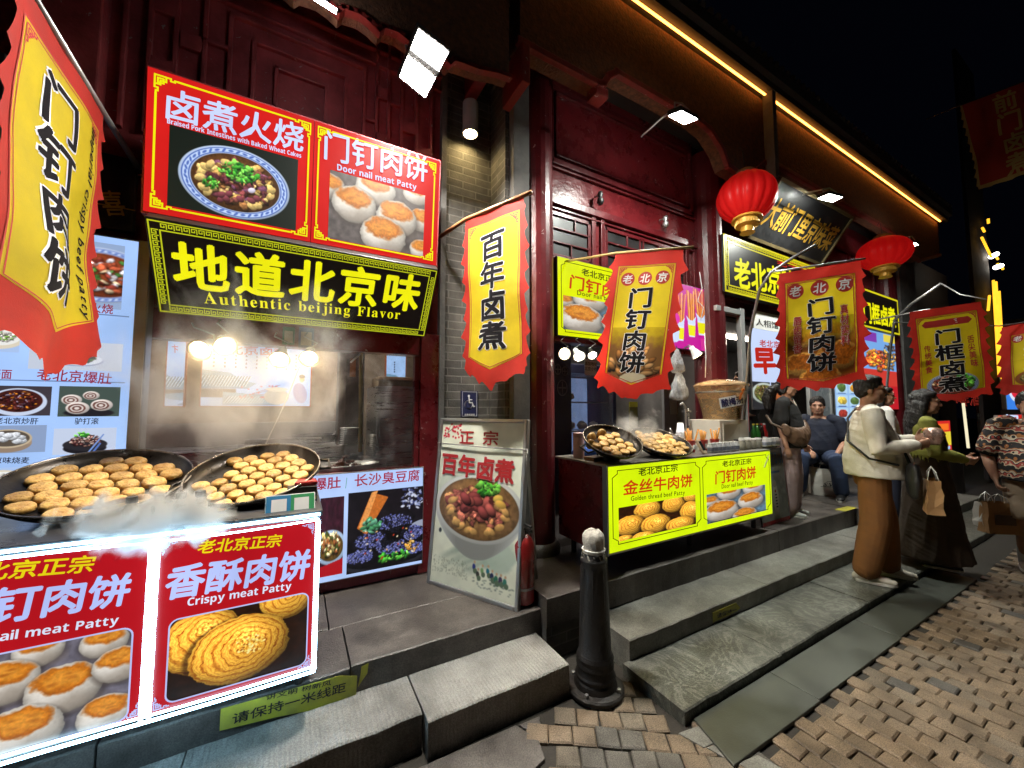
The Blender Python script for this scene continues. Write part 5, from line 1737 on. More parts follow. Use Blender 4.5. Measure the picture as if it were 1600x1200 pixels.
class Flag:
	def __init__(s, label, A, B, h, dn=(0, 0, -1), tip=.14, amp=.02, jag=.05, seed=1, sides=(1, 1), cloth=None, group='pennant flags hung before the shops', nj=9, curl=0.0, tatter=.06):
		s.A, s.B = Vector(A), Vector(B)
		s.w = (s.B - s.A).length
		s.h, s.tip = h, tip
		s.ux = (s.B - s.A).normalized()
		s.dn = Vector(dn).normalized()
		s.n = s.ux.cross(-s.dn).normalized()
		s.amp, s.seed, s.curl = amp, seed, curl
		s.o = thing('pennant_flag', label, 'flag', s.A, group)
		rr = random.Random(seed)
		ph = [rr.uniform(0, 1) for _ in range(3)]
		J = jag
		top = .09
		def saw(t, k, p):
			f = (t * k + p) % 1.0
			a_ = .55 + .45 * mnoise.noise(Vector((math.floor(t * k + p) * 2.7, seed, k)))
			return a_ * 1.5 * ((f ** 1.7) if f < .8 else (1 - (f - .8) / .2) * (.8 ** 1.7))
		H = h
		def lo(x):      # lower edge, pointed in the middle, tattered
			q = abs(x / s.w - .5) * 2
			return H + tip * (1 - q) + tatter * saw(x / s.w, 5, ph[2])
		NX, NY = 36, 150
		vs, fs = [], []
		for j in range(NY + 1):
			v = j / NY
			for i in range(NX + 1):
				u = i / NX
				x0 = u * s.w
				y = v * lo(x0)
				k = min(1, max(0, (y - top * .3) / .08))
				el = sides[0] * J * 1.25 * (.06 + saw(y / H, nj, ph[0])) * k
				er = sides[1] * J * 1.25 * (.06 + saw(y / H, nj, ph[1])) * k
				x = -el + u * (s.w + el + er)
				vs.append((x, -y))
		for j in range(NY):
			for i in range(NX):
				a = j * (NX + 1) + i
				fs.append((a, a + NX + 1, a + NX + 2, a + 1))
		s.cv, s.cf, s.cm = vs, fs, cloth or CLOTH_R
	def W(s, x, y, z):
		t = -y
		g = t / s.h
		wv = s.amp * g * (math.sin(7 * x / s.w + 2.2 * g + s.seed) + .6 * math.sin(4 * g * 2.4 - 3 * x / s.w + s.seed * 2)) + .003 * math.sin(11 * x / s.w + 5 * g)
		wv += .007 * min(1, 3 * g) * mnoise.noise(Vector((x * 7 + s.seed, t * 5 + x * 4, s.seed * 1.7)))
		wv += s.curl * g * g * math.sin(math.pi * x / s.w)
		p = s.ux * x + s.dn * t + s.n * (wv + z)
		return (p.x, p.y, p.z)
	def put(s, mb, name, mat, parent=None):
		mb.v = [s.W(*v) for v in mb.v]
		return mb.build(name, mat, parent or s.o)
	def line(s, mb, pts, w, z):
		for (a, b) in zip(pts[:-1], pts[1:]):
			L = math.hypot(b[0] - a[0], b[1] - a[1])
			n = max(1, int(L / .025))
			dx, dy = (b[0] - a[0]) / L, (b[1] - a[1]) / L
			nx, ny = -dy * w / 2, dx * w / 2
			vs, fs = [], []
			for i in range(n + 1):
				x, y = a[0] + (b[0] - a[0]) * i / n, a[1] + (b[1] - a[1]) * i / n
				vs += [(x + nx, y + ny, z), (x - nx, y - ny, z)]
			for i in range(n):
				fs.append((2 * i, 2 * i + 1, 2 * i + 3, 2 * i + 2))
			mb.add(vs, fs)
	def panel(s, mx, t0, side, tip, cloth=None, name='yellow_panel'):
		"the printed field: x from mx to w-mx, y from -t0 to -(side), pointed by tip; the red cloth is its hem"
		keep = []
		for f in s.cf:
			x = sum(s.cv[i][0] for i in f) / 4; y = -sum(s.cv[i][1] for i in f) / 4
			u_ = (x - mx) / (s.w - 2 * mx)
			if not (.02 < u_ < .98 and t0 + .015 < y < side - .012 + tip * (1 - abs(u_ - .5) * 2)):
				keep.append(f)
		g = MB(); g.add([s.W(x, y, 0) for x, y in s.cv], keep)
		g.build('cloth', s.cm, s.o, smooth=True)
		s.x0, s.x1, s.t0, s.side, s.ptip = mx, s.w - mx, t0, side, tip
		vs, fs = [], []
		NX, NY = 24, 70
		for j in range(NY + 1):
			for i in range(NX + 1):
				u, v = i / NX, j / NY
				x = mx + u * (s.w - 2 * mx)
				lo = side + tip * (1 - abs(u - .5) * 2)
				vs.append((x, -(t0 + v * (lo - t0)), .0014))
		for j in range(NY):
			for i in range(NX):
				a = j * (NX + 1) + i
				fs.append((a, a + NX + 1, a + NX + 2, a + 1))
		g = MB(); g.add(vs, fs)
		o = g.build(name, None, s.o, smooth=True)
		me = o.data
		me.materials.append(cloth or CLOTH_Y)
		co = [s.W(*v) for v in vs]
		me.vertices.foreach_set('co', np.array(co, np.float32).ravel())
		me.update()
		return o
	def border(s, fret=.02, gap=.016):
		g = MB()
		for k, w in ((0, .006), (gap, .005)):
			x0, x1, y0, y1 = s.x0 + k, s.x1 - k, -s.t0 - k, -s.side
			tipy = -s.side - s.ptip + k
			s.line(g, [(x0, y1), (x0, y0), (x1, y0), (x1, y1), ((x0 + x1) / 2, tipy), (x0, y1)] if k else [(x0, y1), (x0, y0), (x1, y0), (x1, y1)], w, .0026)
		for sx, X in ((1, s.x0 + gap), (-1, s.x1 - gap)):
			k = fret
			y = -s.t0 - gap
			for pts in ([(0, 0), (2.2, 0), (2.2, -1.2), (1.1, -1.2), (1.1, -2.4), (0, -2.4), (0, 0)], [(.6, -.6), (1.7, -.6), (1.7, -1.8), (.6, -1.8), (.6, -.6)], [(2.2, 0), (3.2, 0), (3.2, -.7), (2.2, -.7)], [(0, -2.4), (0, -3.6), (.7, -3.6), (.7, -2.4)]):
				s.line(g, [(X + sx * a * k, y + b * k) for a, b in pts], .006, .0028)
		s.put(g, 'red_border', REDLINE)
	def vtext(s, st, cx, y0, y1, wd, off=.05, halo=.1, name='lettering', mat=None, hmat=None, jit=.03, shear=0):
		n = len(st)
		h = (y1 - y0) / n
		if halo:
			g = MB(); text(g, st, cx, -(y0 + y1) / 2, h, halo, .0032, 'c', wd / h, shear, 0, True, jit=jit, fine=True)
			s.put(g, name + '_halo', hmat or WHITEINK)
		g = MB(); text(g, st, cx, -(y0 + y1) / 2, h, off, .0046, 'c', wd / h, shear, 0, True, jit=jit, fine=True)
		s.put(g, name, mat or BLKPRINT)
	def circles(s, st, y, r, sp):
		g = MB()
		c = (s.x0 + s.x1) / 2
		n = len(st)
		for i in range(n):
			x = c + (i - (n - 1) / 2) * sp
			k = 20
			g.add([(x + r * math.cos(6.2832 * a / k), -y + r * 1.02 * math.sin(6.2832 * a / k), .0026) for a in range(k)], [tuple(range(k))])
		s.put(g, 'red_discs', REDLINE)
		g = MB()
		for i, ch in enumerate(st):
			text(g, ch, c + (i - (n - 1) / 2) * sp, -y, r * 1.45, .03, .0038, shear=.1)
		s.put(g, 'disc_lettering', WHITEINK)
	def pic(s, art, x0, x1, t1, t0):
		"painted food between depth t0 (top) and t1 (bottom), clipped by the pointed foot; fades up into yellow"
		f = lambda X, Y: (-Y) < s.side + s.ptip * (1 - np.abs((X - s.x0) / (s.x1 - s.x0) - .5) * 2)
		return art.mesh('food_print', FLAGPRINT, s.o, x0, -t1, x1 - x0, t1 - t0, .0020, warp=s.W, poly=f)
def fade(a, k0=.55, k1=.98, col=(214, 190, 20)):
	t = np.clip((a.Y - k0 + .25 * (a.nz - .5)) / (k1 - k0), 0, 1)[..., None]
	a.im = a.im * (1 - t) + np.array(col) / 255. * t
# --- long flag at the edge of the picture
fl = Flag('long pointed flag with an English beef patty line, on a grey metal pole', dep(32, -34, 1.36), dep(163, 182, 1.93), 1.20, tip=.16, amp=.028, jag=.055, seed=4, nj=8, curl=.03)
fl.panel(.03, .10, 1.05, .13); fl.border(.018)
fl.vtext('门钉肉饼', fl.w * .43, .16, 1.06, .27, .045, .10)
g = MB(); text(g, 'imperial crispy beef patty', fl.w - .085, -.60, .068, .018, .0036, 'c', 1.12, .22, .03, rot=-math.pi / 2, fine=True); fl.put(g, 'english_lettering', BLKPRINT)
pa = fl.B + (fl.A - fl.B) * 1.06
base = onY(222, 272, 2.93)
g = MB(); o_ = fl.A
g.tube([base - o_, fl.B - o_ + Vector((0, 0, .012)), pa - o_ + Vector((0, 0, .012))], [.015, .014, .013], 12)
g.build('pole', M['alu'], fl.o, smooth=True)
g = MB(); g.lathe([(.0, 0), (.03, 0), (.03, .02), (.02, .025), (.02, .06)], 14, Matrix.Translation(base - o_) @ Matrix.Rotation(D(80), 4, 'X')); g.build('bracket', M['iron'], fl.o)
# --- flag on the brick pillar
fl = Flag('narrow yellow flag on a varnished wooden pole by the brick pillar', dep(728, 345, 2.85), dep(818, 308, 2.50), 1.10, tip=.13, amp=.02, jag=.05, seed=9, nj=8)
fl.panel(.03, .07, 1.02, .10); fl.border(.018)
fl.vtext('百年卤煮', fl.w * .5, .15, .99, .255, .045, .09)
base = onY(684, 372, 2.95); o_ = fl.A
g = MB(); e = fl.B + (fl.B - fl.A) * .12
g.tube([base - o_, Vector((0, 0, .012)), e - o_ + Vector((0, 0, .012))], [.016, .015, .014], 12); g.build('pole', M['wood'], fl.o, smooth=True)
# --- flag over the patty counter
A, B = dep(962, 397, 3.0), dep(1068, 389, 2.82)
fl = Flag('yellow flag with three red discs over a brown dumpling print, above the red counter', A, B, 1.02, dn=(B - A) * -.30 + Vector((0, 0, -1)), tip=.10, amp=.02, jag=.055, seed=14, nj=7)
fl.panel(.035, .10, .93, .09)
a = Art(.9, 130, (120, 84, 44), 71)
for i in range(46):
	q = a.rng.uniform(-1.2, 1.2); r_ = a.rng.uniform(.3, .9)
	a.ell(.45 + .5 * math.sin(q) * r_ * 1.3, .25 + .6 * r_ * math.cos(q) - .2, .12, .05, [(150, 106, 60), (120, 80, 40), (176, 136, 90)][i % 3], 1.2 - q, shade=.6, edge=.6, wob=.2)
a.ell(.45, .06, .22, .12, (200, 190, 160), wob=.4)
fade(a, .62, .95, (176, 152, 12)); fl.pic(a, fl.x0 + .015, fl.x1 - .015, 1.0, .58)
fl.border(.015); fl.circles('老北京', .205, .05, .125)
fl.vtext('门钉肉饼', fl.w * .47, .27, .93, .19, .05, .085)
g = MB(); o_ = fl.A; base = onY(880, 409, 2.78); e = B + (B - A) * .14
g.tube([base - o_, Vector((0, 0, .008)), e - o_ + Vector((0, 0, .008))], .010, 10); g.build('pole', M['bamboo'], fl.o, smooth=True)
# --- wide flag before the second bay
A, B = dep(1217, 428, 3.2), dep(1345, 407, 3.05)
fl = Flag('wide yellow flag with side columns of small red text and golden pancakes', A, B, .93, dn=(B - A) * -.03 + Vector((0, 0, -1)), tip=.05, amp=.018, jag=.05, seed=21, nj=8)
fl.panel(.04, .09, .88, .05)
a = Art(1.15, 130, (150, 84, 20), 72)
for (x, y, r_, k) in ((.3, .75, .34, .5), (.8, .8, .3, .5), (.25, .32, .36, .5), (.85, .40, .40, .55), (.55, .1, .36, .4)):
	a.ell(x, y - .06, r_ * 1.05, r_ * k, (70, 34, 10), alpha=.6, soft=6); a.ell(x, y, r_, r_ * k, (206, 148, 66), shade=.4, wob=.25, tex=.5); a.ell(x, y + .03, r_ * .8, r_ * k * .7, (170, 92, 22), wob=.8, tex=.8)
fade(a, .6, .98, (190, 168, 14)); fl.pic(a, fl.x0 + .015, fl.x1 - .015, .94, .42)
fl.border(.015); fl.circles('老北京', .17, .062, .17)
fl.vtext('门钉肉饼', fl.w * .5, .25, .85, .20, .05, .085)
fl.vtext('唇齿留香', fl.x0 + .085, .38, .68, .062, .03, .07, 'side_lettering', REDLINE); fl.vtext('真材实料', fl.x1 - .085, .33, .66, .062, .03, .07, 'side_lettering', REDLINE)
o_ = fl.A
g = MB(); foot = Vector((4.20, 2.42, 1.14))
pts = [foot, dep(1172, 520, 3.75), dep(1187, 452, 3.5), dep(1205, 425, 3.35), dep(1240, 402, 3.3), dep(1274, 383, 3.3)]
g.tube([p - o_ for p in pts], .013, 10); g.tube([Vector((-.06, 0, .01)), B - o_ + (B - A) * .05 + Vector((0, 0, .01))], .008, 8)
g.tube([pts[3] - o_, Vector((-.05, 0, .01))], .006, 8); g.build('bent_pole', M['alu'], fl.o, smooth=True)
# --- bowl flag
A, B = dep(1421, 488, 4.15), dep(1533, 471, 3.95)
fl = Flag('yellow flag with a red cartouche and blue-rimmed stew bowl, above the couple', A, B, .93, dn=(B - A) * .05 + Vector((0, 0, -1)), tip=.05, amp=.022, jag=.05, seed=33, nj=8)
fl.panel(.04, .08, .88, .04)
a = Art(1.5, 120, (196, 172, 16), 73)
a.bowl(.75, .28, .64, .34, rim=(190, 200, 222), band=(70, 90, 160), broth=(110, 70, 50)); a.heap(.55, .32, .3, .2, [(150, 70, 50), (190, 130, 90), (110, 60, 60), (200, 180, 150)], 40, .2); a.greens(1.0, .36, .28, .18, 60, .06)
fl.pic(a, fl.x0 + .015, fl.x1 - .015, .93, .55)
fl.border(.015)
g = MB(); c_ = (fl.x0 + fl.x1) / 2; g.add([(c_ - .17, -.20, .0026), (c_ - .13, -.20, .0026), (c_ + .13, -.20, .0026), (c_ + .17, -.20, .0026), (c_ + .2, -.165, .0026), (c_ + .17, -.13, .0026), (c_ - .17, -.13, .0026), (c_ - .2, -.165, .0026)], [(0, 1, 2, 3, 4, 5, 6, 7)]); fl.put(g, 'red_cartouche', REDLINE)
g = MB(); text(g, '百年', c_, -.165, .07, .03, .0038, gap=.5); fl.put(g, 'cartouche_lettering', WHITEINK)
fl.vtext('门框卤煮', c_, .23, .90, .22, .05, .085)
fl.vtext('传统美食', fl.x0 + .075, .38, .68, .06, .03, 0, 'side_lettering', REDLINE); fl.vtext('舌尖美味', fl.x1 - .075, .33, .66, .06, .03, 0, 'side_lettering', REDLINE)
o_ = fl.A
g = MB(); pts = [Vector((7.25, 2.15, .38)), dep(1386, 600, 5.9), dep(1392, 540, 5.6), dep(1398, 500, 5.2), dep(1424, 475, 4.7), dep(1471, 443, 4.4)]
g.tube([p - o_ for p in pts], .016, 10); g.tube([pts[5] - o_, dep(1500, 460, 4.2) - o_, dep(1542, 468, 4.0) - o_], .007, 8); g.tube([dep(1362, 501, 5.2) - o_, dep(1453, 483, 4.2) - o_], .009, 8); g.build('bent_pole', M['alu'], fl.o, smooth=True)
# --- flag cut by the frame
A, B = dep(1565, 512, 4.6), dep(1672, 490, 4.3)
fl = Flag('yellow flag printed with a pale tripe dish, beyond the stew bowl flag', A, B, .78, dn=(B - A) * -.08 + Vector((0, 0, -1)), tip=.04, amp=.03, jag=.06, seed=41, nj=6)
fl.panel(.07, .12, .70, .05)
a = Art(1.6, 100, (196, 172, 16), 74)
a.bowl(.8, .3, .75, .3, rim=(150, 84, 40), band=None, broth=(150, 130, 70)); a.heap(.8, .34, .6, .22, [(190, 170, 110), (150, 130, 80), (120, 110, 60)], 90, .12)
fl.pic(a, fl.x0 + .01, fl.x1 - .01, .74, .42); fl.border(.014); fl.circles('老北京', .17, .045, .13)
fl.vtext('爆肚', fl.w * .5, .23, .55, .17, .05, .085)
g = MB(); g.tube([Vector((-1.2, .6, .05)), Vector((-.1, 0, .01)), B - A + Vector((.2, 0, .01))], .007, 8); g.build('cord', M['alu'], fl.o)
# --- dark red flag overhead
A, B = dep(1500, 166, 4.6), dep(1660, 105, 4.4)
DR = pmat('dark_red_cloth', (.30, .022, .012), .75, 0, .2, 4, .2, 200)
fl = Flag('dark red overhead flag with tan brush characters, strung on a wire', A, B, 1.05, dn=(B - A) * .12 + Vector((0, 0, -1)), tip=.0, amp=.02, jag=.035, seed=51, cloth=pmat('tan_edge_cloth', (.42, .28, .09), .75, 0, .2, 5, .2, 200), nj=10, tatter=.02)
fl.panel(.02, .0, 1.01, .0, DR, 'red_field')
fl.vtext('前门卤煮', fl.w * .42, .02, 1.02, .26, .04, 0, 'tan_lettering', MATS['tan_edge_cloth'], jit=.06)
g = MB(); g.tube([dep(1448, 186, 5.2) - A, Vector((0, 0, .01)), B - A + Vector((0, 0, .01)), B - A + (B - A) * .6], .006, 8); g.build('wire', M['iron'], fl.o)
# ------------------------------------------------------------------ neon edged food counter
NEON = emat('white_neon_tube', (.42, .76, 1.0), 26, True)
s = Sign('food_counter', 'red fronted food counter outlined in white neon, with golden pastry photos', 'food counter', (-1.09, 2.0, .375), (1, 0, 0), (0, 0, 1))
Wd, Hh = 1.20, .70
dv = s.L(235, 980)[0]
g = MB(); g.box(0, 0, -.85, Wd, Hh - .02, -.012); s.part(g, 'cabinet', M['steel'], bevel=.006)
g = MB(); g.box(-.02, Hh - .015, -.88, Wd + .012, Hh + .01, .012); s.part(g, 'worktop', pmat('dark_worktop', (.10, .10, .11), .3, .6, .3, 4, .05), bevel=.004)
for x in (.06, Wd - .06):
	for z in (-.1, -.75):
		g = MB(); g.tube([(x, -.085, z), (x, .0, z)], .02, 10); s.part(g, 'foot', M['iron'])
g = MB(); g.box(.012, .02, -.010, dv - .015, Hh - .03, -.002); s.part(g, 'red_panel', E_REDC)
g = MB(); g.box(dv + .015, .02, -.010, Wd - .016, Hh - .03, -.002); s.part(g, 'red_panel', E_REDC)
rr = random.Random(5)
def neon(a, b, r=.008, sag=.004, name='neon_tube'):
	n = 14
	pts = []
	for i in range(n + 1):
		t = i / n
		pts.append((a[0] + (b[0] - a[0]) * t + rr.uniform(-1, 1) * sag * .4, a[1] + (b[1] - a[1]) * t + sag * math.sin(t * 7 + a[0] * 5), a[2] + (b[2] - a[2]) * t))
	g = MB(); g.tube(pts, r, 8); s.part(g, name, NEON, smooth=True)
neon((-.0, Hh - .008, .016), (Wd, Hh - .008, .016), .0055, .003)
neon((-.0, Hh - .034, .010), (Wd, Hh - .036, .010), .0035, .006)
neon((0, .006, .012), (Wd, .006, .012), .0055, .003)
neon((0, .026, .008), (Wd, .024, .008), .004, .004)
neon((dv - .011, .01, .010), (dv - .011, Hh - .04, .010), .006, .002)
neon((dv + .012, .01, .010), (dv + .012, Hh - .04, .010), .006, .002)
neon((Wd - .008, .01, .008), (Wd - .008, Hh - .04, .008), .007, .001)
neon((Wd - .002, .01, .0), (Wd - .002, Hh - .04, .0), .006, .001)
g = MB()
s.fit(g, '老北京正宗', (-88, 899), (150, 880), 30, .035, z=.0, shear=.12)
s.fit(g, '老北京正宗', (309, 855), (441, 844), 22, .035, z=.0, shear=.12)
s.part(g, 'yellow_lettering', emat('lit_gold_film', hx('f0dc14'), .95))
g = MB()
s.fit(g, '门钉肉饼', (-106, 961), (206, 919), 58, .05, z=.0, shear=.08)
s.fit(g, '香酥肉饼', (258, 912), (486, 880), 52, .05, z=.0, shear=.08)
s.part(g, 'white_lettering', emat('lit_film_white', hx('b9c8ff'), 1.0))
g = MB()
s.fit(g, bold('Door nail meat Patty'), (-105, 1010), (187, 968), 19, .008, z=.0)
s.fit(g, bold('Crispy meat Patty'), (292, 941), (456, 915), 16, .008, z=.0)
s.part(g, 'english_lettering', emat('lit_film_bright', hx('dfe8ff'), 1.0))
WLINE = emat('lit_white_line', hx('c4ccff'), .9)
def rline(x0, y0, x1, y1, r, w, z):
	g = MB(); pts = []
	for (cx, cy, a0) in ((x1 - r, y1 - r, 0), (x0 + r, y1 - r, 90), (x0 + r, y0 + r, 180), (x1 - r, y0 + r, 270)):
		for k in range(7):
			a = D(a0 + 15 * k); pts.append((cx + r * math.cos(a), cy + r * math.sin(a)))
	pts.append(pts[0]); g.strip(pts, w, z, z + .001); return g
x0, y0 = s.L(258, 1100); x1, y1 = s.L(482, 925)
g = rline(x0, y0, x1, y1, .03, .005, .0005); s.part(g, 'photo_border', WLINE)
a = art_swirls((x1 - x0) / (y1 - y0), 240, 81, [(1.28, 1.0, .34, .3, {}), (.34, .66, .44, .40, dict(rot=.2, off=(.2, .35))), (.76, .44, .56, .43, dict(rot=.12, turns=7, off=(.18, .05)))], (36, 18, 8))
for i in range(90):
	q, t = a.rng.uniform(0, 6.28), math.sqrt(a.rng.uniform(0, 1))
	a.ell(.86 + .17 * t * math.cos(q), .46 + .12 * t * math.sin(q), .016, .012, [(252, 236, 150), (220, 150, 40), (240, 210, 100), (170, 100, 20)][i % 4], a.rng.uniform(-1, 1))
s.pic(a, (258, 1100), (482, 925), mat=LIT, z=-.0005, rnd=.03)
x0, y0 = -.0 - .1, s.L(120, 1146)[1]; x1, y1 = s.L(208, 979)
x0 = .03
g = rline(x0, y0, x1, y1, .03, .005, .0005); s.part(g, 'photo_border', WLINE)
A_ = (x1 - x0) / (y1 - y0)
a = art_buns(A_, 240, 82, [(.95, .96, .2), (1.45, .9, .2), (.28, .68, .28), (.72, .70, .26), (1.16, .50, .30), (1.58, .62, .22), (.45, .38, .26), (1.50, .12, .24), (.12, .25, .25), (.86, .16, .32)], (104, 100, 112))
a.mesh('dish_photo', LIT, s.o, x0, y0, x1 - x0, y1 - y0, -.0005, rnd=.03)
g = MB()
for (x, y, sx, sy) in ((dv - .022, .032, -1, 1), (dv + .022, .032, 1, 1), (Wd - .024, .032, -1, 1), (dv + .022, Hh - .05, 1, -1), (Wd - .024, Hh - .05, -1, -1)):
	g = MB(); fretcorner(g, x, y, sx, -sy, .0095, .003, -.001, .0006); s.part(g, 'corner_ornament', WLINE)
counter_l = s
# ------------------------------------------------------------------ pans and patties
def pan_matrix(c, a, b):
	n = Vector((math.sin(b), -math.sin(a), 1)).normalized()
	ux = Vector((0, 1, 0)).cross(n).normalized()
	return frame(c, ux, n.cross(ux))
PATTY_MAT = pmat('golden_patty_crust', (.88, .56, .17), .36, 0, .3, 34, .6, 90, col2=(.44, .17, .03), mask=.43)
def sesame(m):
	nt = m.node_tree
	b = nt.nodes['Principled BSDF']
	tc = [n for n in nt.nodes if n.type == 'TEX_COORD'][0]
	oi = nt.nodes.new('ShaderNodeObjectInfo')
	va = nt.nodes.new('ShaderNodeVectorMath'); va.operation = 'ADD'
	mu = nt.nodes.new('ShaderNodeMath'); mu.operation = 'MULTIPLY'; mu.inputs[1].default_value = 13
	nt.links.new(oi.outputs['Random'], mu.inputs[0])
	nt.links.new(tc.outputs['Object'], va.inputs[0]); nt.links.new(mu.outputs[0], va.inputs[1])
	for n in list(nt.nodes):
		if n.type == 'TEX_NOISE':
			nt.links.new(va.outputs[0], n.inputs['Vector'])
	vo = nt.nodes.new('ShaderNodeTexVoronoi'); vo.inputs['Scale'].default_value = 150
	nt.links.new(va.outputs[0], vo.inputs['Vector'])
	lt = nt.nodes.new('ShaderNodeMath'); lt.operation = 'LESS_THAN'; lt.inputs[1].default_value = .24
	nt.links.new(vo.outputs['Distance'], lt.inputs[0])
	ml = nt.nodes.new('ShaderNodeMath'); ml.operation = 'MULTIPLY'; ml.inputs[1].default_value = .55
	nt.links.new(lt.outputs[0], ml.inputs[0])
	mx = nt.nodes.new('ShaderNodeMix'); mx.data_type = 'RGBA'
	src = b.inputs['Base Color'].links[0].from_socket
	hs = nt.nodes.new('ShaderNodeHueSaturation')
	mr = nt.nodes.new('ShaderNodeMapRange'); mr.inputs[3].default_value = .66; mr.inputs[4].default_value = 1.22
	nt.links.new(oi.outputs['Random'], mr.inputs[0]); nt.links.new(mr.outputs[0], hs.inputs['Value'])
	nt.links.new(src, hs.inputs['Color'])
	nt.links.new(ml.outputs[0], mx.inputs[0]); nt.links.new(hs.outputs[0], mx.inputs[6]); mx.inputs[7].default_value = (.82, .66, .36, 1)
	nt.links.new(mx.outputs[2], b.inputs['Base Color'])
sesame(PATTY_MAT)
def patty_mesh(seed, r=.043, t=.029):
	rr = random.Random(seed)
	off = Vector((seed * 3.1, seed * 1.7, 0))
	prof = [(0, t), (.3, t * .985), (.55, t * .97), (.75, t * .95), (.88, t * .86), (.97, t * .65), (1.0, t * .4), (.97, t * .15), (.88, 0), (0, 0)]
	n = 26
	vs, fs = [], []
	for i, (q, z) in enumerate(prof):
		for k in range(n):
			a = 2 * math.pi * k / n
			x, y = q * r * math.cos(a), q * r * math.sin(a)
			rad = 1 + .07 * mnoise.noise(Vector((math.cos(a) * 1.3, math.sin(a) * 1.3, 0)) + off)
			dz = .004 * mnoise.noise(Vector((x * 60, y * 60, 0)) + off) * (1 if z > t * .6 else .3)
			vs.append((x * rad, y * rad, z + dz))
	for i in range(len(prof) - 1):
		for k in range(n):
			fs.append((i * n + k, i * n + (k + 1) % n, (i + 1) * n + (k + 1) % n, (i + 1) * n + k)[::-1])
	g = MB(); g.add(vs, fs)
	me = bpy.data.meshes.new('patty')
	me.from_pydata(g.v, [], g.f); me.update()
	me.materials.append(PATTY_MAT)
	me.polygons.foreach_set('use_smooth', [True] * len(me.polygons))
	return me
PM = [patty_mesh(i) for i in range(6)]
def patty(mat, label, group):
	o = bpy.data.objects.new('patty', R.choice(PM))
	COL.objects.link(o)
	o.matrix_world = mat
	return tag(o, label, 'patty', group)
def pan(label, c, a, b, r, depth=.045):
	m = pan_matrix(c, a, b)
	t = thing('frying_pan', label, 'pan', mat=m, group='tilted round pans of patties')
	g = MB()
	g.lathe([(0, -depth), (r * .80, -depth), (r * .87, -depth * .85), (r * .985, -.006), (r * .99, 0), (r * 1.015, .002), (r * 1.02, -.006), (r * .9, -depth * .95), (r * .82, -depth - .008), (0, -depth - .008)], 72)
	g.build('dish', M['panblack'], t, smooth=True)
	g = MB()
	pts = [(r * 1.005 * math.cos(6.2832 * k / 72), r * 1.005 * math.sin(6.2832 * k / 72), .003) for k in range(73)]
	g.tube(pts, .0045, 6, cap=False); g.build('rim', pmat('polished_pan_rim', (.30, .27, .24), .28, .9, .2, 9, .05), t, smooth=True)
	g = MB()
	for sx in (-1, 1):
		g.tube([(sx * r * .98, -.05, -.02), (sx * (r + .05), -.045, -.03), (sx * (r + .05), .045, -.03), (sx * r * .98, .05, -.02)], .008, 8)
	# heater base: drum and feet set level on the worktop
	g.build('handles', M['panblack'], t, smooth=True)
	g = MB(); g.lathe([(r * .62, -depth - .009), (r * .66, -depth - .02), (r * .60, -depth - .05), (0, -depth - .05)], 40); g.build('heater_base', M['black'], t)
	return t, m
def fill(m, r, depth, pr, label, group, skip=lambda x, y: False, seed=1, sc=1.0):
	rr = random.Random(seed)
	dx = pr * 2.06 * sc; dy = dx * .9
	n = 0
	j = -12
	for j in range(-12, 13):
		for i in range(-12, 13):
			x = (i + (j % 2) * .5) * dx + rr.uniform(-.004, .004)
			y = j * dy + rr.uniform(-.005, .005)
			if math.hypot(x, y) > r * .86 - pr * .62 or skip(x, y) or rr.random() < .03:
				continue
			mm = m @ Matrix.Translation((x, y, -depth + .001 + rr.uniform(0, .004))) @ Matrix.Rotation(rr.uniform(0, 6.28), 4, 'Z') @ Matrix.Rotation(rr.uniform(-.10, .10), 4, 'X') @ Matrix.Scale(pr / .043 * rr.uniform(.93, 1.06), 4)
			patty(mm, label, group)
			n += 1
	return n
t1, m1 = pan('widest black pan, packed with patties, next to the menu lightbox', (-.776, 2.50, 1.225), .335, .037, .325)
n1 = fill(m1, .325 * 1.06, .05, .044, 'browned sesame patty frying in the widest black pan', 'patties in the widest pan', lambda x, y: y > .19 and x < -.10, 1)
t2, m2 = pan('black pan of smaller patties steaming below the warm spot lamps', (-.171, 2.413, 1.227), .387, -.107, .295)
n2 = fill(m2, .295 * 1.06, .05, .038, 'pale sesame patty in the steaming pan under the warm lamps', 'patties in the steaming pan', lambda x, y: x < -.12 and y > .06, 2)
t3, m3 = pan('small deep pan of patties at the red column end of the yellow counter', (2.142, 2.231, 1.305), .535, -.132, .225, .04)
n3 = fill(m3, .225 * 1.1, .036, .037, 'pale patty lying in the small deep pan by the red column', 'patties in the small deep pan', lambda x, y: y > .11, 3)
t4, m4 = pan('brass toned pan of patties steaming beside the paper cups', (2.73, 2.267, 1.275), .415, -.067, .255, .04)
n4 = fill(m4, .255 * 1.08, .036, .037, 'yellow patty lying in the pan next to the paper cups', 'patties in the pan by the cups', lambda x, y: False, 4)
for (m, x, y, r0, ti, lb) in ((m3, -.10, .13, .043, 1.25, 'dark toasted patty propped upright at the back of the small deep pan'), (m3, .02, .15, .046, 1.35, 'orange toasted patty propped upright, tallest in the small deep pan'), (m3, -.17, .06, .04, 1.3, 'patty propped on edge against the rim of the small deep pan'),
							  (m4, .06, .09, .042, .9, 'orange patty leaning on the others in the pan by the cups'), (m4, .15, .05, .042, .8, 'orange patty at the cup side, leaning on a pale one')):
	patty(m @ Matrix.Translation((x, y, -.035)) @ Matrix.Rotation(ti, 4, 'X') @ Matrix.Scale(r0 / .043, 4), lb, 'patties propped upright')
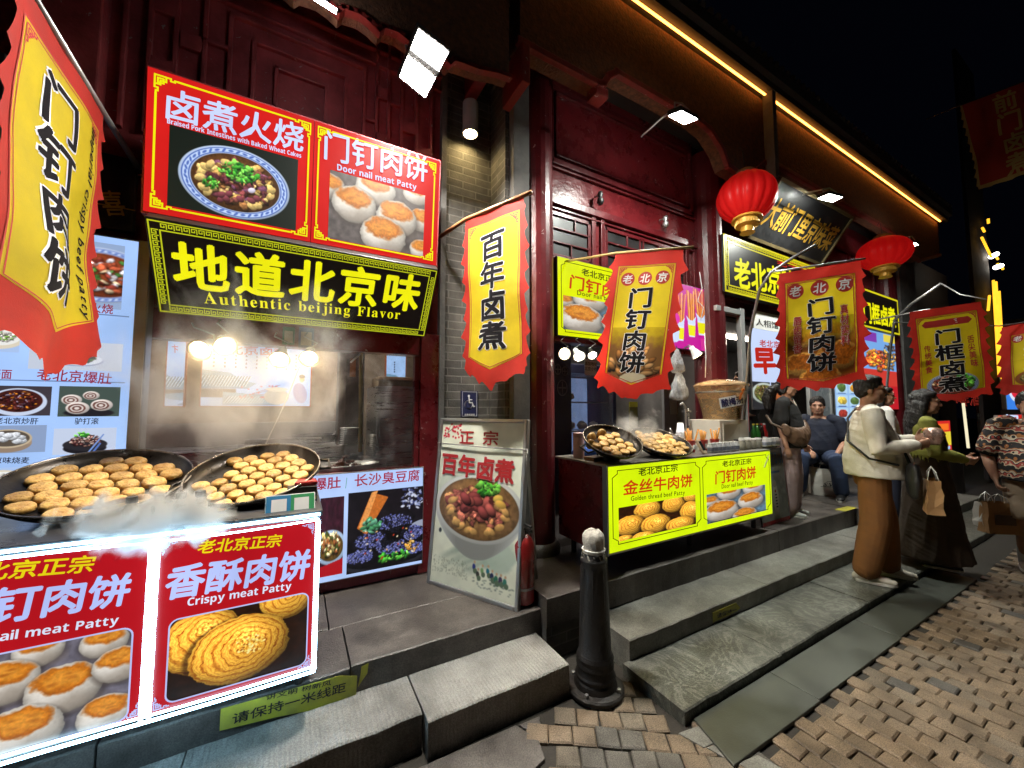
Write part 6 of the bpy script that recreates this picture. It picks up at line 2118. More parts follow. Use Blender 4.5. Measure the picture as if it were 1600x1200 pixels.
# burners under the pans
def burner(label, x, y, z, r, h):
	t = thing('burner', label, 'burner', (x, y, z), 'burners under the pans')
	g = MB(); g.lathe([(0, 0), (r, 0), (r, h * .5), (r * .85, h * .8), (0, h * .8)], 28); g.build('body', M['black'], t, bevel=.004)
	g = MB()
	for k in range(4):
		a = .6 + k * math.pi / 2
		g.tube([(r * .5 * math.cos(a), r * .5 * math.sin(a), h * .8), (r * 1.1 * math.cos(a), r * 1.1 * math.sin(a), h), (r * 1.2 * math.cos(a), r * 1.2 * math.sin(a), h * .6)], .009, 6)
	g.build('pan_support', M['iron'], t)
	g = MB(); g.lathe([(0, 0), (.016, 0), (.014, .02), (0, .022)], 12, Matrix.Translation((-r * .2, -r, h * .3)) @ Matrix.Rotation(D(90), 4, 'X')); g.build('knob', M['whitep'], t)
	return t
burner('black burner below the widest pan', -.776, 2.50, 1.087, .09, .045)
burner('black burner below the steaming pan', -.171, 2.42, 1.087, .09, .04)
burner('black burner propping the small deep pan', 2.15, 2.27, 1.149, .08, .05)
burner('black burner beneath the brass toned pan', 2.73, 2.28, 1.149, .08, .04)
# ------------------------------------------------------------------ on the neon counter
for i, px in enumerate((205, 249, 282, 312)):
	c = onY(px, 800, 2.075); c.z = 1.0855
	t = thing('seasoning_bottle', 'seasoning bottle with dark cap standing in the cold steam', 'bottle', c, 'seasoning bottles at the counter edge')
	if i == 0:
		g = MB(); g.lathe([(0, 0), (.024, 0), (.026, .01), (.026, .07), (.014, .088), (.014, .095), (0, .095)], 20); g.build('bottle_body', pmat('cloudy_bottle', (.5, .42, .28), .2, 0, .3, 20, 0, trans=.3), t, smooth=True)
		g = MB(); g.lathe([(0, .094), (.018, .094), (.018, .116), (.016, .118), (0, .118)], 18); g.build('cap', M['black'], t)
		first = t
	else:
		for ch in first.children:
			k = ch.copy(); COL.objects.link(k); k.parent = t
c = onY(183, 782, 2.2)
t = thing('wooden_spatula', 'wooden spatula handle resting on the rim of the widest pan', 'spatula', c)
g = MB(); g.tube([(-.05, .03, -.02), (.02, .0, .0), (.09, -.05, .012)], [.010, .011, .009], 8); g.build('handle', M['wood'], t, smooth=True)
g = MB(); g.box(-.11, .02, -.03, -.045, .06, -.022); g.build('blade', M['steel'], t, bevel=.004)
p0 = onY(411, 838, 2.01)
s = Sign('payment_placard', 'acrylic placard, half blue half green, leaning on the corner of the neon counter', 'placard', (p0.x, 2.035, 1.058), (1, 0, 0), (0, .05, .11))
w = s.L(492, 815)[0]
h = .105
g = MB(); g.box(0, 0, -.004, w, h, 0); s.part(g, 'backing', M['whitep'], bevel=.001)
g = MB(); g.box(.004, .004, .0005, w * .5, h - .004, .0015); s.part(g, 'blue_half', pmat('placard_blue', (.05, .22, .42), .25, 0, .1, 5, 0))
g = MB(); g.box(w * .5, .004, .0005, w - .004, h - .004, .0015); s.part(g, 'green_half', pmat('placard_green', (.06, .30, .12), .25, 0, .1, 5, 0))
g = MB(); g.box(w * .12, .03, .0018, w * .42, h - .02, .0022); g.box(w * .57, .03, .0018, w * .87, h - .02, .0022); s.part(g, 'pale_square', M['whitep'])
c = onY(470, 775, 2.25); c.z = 1.0855
t = thing('paper_box', 'black box with a red wrapper on top, behind the placard', 'box', c)
g = MB(); g.box(-.06, -.06, 0, .07, .06, .075); g.build('carton', M['black'], t, bevel=.003)
g = MB(); g.box(-.058, -.0605, .012, .068, -.059, .028); g.build('yellow_band', pmat('yellow_card', (.6, .5, .03), .5, 0, .1, 5, 0), t)
g = MB(); g.prism([(-.03, -.05), (.075, -.04), (.06, .05), (-.02, .04)], .076, .10); g.build('wrapper', pmat('red_wrapper', (.5, .03, .03), .4, 0, .2, 9, .4), t, bevel=.008)
# ------------------------------------------------------------------ kitchen behind the serving window
def mural(label, bl, tr, Y, seed, text_rows=True):
	a0, a1 = onY(*bl, Y), onY(*tr, Y)
	s = Sign('mural_lightbox', label, 'lightbox', (a0.x, Y, a0.z), (1, 0, 0), (0, 0, 1), 'pale blue mural lightboxes inside the kitchen')
	w, h = a1.x - a0.x, a1.z - a0.z
	g = MB(); g.box(-.012, -.012, -.04, w + .012, h + .012, -.002); s.part(g, 'wooden_frame', pmat('orange_frame', (.42, .12, .04), .5, 0, .2, 6, .1), bevel=.003)
	A = w / h
	a = Art(A, 150, (172, 204, 250), seed)
	a.im *= (.96 + .08 * a.nz)[..., None]
	def roof(x0, x1, y, hh):
		a.poly([(x0, y), (x1, y), (x1 + .1, y + hh * .35), (x1 - .1, y + hh * .5), (x1 - .22, y + hh), (x0, y + hh * 1.2)], (120, 160, 190))
		n = int((x1 - x0) / .035)
		for i in range(n):
			x = x0 + i * .035
			a.line(x, y + .02, x + .07, y + hh * .8, .013, (60, 84, 104)); a.line(x + .012, y + .02, x + .082, y + hh * .8, .01, (214, 236, 250))
		a.line(x0, y, x1, y, .02, (70, 110, 150))
	roof(-.1, min(.55, A), .26, .22); a.rect(.0, .12, min(.4, A), .25, (110, 96, 90))
	roof(min(.25, A), A * .7, .02, .15)
	if A > 1:
		for k in range(3): a.line(.5 + .05 * k, .12 + .03 * k, .75 + .1 * k, .18 + .07 * k, .007, (120, 60, 60))
		for i in range(24): a.ell(a.rng.uniform(.45, .9), a.rng.uniform(.12, .3), .012, .01, (190, 60, 70))
		a.ell(A - .45, .14, .16, .12, (196, 190, 180)); a.ell(A - .45, .25, .14, .035, (222, 216, 204))
		a.ell(A - .14, .2, .09, .16, (110, 120, 190), .2); a.ell(A - .12, .42, .035, .05, (210, 180, 150)); a.ell(A - .12, .46, .04, .03, (40, 40, 50))
	a.mesh('mural_print', LIT, s.o, 0, 0, w, h, 0)
	g = MB()
	cols = int(w / .085)
	for i in range(1, cols):
		for k in range(5):
			g.box(i * .085 - .007, h * (.80 - .055 * k), .001, i * .085 + .007, h * (.80 - .055 * k) - .018, .0015)
	s.part(g, 'small_text', emat('mural_grey_text', hx('5a6c94'), .8))
	return s
s = mural('narrow mural lightbox with tiled roofs, beside the kitchen jamb', (257, 634), (291, 531), 4.56, 91)
g = MB(); s.fit(g, '卞', (268, 545), (279, 545), 14, .03); s.part(g, 'red_lettering', E_LETR)
s = mural('wide mural lightbox of old rooftops and a plum branch, behind the lamps', (313, 634), (487, 536), 4.55, 92)
g = MB(); s.fit(g, '老北京卤煮', (330, 546), (450, 549), 16, .02); s.part(g, 'red_lettering', E_LETR)
s = mural('mural lightbox of ink trees above the steel cabinet', (603, 618), (634, 553), 4.30, 93)
def steelbox(name, label, cat, x0, y0, z0, x1, y1, z1, mat=None, parts=(), grp=None):
	t = thing(name, label, cat, ((x0 + x1) / 2, (y0 + y1) / 2, z0), grp)
	g = MB(); g.box(x0 - t.location.x, y0 - t.location.y, 0, x1 - t.location.x, y1 - t.location.y, z1 - z0)
	g.build('body', mat or M['steel'], t, bevel=.006)
	for nm, bx, mt in parts:
		g = MB(); g.box(bx[0] - t.location.x, bx[1] - t.location.y, bx[2] - z0, bx[3] - t.location.x, bx[4] - t.location.y, bx[5] - z0)
		g.build(nm, mt, t, bevel=.003)
	return t
steelbox('steel_cabinet', 'tall stainless cabinet behind the glass pane', 'cabinet', .62, 3.55, .30, 1.0, 4.1, 1.75, None, [('door', (.64, 3.535, .4, .98, 3.552, 1.70), M['steel']), ('handle', (.94, 3.515, 1.1, .955, 3.537, 1.3), M['alu'])])
steelbox('steel_worktop', 'low stainless worktop across the kitchen', 'worktop', -1.2, 3.75, .30, .55, 4.35, 1.22, None, [('splashback', (-1.2, 4.30, 1.22, .55, 4.34, 1.42), M['alu']), ('shelf_edge', (-.35, 3.72, 1.26, .2, 3.76, 1.30), M['steel'])])
steelbox('cardboard_flap_box', 'open cardboard box on top of the stainless cabinet', 'box', .64, 3.6, 1.752, .96, 3.95, 1.84, pmat('cardboard', (.36, .27, .18), .8, 0, .15, 8, .1), [('flap', (.60, 3.52, 1.80, .97, 3.6, 1.815), pmat('cardboard_flap', (.33, .25, .17), .8, 0, .15, 8, .1))])
# grey pillar and bamboo pole
t = thing('concrete_post', 'pale grey square post beside the bamboo pole', 'post', (.42, 3.9, .29))
g = MB(); g.box(-.09, -.1, 0, .13, .1, 2.3); g.build('shaft', M['plaster'], t, bevel=.008)
g = MB(); g.box(.0, -.106, 1.55, .05, -.1, 1.72); g.build('tape_mark', M['wood'], t)
t = thing('bamboo_pole', 'yellow bamboo pole standing at the edge of the glass pane', 'pole', onY(563, 706, 3.08))
g = MB()
top = onY(564, 552, 3.08) - Vector(t.location)
pts = [Vector((0, 0, 0)) + top * (i / 6) for i in range(7)]
g.tube(pts, .014, 12)
for i in range(1, 6): g.tube([pts[i] - top * .006, pts[i] + top * .006], .0165, 12)
g.build('stem', M['bamboo'], t)
g = MB(); e = onY(548, 566, 2.99) - Vector(t.location); g.tube([top, e], .006, 6); g.build('cross_rod', M['whitep'], t)
# stacks of plates: each plate is its own
plate = MB(); plate.lathe([(0, .004), (.05, .004), (.085, .014), (.086, .017), (.05, .008), (0, .008)], 28)
pl0 = None
for (px, py, n, lb, rad) in ((548, 678, 9, 'white plate in the tall stack beside the bamboo pole', 1.0), (590, 700, 11, 'grey plate in the stack in front of the stainless cabinet', .8)):
	b = onY(px, py, 3.62)
	b.z = 1.225 if px < 570 else 1.12
	for k in range(n):
		if pl0 is None:
			o = plate.build('plate', M['white'], smooth=True); pl0 = o
		else:
			o = pl0.copy(); COL.objects.link(o)
		o.location = (b.x + R.uniform(-.004, .004), b.y, b.z + k * .0175)
		o.scale = (rad, rad, 1)
		tag(o, lb, 'plate', 'stacked plates, ' + ('taller pile' if px < 570 else 'lower pile'))
steelbox('plate_stand', 'small steel stand carrying the lower stack of plates', 'stand', .50, 3.45, .29, .70, 3.75, 1.118)
# meat platter on the ledge
c = onY(535, 716, 3.2); c.z = 1.05
t = thing('meat_platter', 'grey oval platter of dark braised meat on the serving ledge', 'platter', c)
g = MB(); g.lathe([(0, .03), (.17, .03), (.23, .075), (.235, .08), (.24, .075), (.19, .0), (0, 0)], 40, Matrix.Diagonal((1.15, .62, 1, 1))); g.build('dish', M['alu'], t, smooth=True)
g = MB()
rr = random.Random(8)
def lump(g, x, y, z, r, sq=.7, seed=0):
	vs, fs = [], []
	n, k = 10, 6
	for i in range(k + 1):
		th = math.pi * i / k - math.pi / 2
		for j in range(n):
			ph = 2 * math.pi * j / n
			q = 1 + .35 * mnoise.noise(Vector((math.cos(ph) * 1.5 + seed, math.sin(ph) * 1.5, th * 1.5)))
			vs.append((x + r * q * math.cos(th) * math.cos(ph), y + r * q * math.cos(th) * math.sin(ph), z + r * sq * q * math.sin(th)))
	for i in range(k):
		for j in range(n):
			fs.append((i * n + j, i * n + (j + 1) % n, (i + 1) * n + (j + 1) % n, (i + 1) * n + j))
	g.add(vs, fs)
for i in range(34):
	x = rr.uniform(-.10, .13); lump(g, x, rr.uniform(-.06, .06), .05 + max(0, .09 - abs(x - .03)) * rr.uniform(.2, 1.0), rr.uniform(.014, .028), .8, i)
g.build('braised_meat', pmat('braised_meat', (.10, .03, .018), .35, 0, .4, 40, .4), t, smooth=True)
g = MB()
for i in range(16): lump(g, -.02 + i * .012, -.075 + rr.uniform(-.012, .012), .055, .022, .6, i + 50)
g.build('bread_pieces', PATTY_MAT, t, smooth=True)
# wok and ladle
t = thing('wok', 'dark iron wok with a ladle on the kitchen worktop', 'wok', (.18, 3.95, 1.222))
g = MB(); g.lathe([(0, .01), (.12, .03), (.2, .09), (.205, .092), (.12, .02), (0, .0)], 32); g.build('bowl', M['iron'], t, smooth=True)
g = MB(); g.tube([(.1, 0, .05), (.22, -.05, .2)], .008, 8); g.build('ladle', M['steel'], t)
# hanging pull cord
t = thing('pull_cord', 'thin pale cord hanging slantwise from the lamps to the pan', 'cord', onY(468, 573, 2.75))
g = MB(); o_ = Vector(t.location); g.tube([(0, 0, 0), onY(446, 628, 2.72) - o_, onY(415, 694, 2.68) - o_], .0035, 6); g.build('cord_line', M['whitep'], t)
# payment stickers on the header (codes left out)
for (lb, x0, y0, x1, y1, col) in (('green square sticker on the window header', 441, 538, 461, 512, (.03, .12, .06)), ('blue square sticker on the window header', 466, 543, 491, 513, (.04, .07, .16))):
	a0, a1 = onY(x0, y0, 2.96), onY(x1, y1, 2.96)
	t = thing('sticker', lb, 'sticker', a0, 'payment stickers over the serving window')
	g = MB(); g.box(0, -.003, 0, a1.x - a0.x, 0, a1.z - a0.z); g.build('backing', pmat(lb, col, .5, 0, .15, 6, 0), t)
	w_, h_ = a1.x - a0.x, a1.z - a0.z
	g = MB(); g.box(w_ * .15, -.0045, h_ * .12, w_ * .85, -.003, h_ * .78); g.build('pale_square', pmat('sticker_cream', (.36, .28, .20), .5, 0, .1, 6, 0), t)
# ------------------------------------------------------------------ wheelchair sign, extinguisher, bollard, tapes
a0 = onY(720, 652, 2.985); a1 = onY(747, 611, 2.985)
s = Sign('wheelchair_sign', 'small dark blue wheelchair symbol plate on the brick pillar', 'sign', (a0.x, 2.985, a0.z), (1, 0, 0), (0, 0, 1))
w, h = a1.x - a0.x, a1.z - a0.z
g = MB(); g.box(0, 0, -.01, w, h, 0); s.part(g, 'plate', pmat('sign_navy', (.018, .022, .07), .4, 0, .15, 6, 0), bevel=.002)
g = MB()
cx, cy, k = w * .48, h * .58, w / 10.
g.strip([(w * .08, h * .04), (w * .08, h * .96), (w * .92, h * .96), (w * .92, h * .04), (w * .08, h * .04)], w * .02, .001, .002)
arc = [(cx - .3 * k + 2.2 * k * math.cos(D(t_)), cy - 1.4 * k + 2.2 * k * math.sin(D(t_))) for t_ in range(110, 375, 12)]
g.strip(arc, .45 * k, .001, .0026)
g.strip([(cx - .2 * k, cy + 2.4 * k), (cx, cy - .4 * k), (cx + 1.7 * k, cy - .4 * k), (cx + 2.6 * k, cy - 2.6 * k), (cx + 3.1 * k, cy - 2.4 * k)], .6 * k, .001, .0028)
g.strip([(cx - .1 * k, cy + 1.2 * k), (cx + 1.5 * k, cy + 1.2 * k)], .5 * k, .001, .0024)
g.prism([(cx - .3 * k + .65 * k * math.cos(a), cy + 3.2 * k + .65 * k * math.sin(a)) for a in [i * .52 for i in range(12)]], .001, .0025)
s.part(g, 'wheelchair_symbol', WHITEINK)
g = MB(); text(g, '无障碍通道', w * .5, h * .09, h * .085, .02, .002); s.part(g, 'lettering', WHITEINK)
c = onZ(819, 948, .31)
t = thing('fire_extinguisher', 'red fire extinguisher standing behind the board sign', 'extinguisher', c + Vector((.035, .06, 0)))
g = MB(); g.lathe([(0, 0), (.06, 0), (.066, .01), (.066, .36), (.05, .40), (.02, .425), (0, .425)], 28); g.build('cylinder', pmat('extinguisher_red', (.20, .010, .010), .3, 0, .2, 6, .05, coat=.3), t, smooth=True)
g = MB(); g.lathe([(.02, .42), (.02, .45), (.028, .46), (0, .47)], 14); g.box(-.01, -.09, .455, .01, .03, .47); g.box(-.008, -.09, .485, .008, .02, .495); g.build('valve', M['iron'], t)
g = MB(); g.tube([(.0, .02, .45), (.05, .05, .42), (.075, .03, .3), (.07, .02, .16)], .009, 8); g.build('hose', M['black'], t, smooth=True)
g = MB(); g.lathe([(.067, .09), (.0675, .10), (.067, .105)], 28); g.build('clip_band', M['alu'], t)
BO = thing('bollard', 'black cast iron bollard with its top wrapped in pale cloth', 'bollard', (1.496, 1.72, 0))
g = MB(); g.lathe([(0, .0), (.150, .0), (.155, .006), (.155, .02), (.146, .028), (.118, .034), (.112, .06), (.106, .07), (.110, .09), (.104, .10), (.098, .125), (.104, .14), (.100, .16), (.102, .18), (.094, .20)], 48); g.build('base_flange', pmat('rusty_iron', (.028, .022, .019), .5, .4, .5, 7, .4, 60, col2=(.012, .011, .011)), BO, smooth=False)
g = MB(); g.lathe([(.094, .20), (.090, .205), (.083, .40), (.072, .64), (.068, .68), (.075, .69), (.075, .705), (.066, .71), (.066, .74)], 48); g.build('shaft', M['iron'], BO, smooth=True)
g = MB()
for k in range(8):
	a = 6.2832 * k / 8
	g.tube([(.082 * math.cos(a), .082 * math.sin(a), .22), (.0705 * math.cos(a), .0705 * math.sin(a), .66)], .006, 6)
g.build('flutes', M['iron'], BO)
for k in range(4):
	a = .5 + 6.2832 * k / 4
	g = MB(); g.lathe([(0, .048), (.011, .046), (.012, .03)], 6, Matrix.Translation((.132 * math.cos(a), .132 * math.sin(a), 0))); g.build('bolt', M['alu'], BO)
# the cloth cap: crumpled, tied under the head
vs, fs = [], []
prof = [(0, .862), (.035, .86), (.058, .845), (.066, .825), (.067, .80), (.064, .775), (.060, .757), (.066, .748), (.073, .73), (.071, .712), (.075, .698)]
n = 56
for i, (q, z) in enumerate(prof):
	for j in range(n):
		a = 6.2832 * j / n
		p = Vector((math.cos(a), math.sin(a), z * 14))
		k = 1 + (.10 * mnoise.noise(p * 2.6) + .06 * math.sin(a * 13 + z * 60)) * (0 if i in (0,) else 1) * (.4 if i == 6 else 1)
		k *= .88
		vs.append((q * k * math.cos(a), q * k * math.sin(a), z + .010 * mnoise.noise(p * 3.1 + Vector((5, 0, 0))) + (.012 * math.sin(a * 5) if i == len(prof) - 1 else 0)))
for i in range(len(prof) - 1):
	for j in range(n):
		fs.append((i * n + j, (i + 1) * n + j, (i + 1) * n + (j + 1) % n, i * n + (j + 1) % n))
g = MB(); g.add(vs, fs); g.build('cloth_wrap', pmat('dirty_white_cloth', (.46, .43, .38), .85, 0, .3, 22, .5, 160), BO, smooth=True)
g = MB(); g.tube([(.063 * math.cos(6.2832 * k / 24), .063 * math.sin(6.2832 * k / 24), .756) for k in range(25)], .004, 6, cap=False); g.build('tie', M['whitep'], BO)
TAPE = pmat('floor_tape_yellow', (.52, .47, .03), .6, 0, .45, 9, .15, 60, col2=(.28, .26, .05))
def tape(label, Y, pts, lets, nm='floor_tape'):
	P = [onY(x, y, Y) for x, y in pts]
	o = P[0]
	s = Sign(nm, label, 'tape', o, (1, 0, 0), (0, 0, 1), 'yellow tapes on the step risers')
	g = MB(); g.prism([(p.x - o.x, p.z - o.z) for p in P], -.0015, .0); s.part(g, 'strip', TAPE)
	for (st, a, b, hp) in lets:
		g = MB(); s.fit(g, st, a, b, hp, .02, z=.0006); s.part(g, 'lettering', INK)
	return s
tape('worn yellow queue tape with black characters along the riser below the neon counter', 2.086, [(343, 1142), (430, 1121), (556, 1096), (558, 1056), (530, 1056), (345, 1108)],
	 [('请保持一米线距', (362, 1124), (541, 1073), 17), ('讲文明 树新风', (415, 1090), (518, 1066), 9)])
tape('torn yellow scrap of tape on the riser beyond the queue tape', 2.094, [(559, 1074), (567, 1062), (574, 1052), (576, 1036), (565, 1042), (563, 1056)], [])
tape('short torn yellow tape on the riser of the middle step', 1.7165, [(1114, 973), (1152, 955), (1157, 950), (1150, 942), (1114, 957)], [('请保持一', (1120, 963), (1151, 952), 8)])
c = onZ(1322, 795, .3725)
t = thing('floor_sticker', 'small yellow sticker on the platform near the white shopping bag', 'sticker', c)
g = MB(); g.box(-.16, -.05, 0, .16, .05, .002); g.build('patch', TAPE, t)
# ------------------------------------------------------------------ red counter with the yellow lightbox front
s = Sign('patty_counter', 'red sided counter with a glowing lemon yellow front of two patty menus', 'food counter', (1.953, 2.08, .53), (1, 0, 0), (0, 0, 1))
x1, y1 = s.L(1203, 708); Wd, Hh = x1, .605
g = MB(); g.box(0, -.03, -.60, Wd, Hh - .005, -.05); s.part(g, 'cabinet', M['red'], bevel=.006)
g = MB(); g.box(-.02, Hh - .004, -.62, Wd + .01, Hh + .012, -.0); s.part(g, 'worktop', pmat('worn_steel_top', (.35, .33, .30), .4, .7, .3, 6, .1), bevel=.004)
g = MB(); g.box(-.012, -.02, -.05, .0, Hh, -.0); g.box(0, -.015, -.05, Wd, -.001, -.0); s.part(g, 'metal_corner', M['alu'], bevel=.002)
for x in (.08, Wd / 2, Wd - .08):
	for z in (-.14, -.5):
		g = MB(); g.tube([(x, -.158, z), (x, -.03, z)], .022, 10); s.part(g, 'foot', M['iron'])
g = MB(); g.box(0, 0, -.048, Wd, Hh - .006, 0); s.part(g, 'lemon_panel', E_YELB)
dv = s.L(1096, 770)[0]
g = MB(); lemon_panel(s, g, .035, .05, dv - .02, Hh - .035, .05); lemon_panel(s, g, dv + .02, .05, Wd - .03, Hh - .035, .05); s.part(g, 'border_line', E_LETK)
g = MB()
s.fit(g, '老北京正宗', (997, 738), (1059, 730), 13, .03, z=.002); s.fit(g, '老北京正宗', (1128, 725), (1174, 720), 10, .03, z=.002)
s.fit(g, 'Golden thread beef Patty', (985, 779), (1070, 769), 10, .014, z=.002); s.fit(g, 'Door nail beef Patty', (1127, 760), (1176, 753), 9, .014, z=.002)
s.part(g, 'black_lettering', E_LETK)
g = MB()
s.fit(g, '金丝牛肉饼', (973, 763), (1082, 750), 23, .035, z=.002, shear=.05); s.fit(g, '门钉肉饼', (1116, 747), (1181, 737), 21, .035, z=.002, shear=.05)
s.part(g, 'red_lettering', MATS['lit_scarlet_lettering'])
a = art_swirls(1.75, 150, 83, [(.6, .8, .3, .28, {}), (1.2, .82, .28, .28, {}), (1.66, .98, .22, .2, {}), (.22, .42, .32, .30, {}), (1.62, .5, .28, .32, {}), (.78, .3, .34, .30, {}), (1.35, .12, .36, .24, {}), (.1, .02, .2, .14, {}), (.5, -.02, .26, .16, {})], (50, 22, 8))
s.pic(a, (967, 846), (1086, 773), z=.002)
a = art_buns(1.55, 140, 84, [(.1, .75, .2), (.55, .95, .30), (1.2, .98, .3), (.36, .36, .42), (1.12, .52, .36), (.95, .0, .34)], (90, 120, 140))
s.pic(a, (1105, 819), (1195, 757), z=.002)
g = MB(); xx, yy = s.L(1196, 716); g.strip([(xx - .03, yy - .08), (xx + .03, yy - .01), (xx + .05, yy + .02)], .012, .002, .006); s.part(g, 'tape_scrap', M['whitep'])
ZC = 1.148
# thermos, towel, block
t = thing('thermos', 'pink cylindrical thermos flask against the red column', 'thermos', (2.03, 2.50, ZC))
g = MB(); g.lathe([(0, 0), (.045, 0), (.045, .16), (.043, .165)], 20); g.build('body', pmat('pink_enamel', (.55, .33, .33), .4, 0, .1, 6, .05), t)
g = MB(); g.lathe([(.044, .165), (.046, .17), (.046, .20), (.03, .205), (0, .205)], 20); g.build('lid', pmat('pink_lid', (.42, .25, .25), .5, 0, .1, 6, .05), t)
t = thing('blue_cloth', 'rolled blue cloth lying behind the small deep pan', 'cloth', (2.17, 2.58, ZC + .03))
g = MB(); g.tube([(-.14, .0, 0), (-.08, 0, .008), (0, .01, .0), (.1, .0, .004), (.14, -.02, -.005)], [.018, .035, .04, .033, .02], 14); g.build('roll', pmat('blue_cotton', (.03, .09, .36), .85, 0, .3, 15, .4, 120), t, smooth=True)
t = thing('wooden_block', 'stained wooden block beside the burner', 'block', (2.06, 2.32, ZC))
g = MB(); g.box(-.08, -.06, 0, .07, .06, .028); g.build('block_body', M['wood'], t, bevel=.004)
# paper cups: one upside-down stack per column, each cup its own
cup = MB(); cup.lathe([(0, .085), (.026, .085), (.036, 0), (.0385, -.001), (.0385, .004), (.034, .004)], 22)
c0 = onY(1064, 700, 2.36); c0.z = ZC + .075
cu = None
for k in range(9):
	if cu is None:
		o = cup.build('paper_cup', pmat('white_paper_cup', (.72, .72, .78), .5, 0, .05, 5, 0), smooth=True); cu = o
	else:
		o = cu.copy(); COL.objects.link(o)
	o.location = (c0.x, c0.y, c0.z + k * .0135)
	tag(o, 'white paper cup in the upturned stack behind the brass toned pan', 'cup', 'upturned stack of paper cups')
t = thing('cup_tub', 'translucent tub holding the upturned paper cups', 'tub', (c0.x, c0.y, ZC))
g = MB(); g.lathe([(0, .0), (.05, 0), (.056, .07), (.06, .074), (.0, .074)], 24); g.build('tub_wall', pmat('frosted_tub', (.6, .6, .66), .35, 0, .1, 6, 0, trans=.3), t, smooth=True)
# fried dough sticks in red cups
DO = pmat('fried_dough', (.62, .27, .05), .5, 0, .3, 30, .3)
RC = pmat('red_cup', (.5, .04, .03), .45, 0, .15, 7, 0)
rr = random.Random(12)
st0 = None
for k, (px, lb) in enumerate(((1080, 'red cup of dough sticks closest to the paper cups'), (1099, 'red cup of dough sticks in the middle of three'), (1117, 'orange-lidded red cup at the dispenser end'))):
	c = onY(px, 702, 2.30); c.z = ZC
	t = thing('dough_stick_cup', lb, 'cup', c, 'red cups of fried dough sticks')
	g = MB(); g.lathe([(0, .0), (.032, 0), (.042, .105), (.045, .108), (.040, .104), (.031, .004), (0, .004)], 22); g.build('cup_wall', RC, t, smooth=True)
	g = MB(); g.box(-.018, -.0435, .03, .018, -.034, .07); g.build('paper_label', M['whitep'], t)
	for q in range(7 if k < 2 else 4):
		L = rr.uniform(.17, .21)
		if st0 is None:
			b = MB()
			for s_ in range(6):
				a_ = 6.2832 * s_ / 6
				b.tube([(.0042 * math.cos(a_), .0042 * math.sin(a_), 0), (.0042 * math.cos(a_ + .6), .0042 * math.sin(a_ + .6), .2)], .0042, 6)
			o = b.build('dough_stick', DO, smooth=True); st0 = o
		else:
			o = st0.copy(); COL.objects.link(o)
		o.location = (c.x + rr.uniform(-.012, .012), c.y + rr.uniform(-.012, .012), c.z + .012)
		o.rotation_euler = (rr.uniform(-.14, .2), rr.uniform(-.30, .22), 0)
		o.scale = (1, 1, L / .2)
		tag(o, ('golden fried dough stick in the red cup closest to the paper cups', 'golden fried dough stick in the middle red cup', 'fried dough stick in the orange-lidded red cup')[k], 'dough stick', 'fried dough sticks, ' + ('first', 'middle', 'last')[k] + ' cup')
# card reader
c = onY(1102, 715, 2.14); c.z = ZC
t = thing('price_scanner', 'beige handheld scanner leaning on its stand before the dough sticks', 'scanner', c)
t.rotation_euler = (D(-28), 0, .2)
g = MB(); g.box(-.035, -.012, 0, .035, .012, .135); g.build('case', pmat('beige_plastic', (.55, .42, .28), .45, 0, .1, 6, .05), t, bevel=.008)
g = MB(); g.box(-.026, -.0135, .03, .026, -.0118, .118); g.build('dark_screen', pmat('dark_glass_screen', (.02, .022, .025), .1, 0, .1, 4, 0), t)
# yogurt bottles, jars
yb = None
for i in range(7):
	c = onY(1111 + i * 6.6, 712, 2.17); c.z = ZC
	if yb is None:
		g = MB(); g.lathe([(0, 0), (.026, 0), (.029, .01), (.028, .06), (.02, .075), (.02, .082)], 20); yb = g.build('yogurt_bottle', pmat('white_ceramic', (.62, .62, .64), .3, 0, .06, 6, 0), smooth=True)
		g = MB(); g.lathe([(0, .083), (.023, .083), (.022, .089), (0, .09)], 18); g.build('paper_lid', M['whitep'], yb)
		g = MB(); g.lathe([(.0292, .018), (.0288, .05)], 20); g.build('blue_label', pmat('blue_grey_print', (.20, .22, .28), .5, 0, .4, 60, 0), yb)
		o = yb
	else:
		o = copy_tree(yb)
	o.location = c
	tag(o, 'white yogurt bottle with a paper lid in the row along the lemon panel', 'bottle', 'white yogurt bottles in a row')
jr = None
for i in range(6):
	c = onY(1160 + (i % 4) * 8.5, 712 - (i // 4) * 6, 2.19 + (i // 4) * .09); c.z = ZC
	if jr is None:
		g = MB(); g.lathe([(0, 0), (.03, 0), (.034, .01), (.034, .07), (.026, .085), (.026, .09)], 20); jr = g.build('glass_jar', pmat('jar_of_curd', (.42, .40, .33), .2, 0, .25, 14, 0, trans=.2), smooth=True)
		g = MB(); g.lathe([(0, .104), (.029, .104), (.03, .09), (.026, .089)], 20); g.build('lid', M['whitep'], jr, smooth=False)
		o = jr
	else:
		o = copy_tree(jr)
	o.location = c
	tag(o, 'squat glass jar with white lid at the far end of the counter', 'jar', 'glass jars with white lids')
for i in range(5):
	c = onY(1196 + (i % 4) * 6, 706 - (i // 4) * 8, 2.24 + (i // 4) * .1); c.z = ZC
	o = copy_tree(yb); o.location = c
	tag(o, 'white yogurt bottle at the outer corner beyond the glass jars', 'bottle', 'white yogurt bottles at the corner')
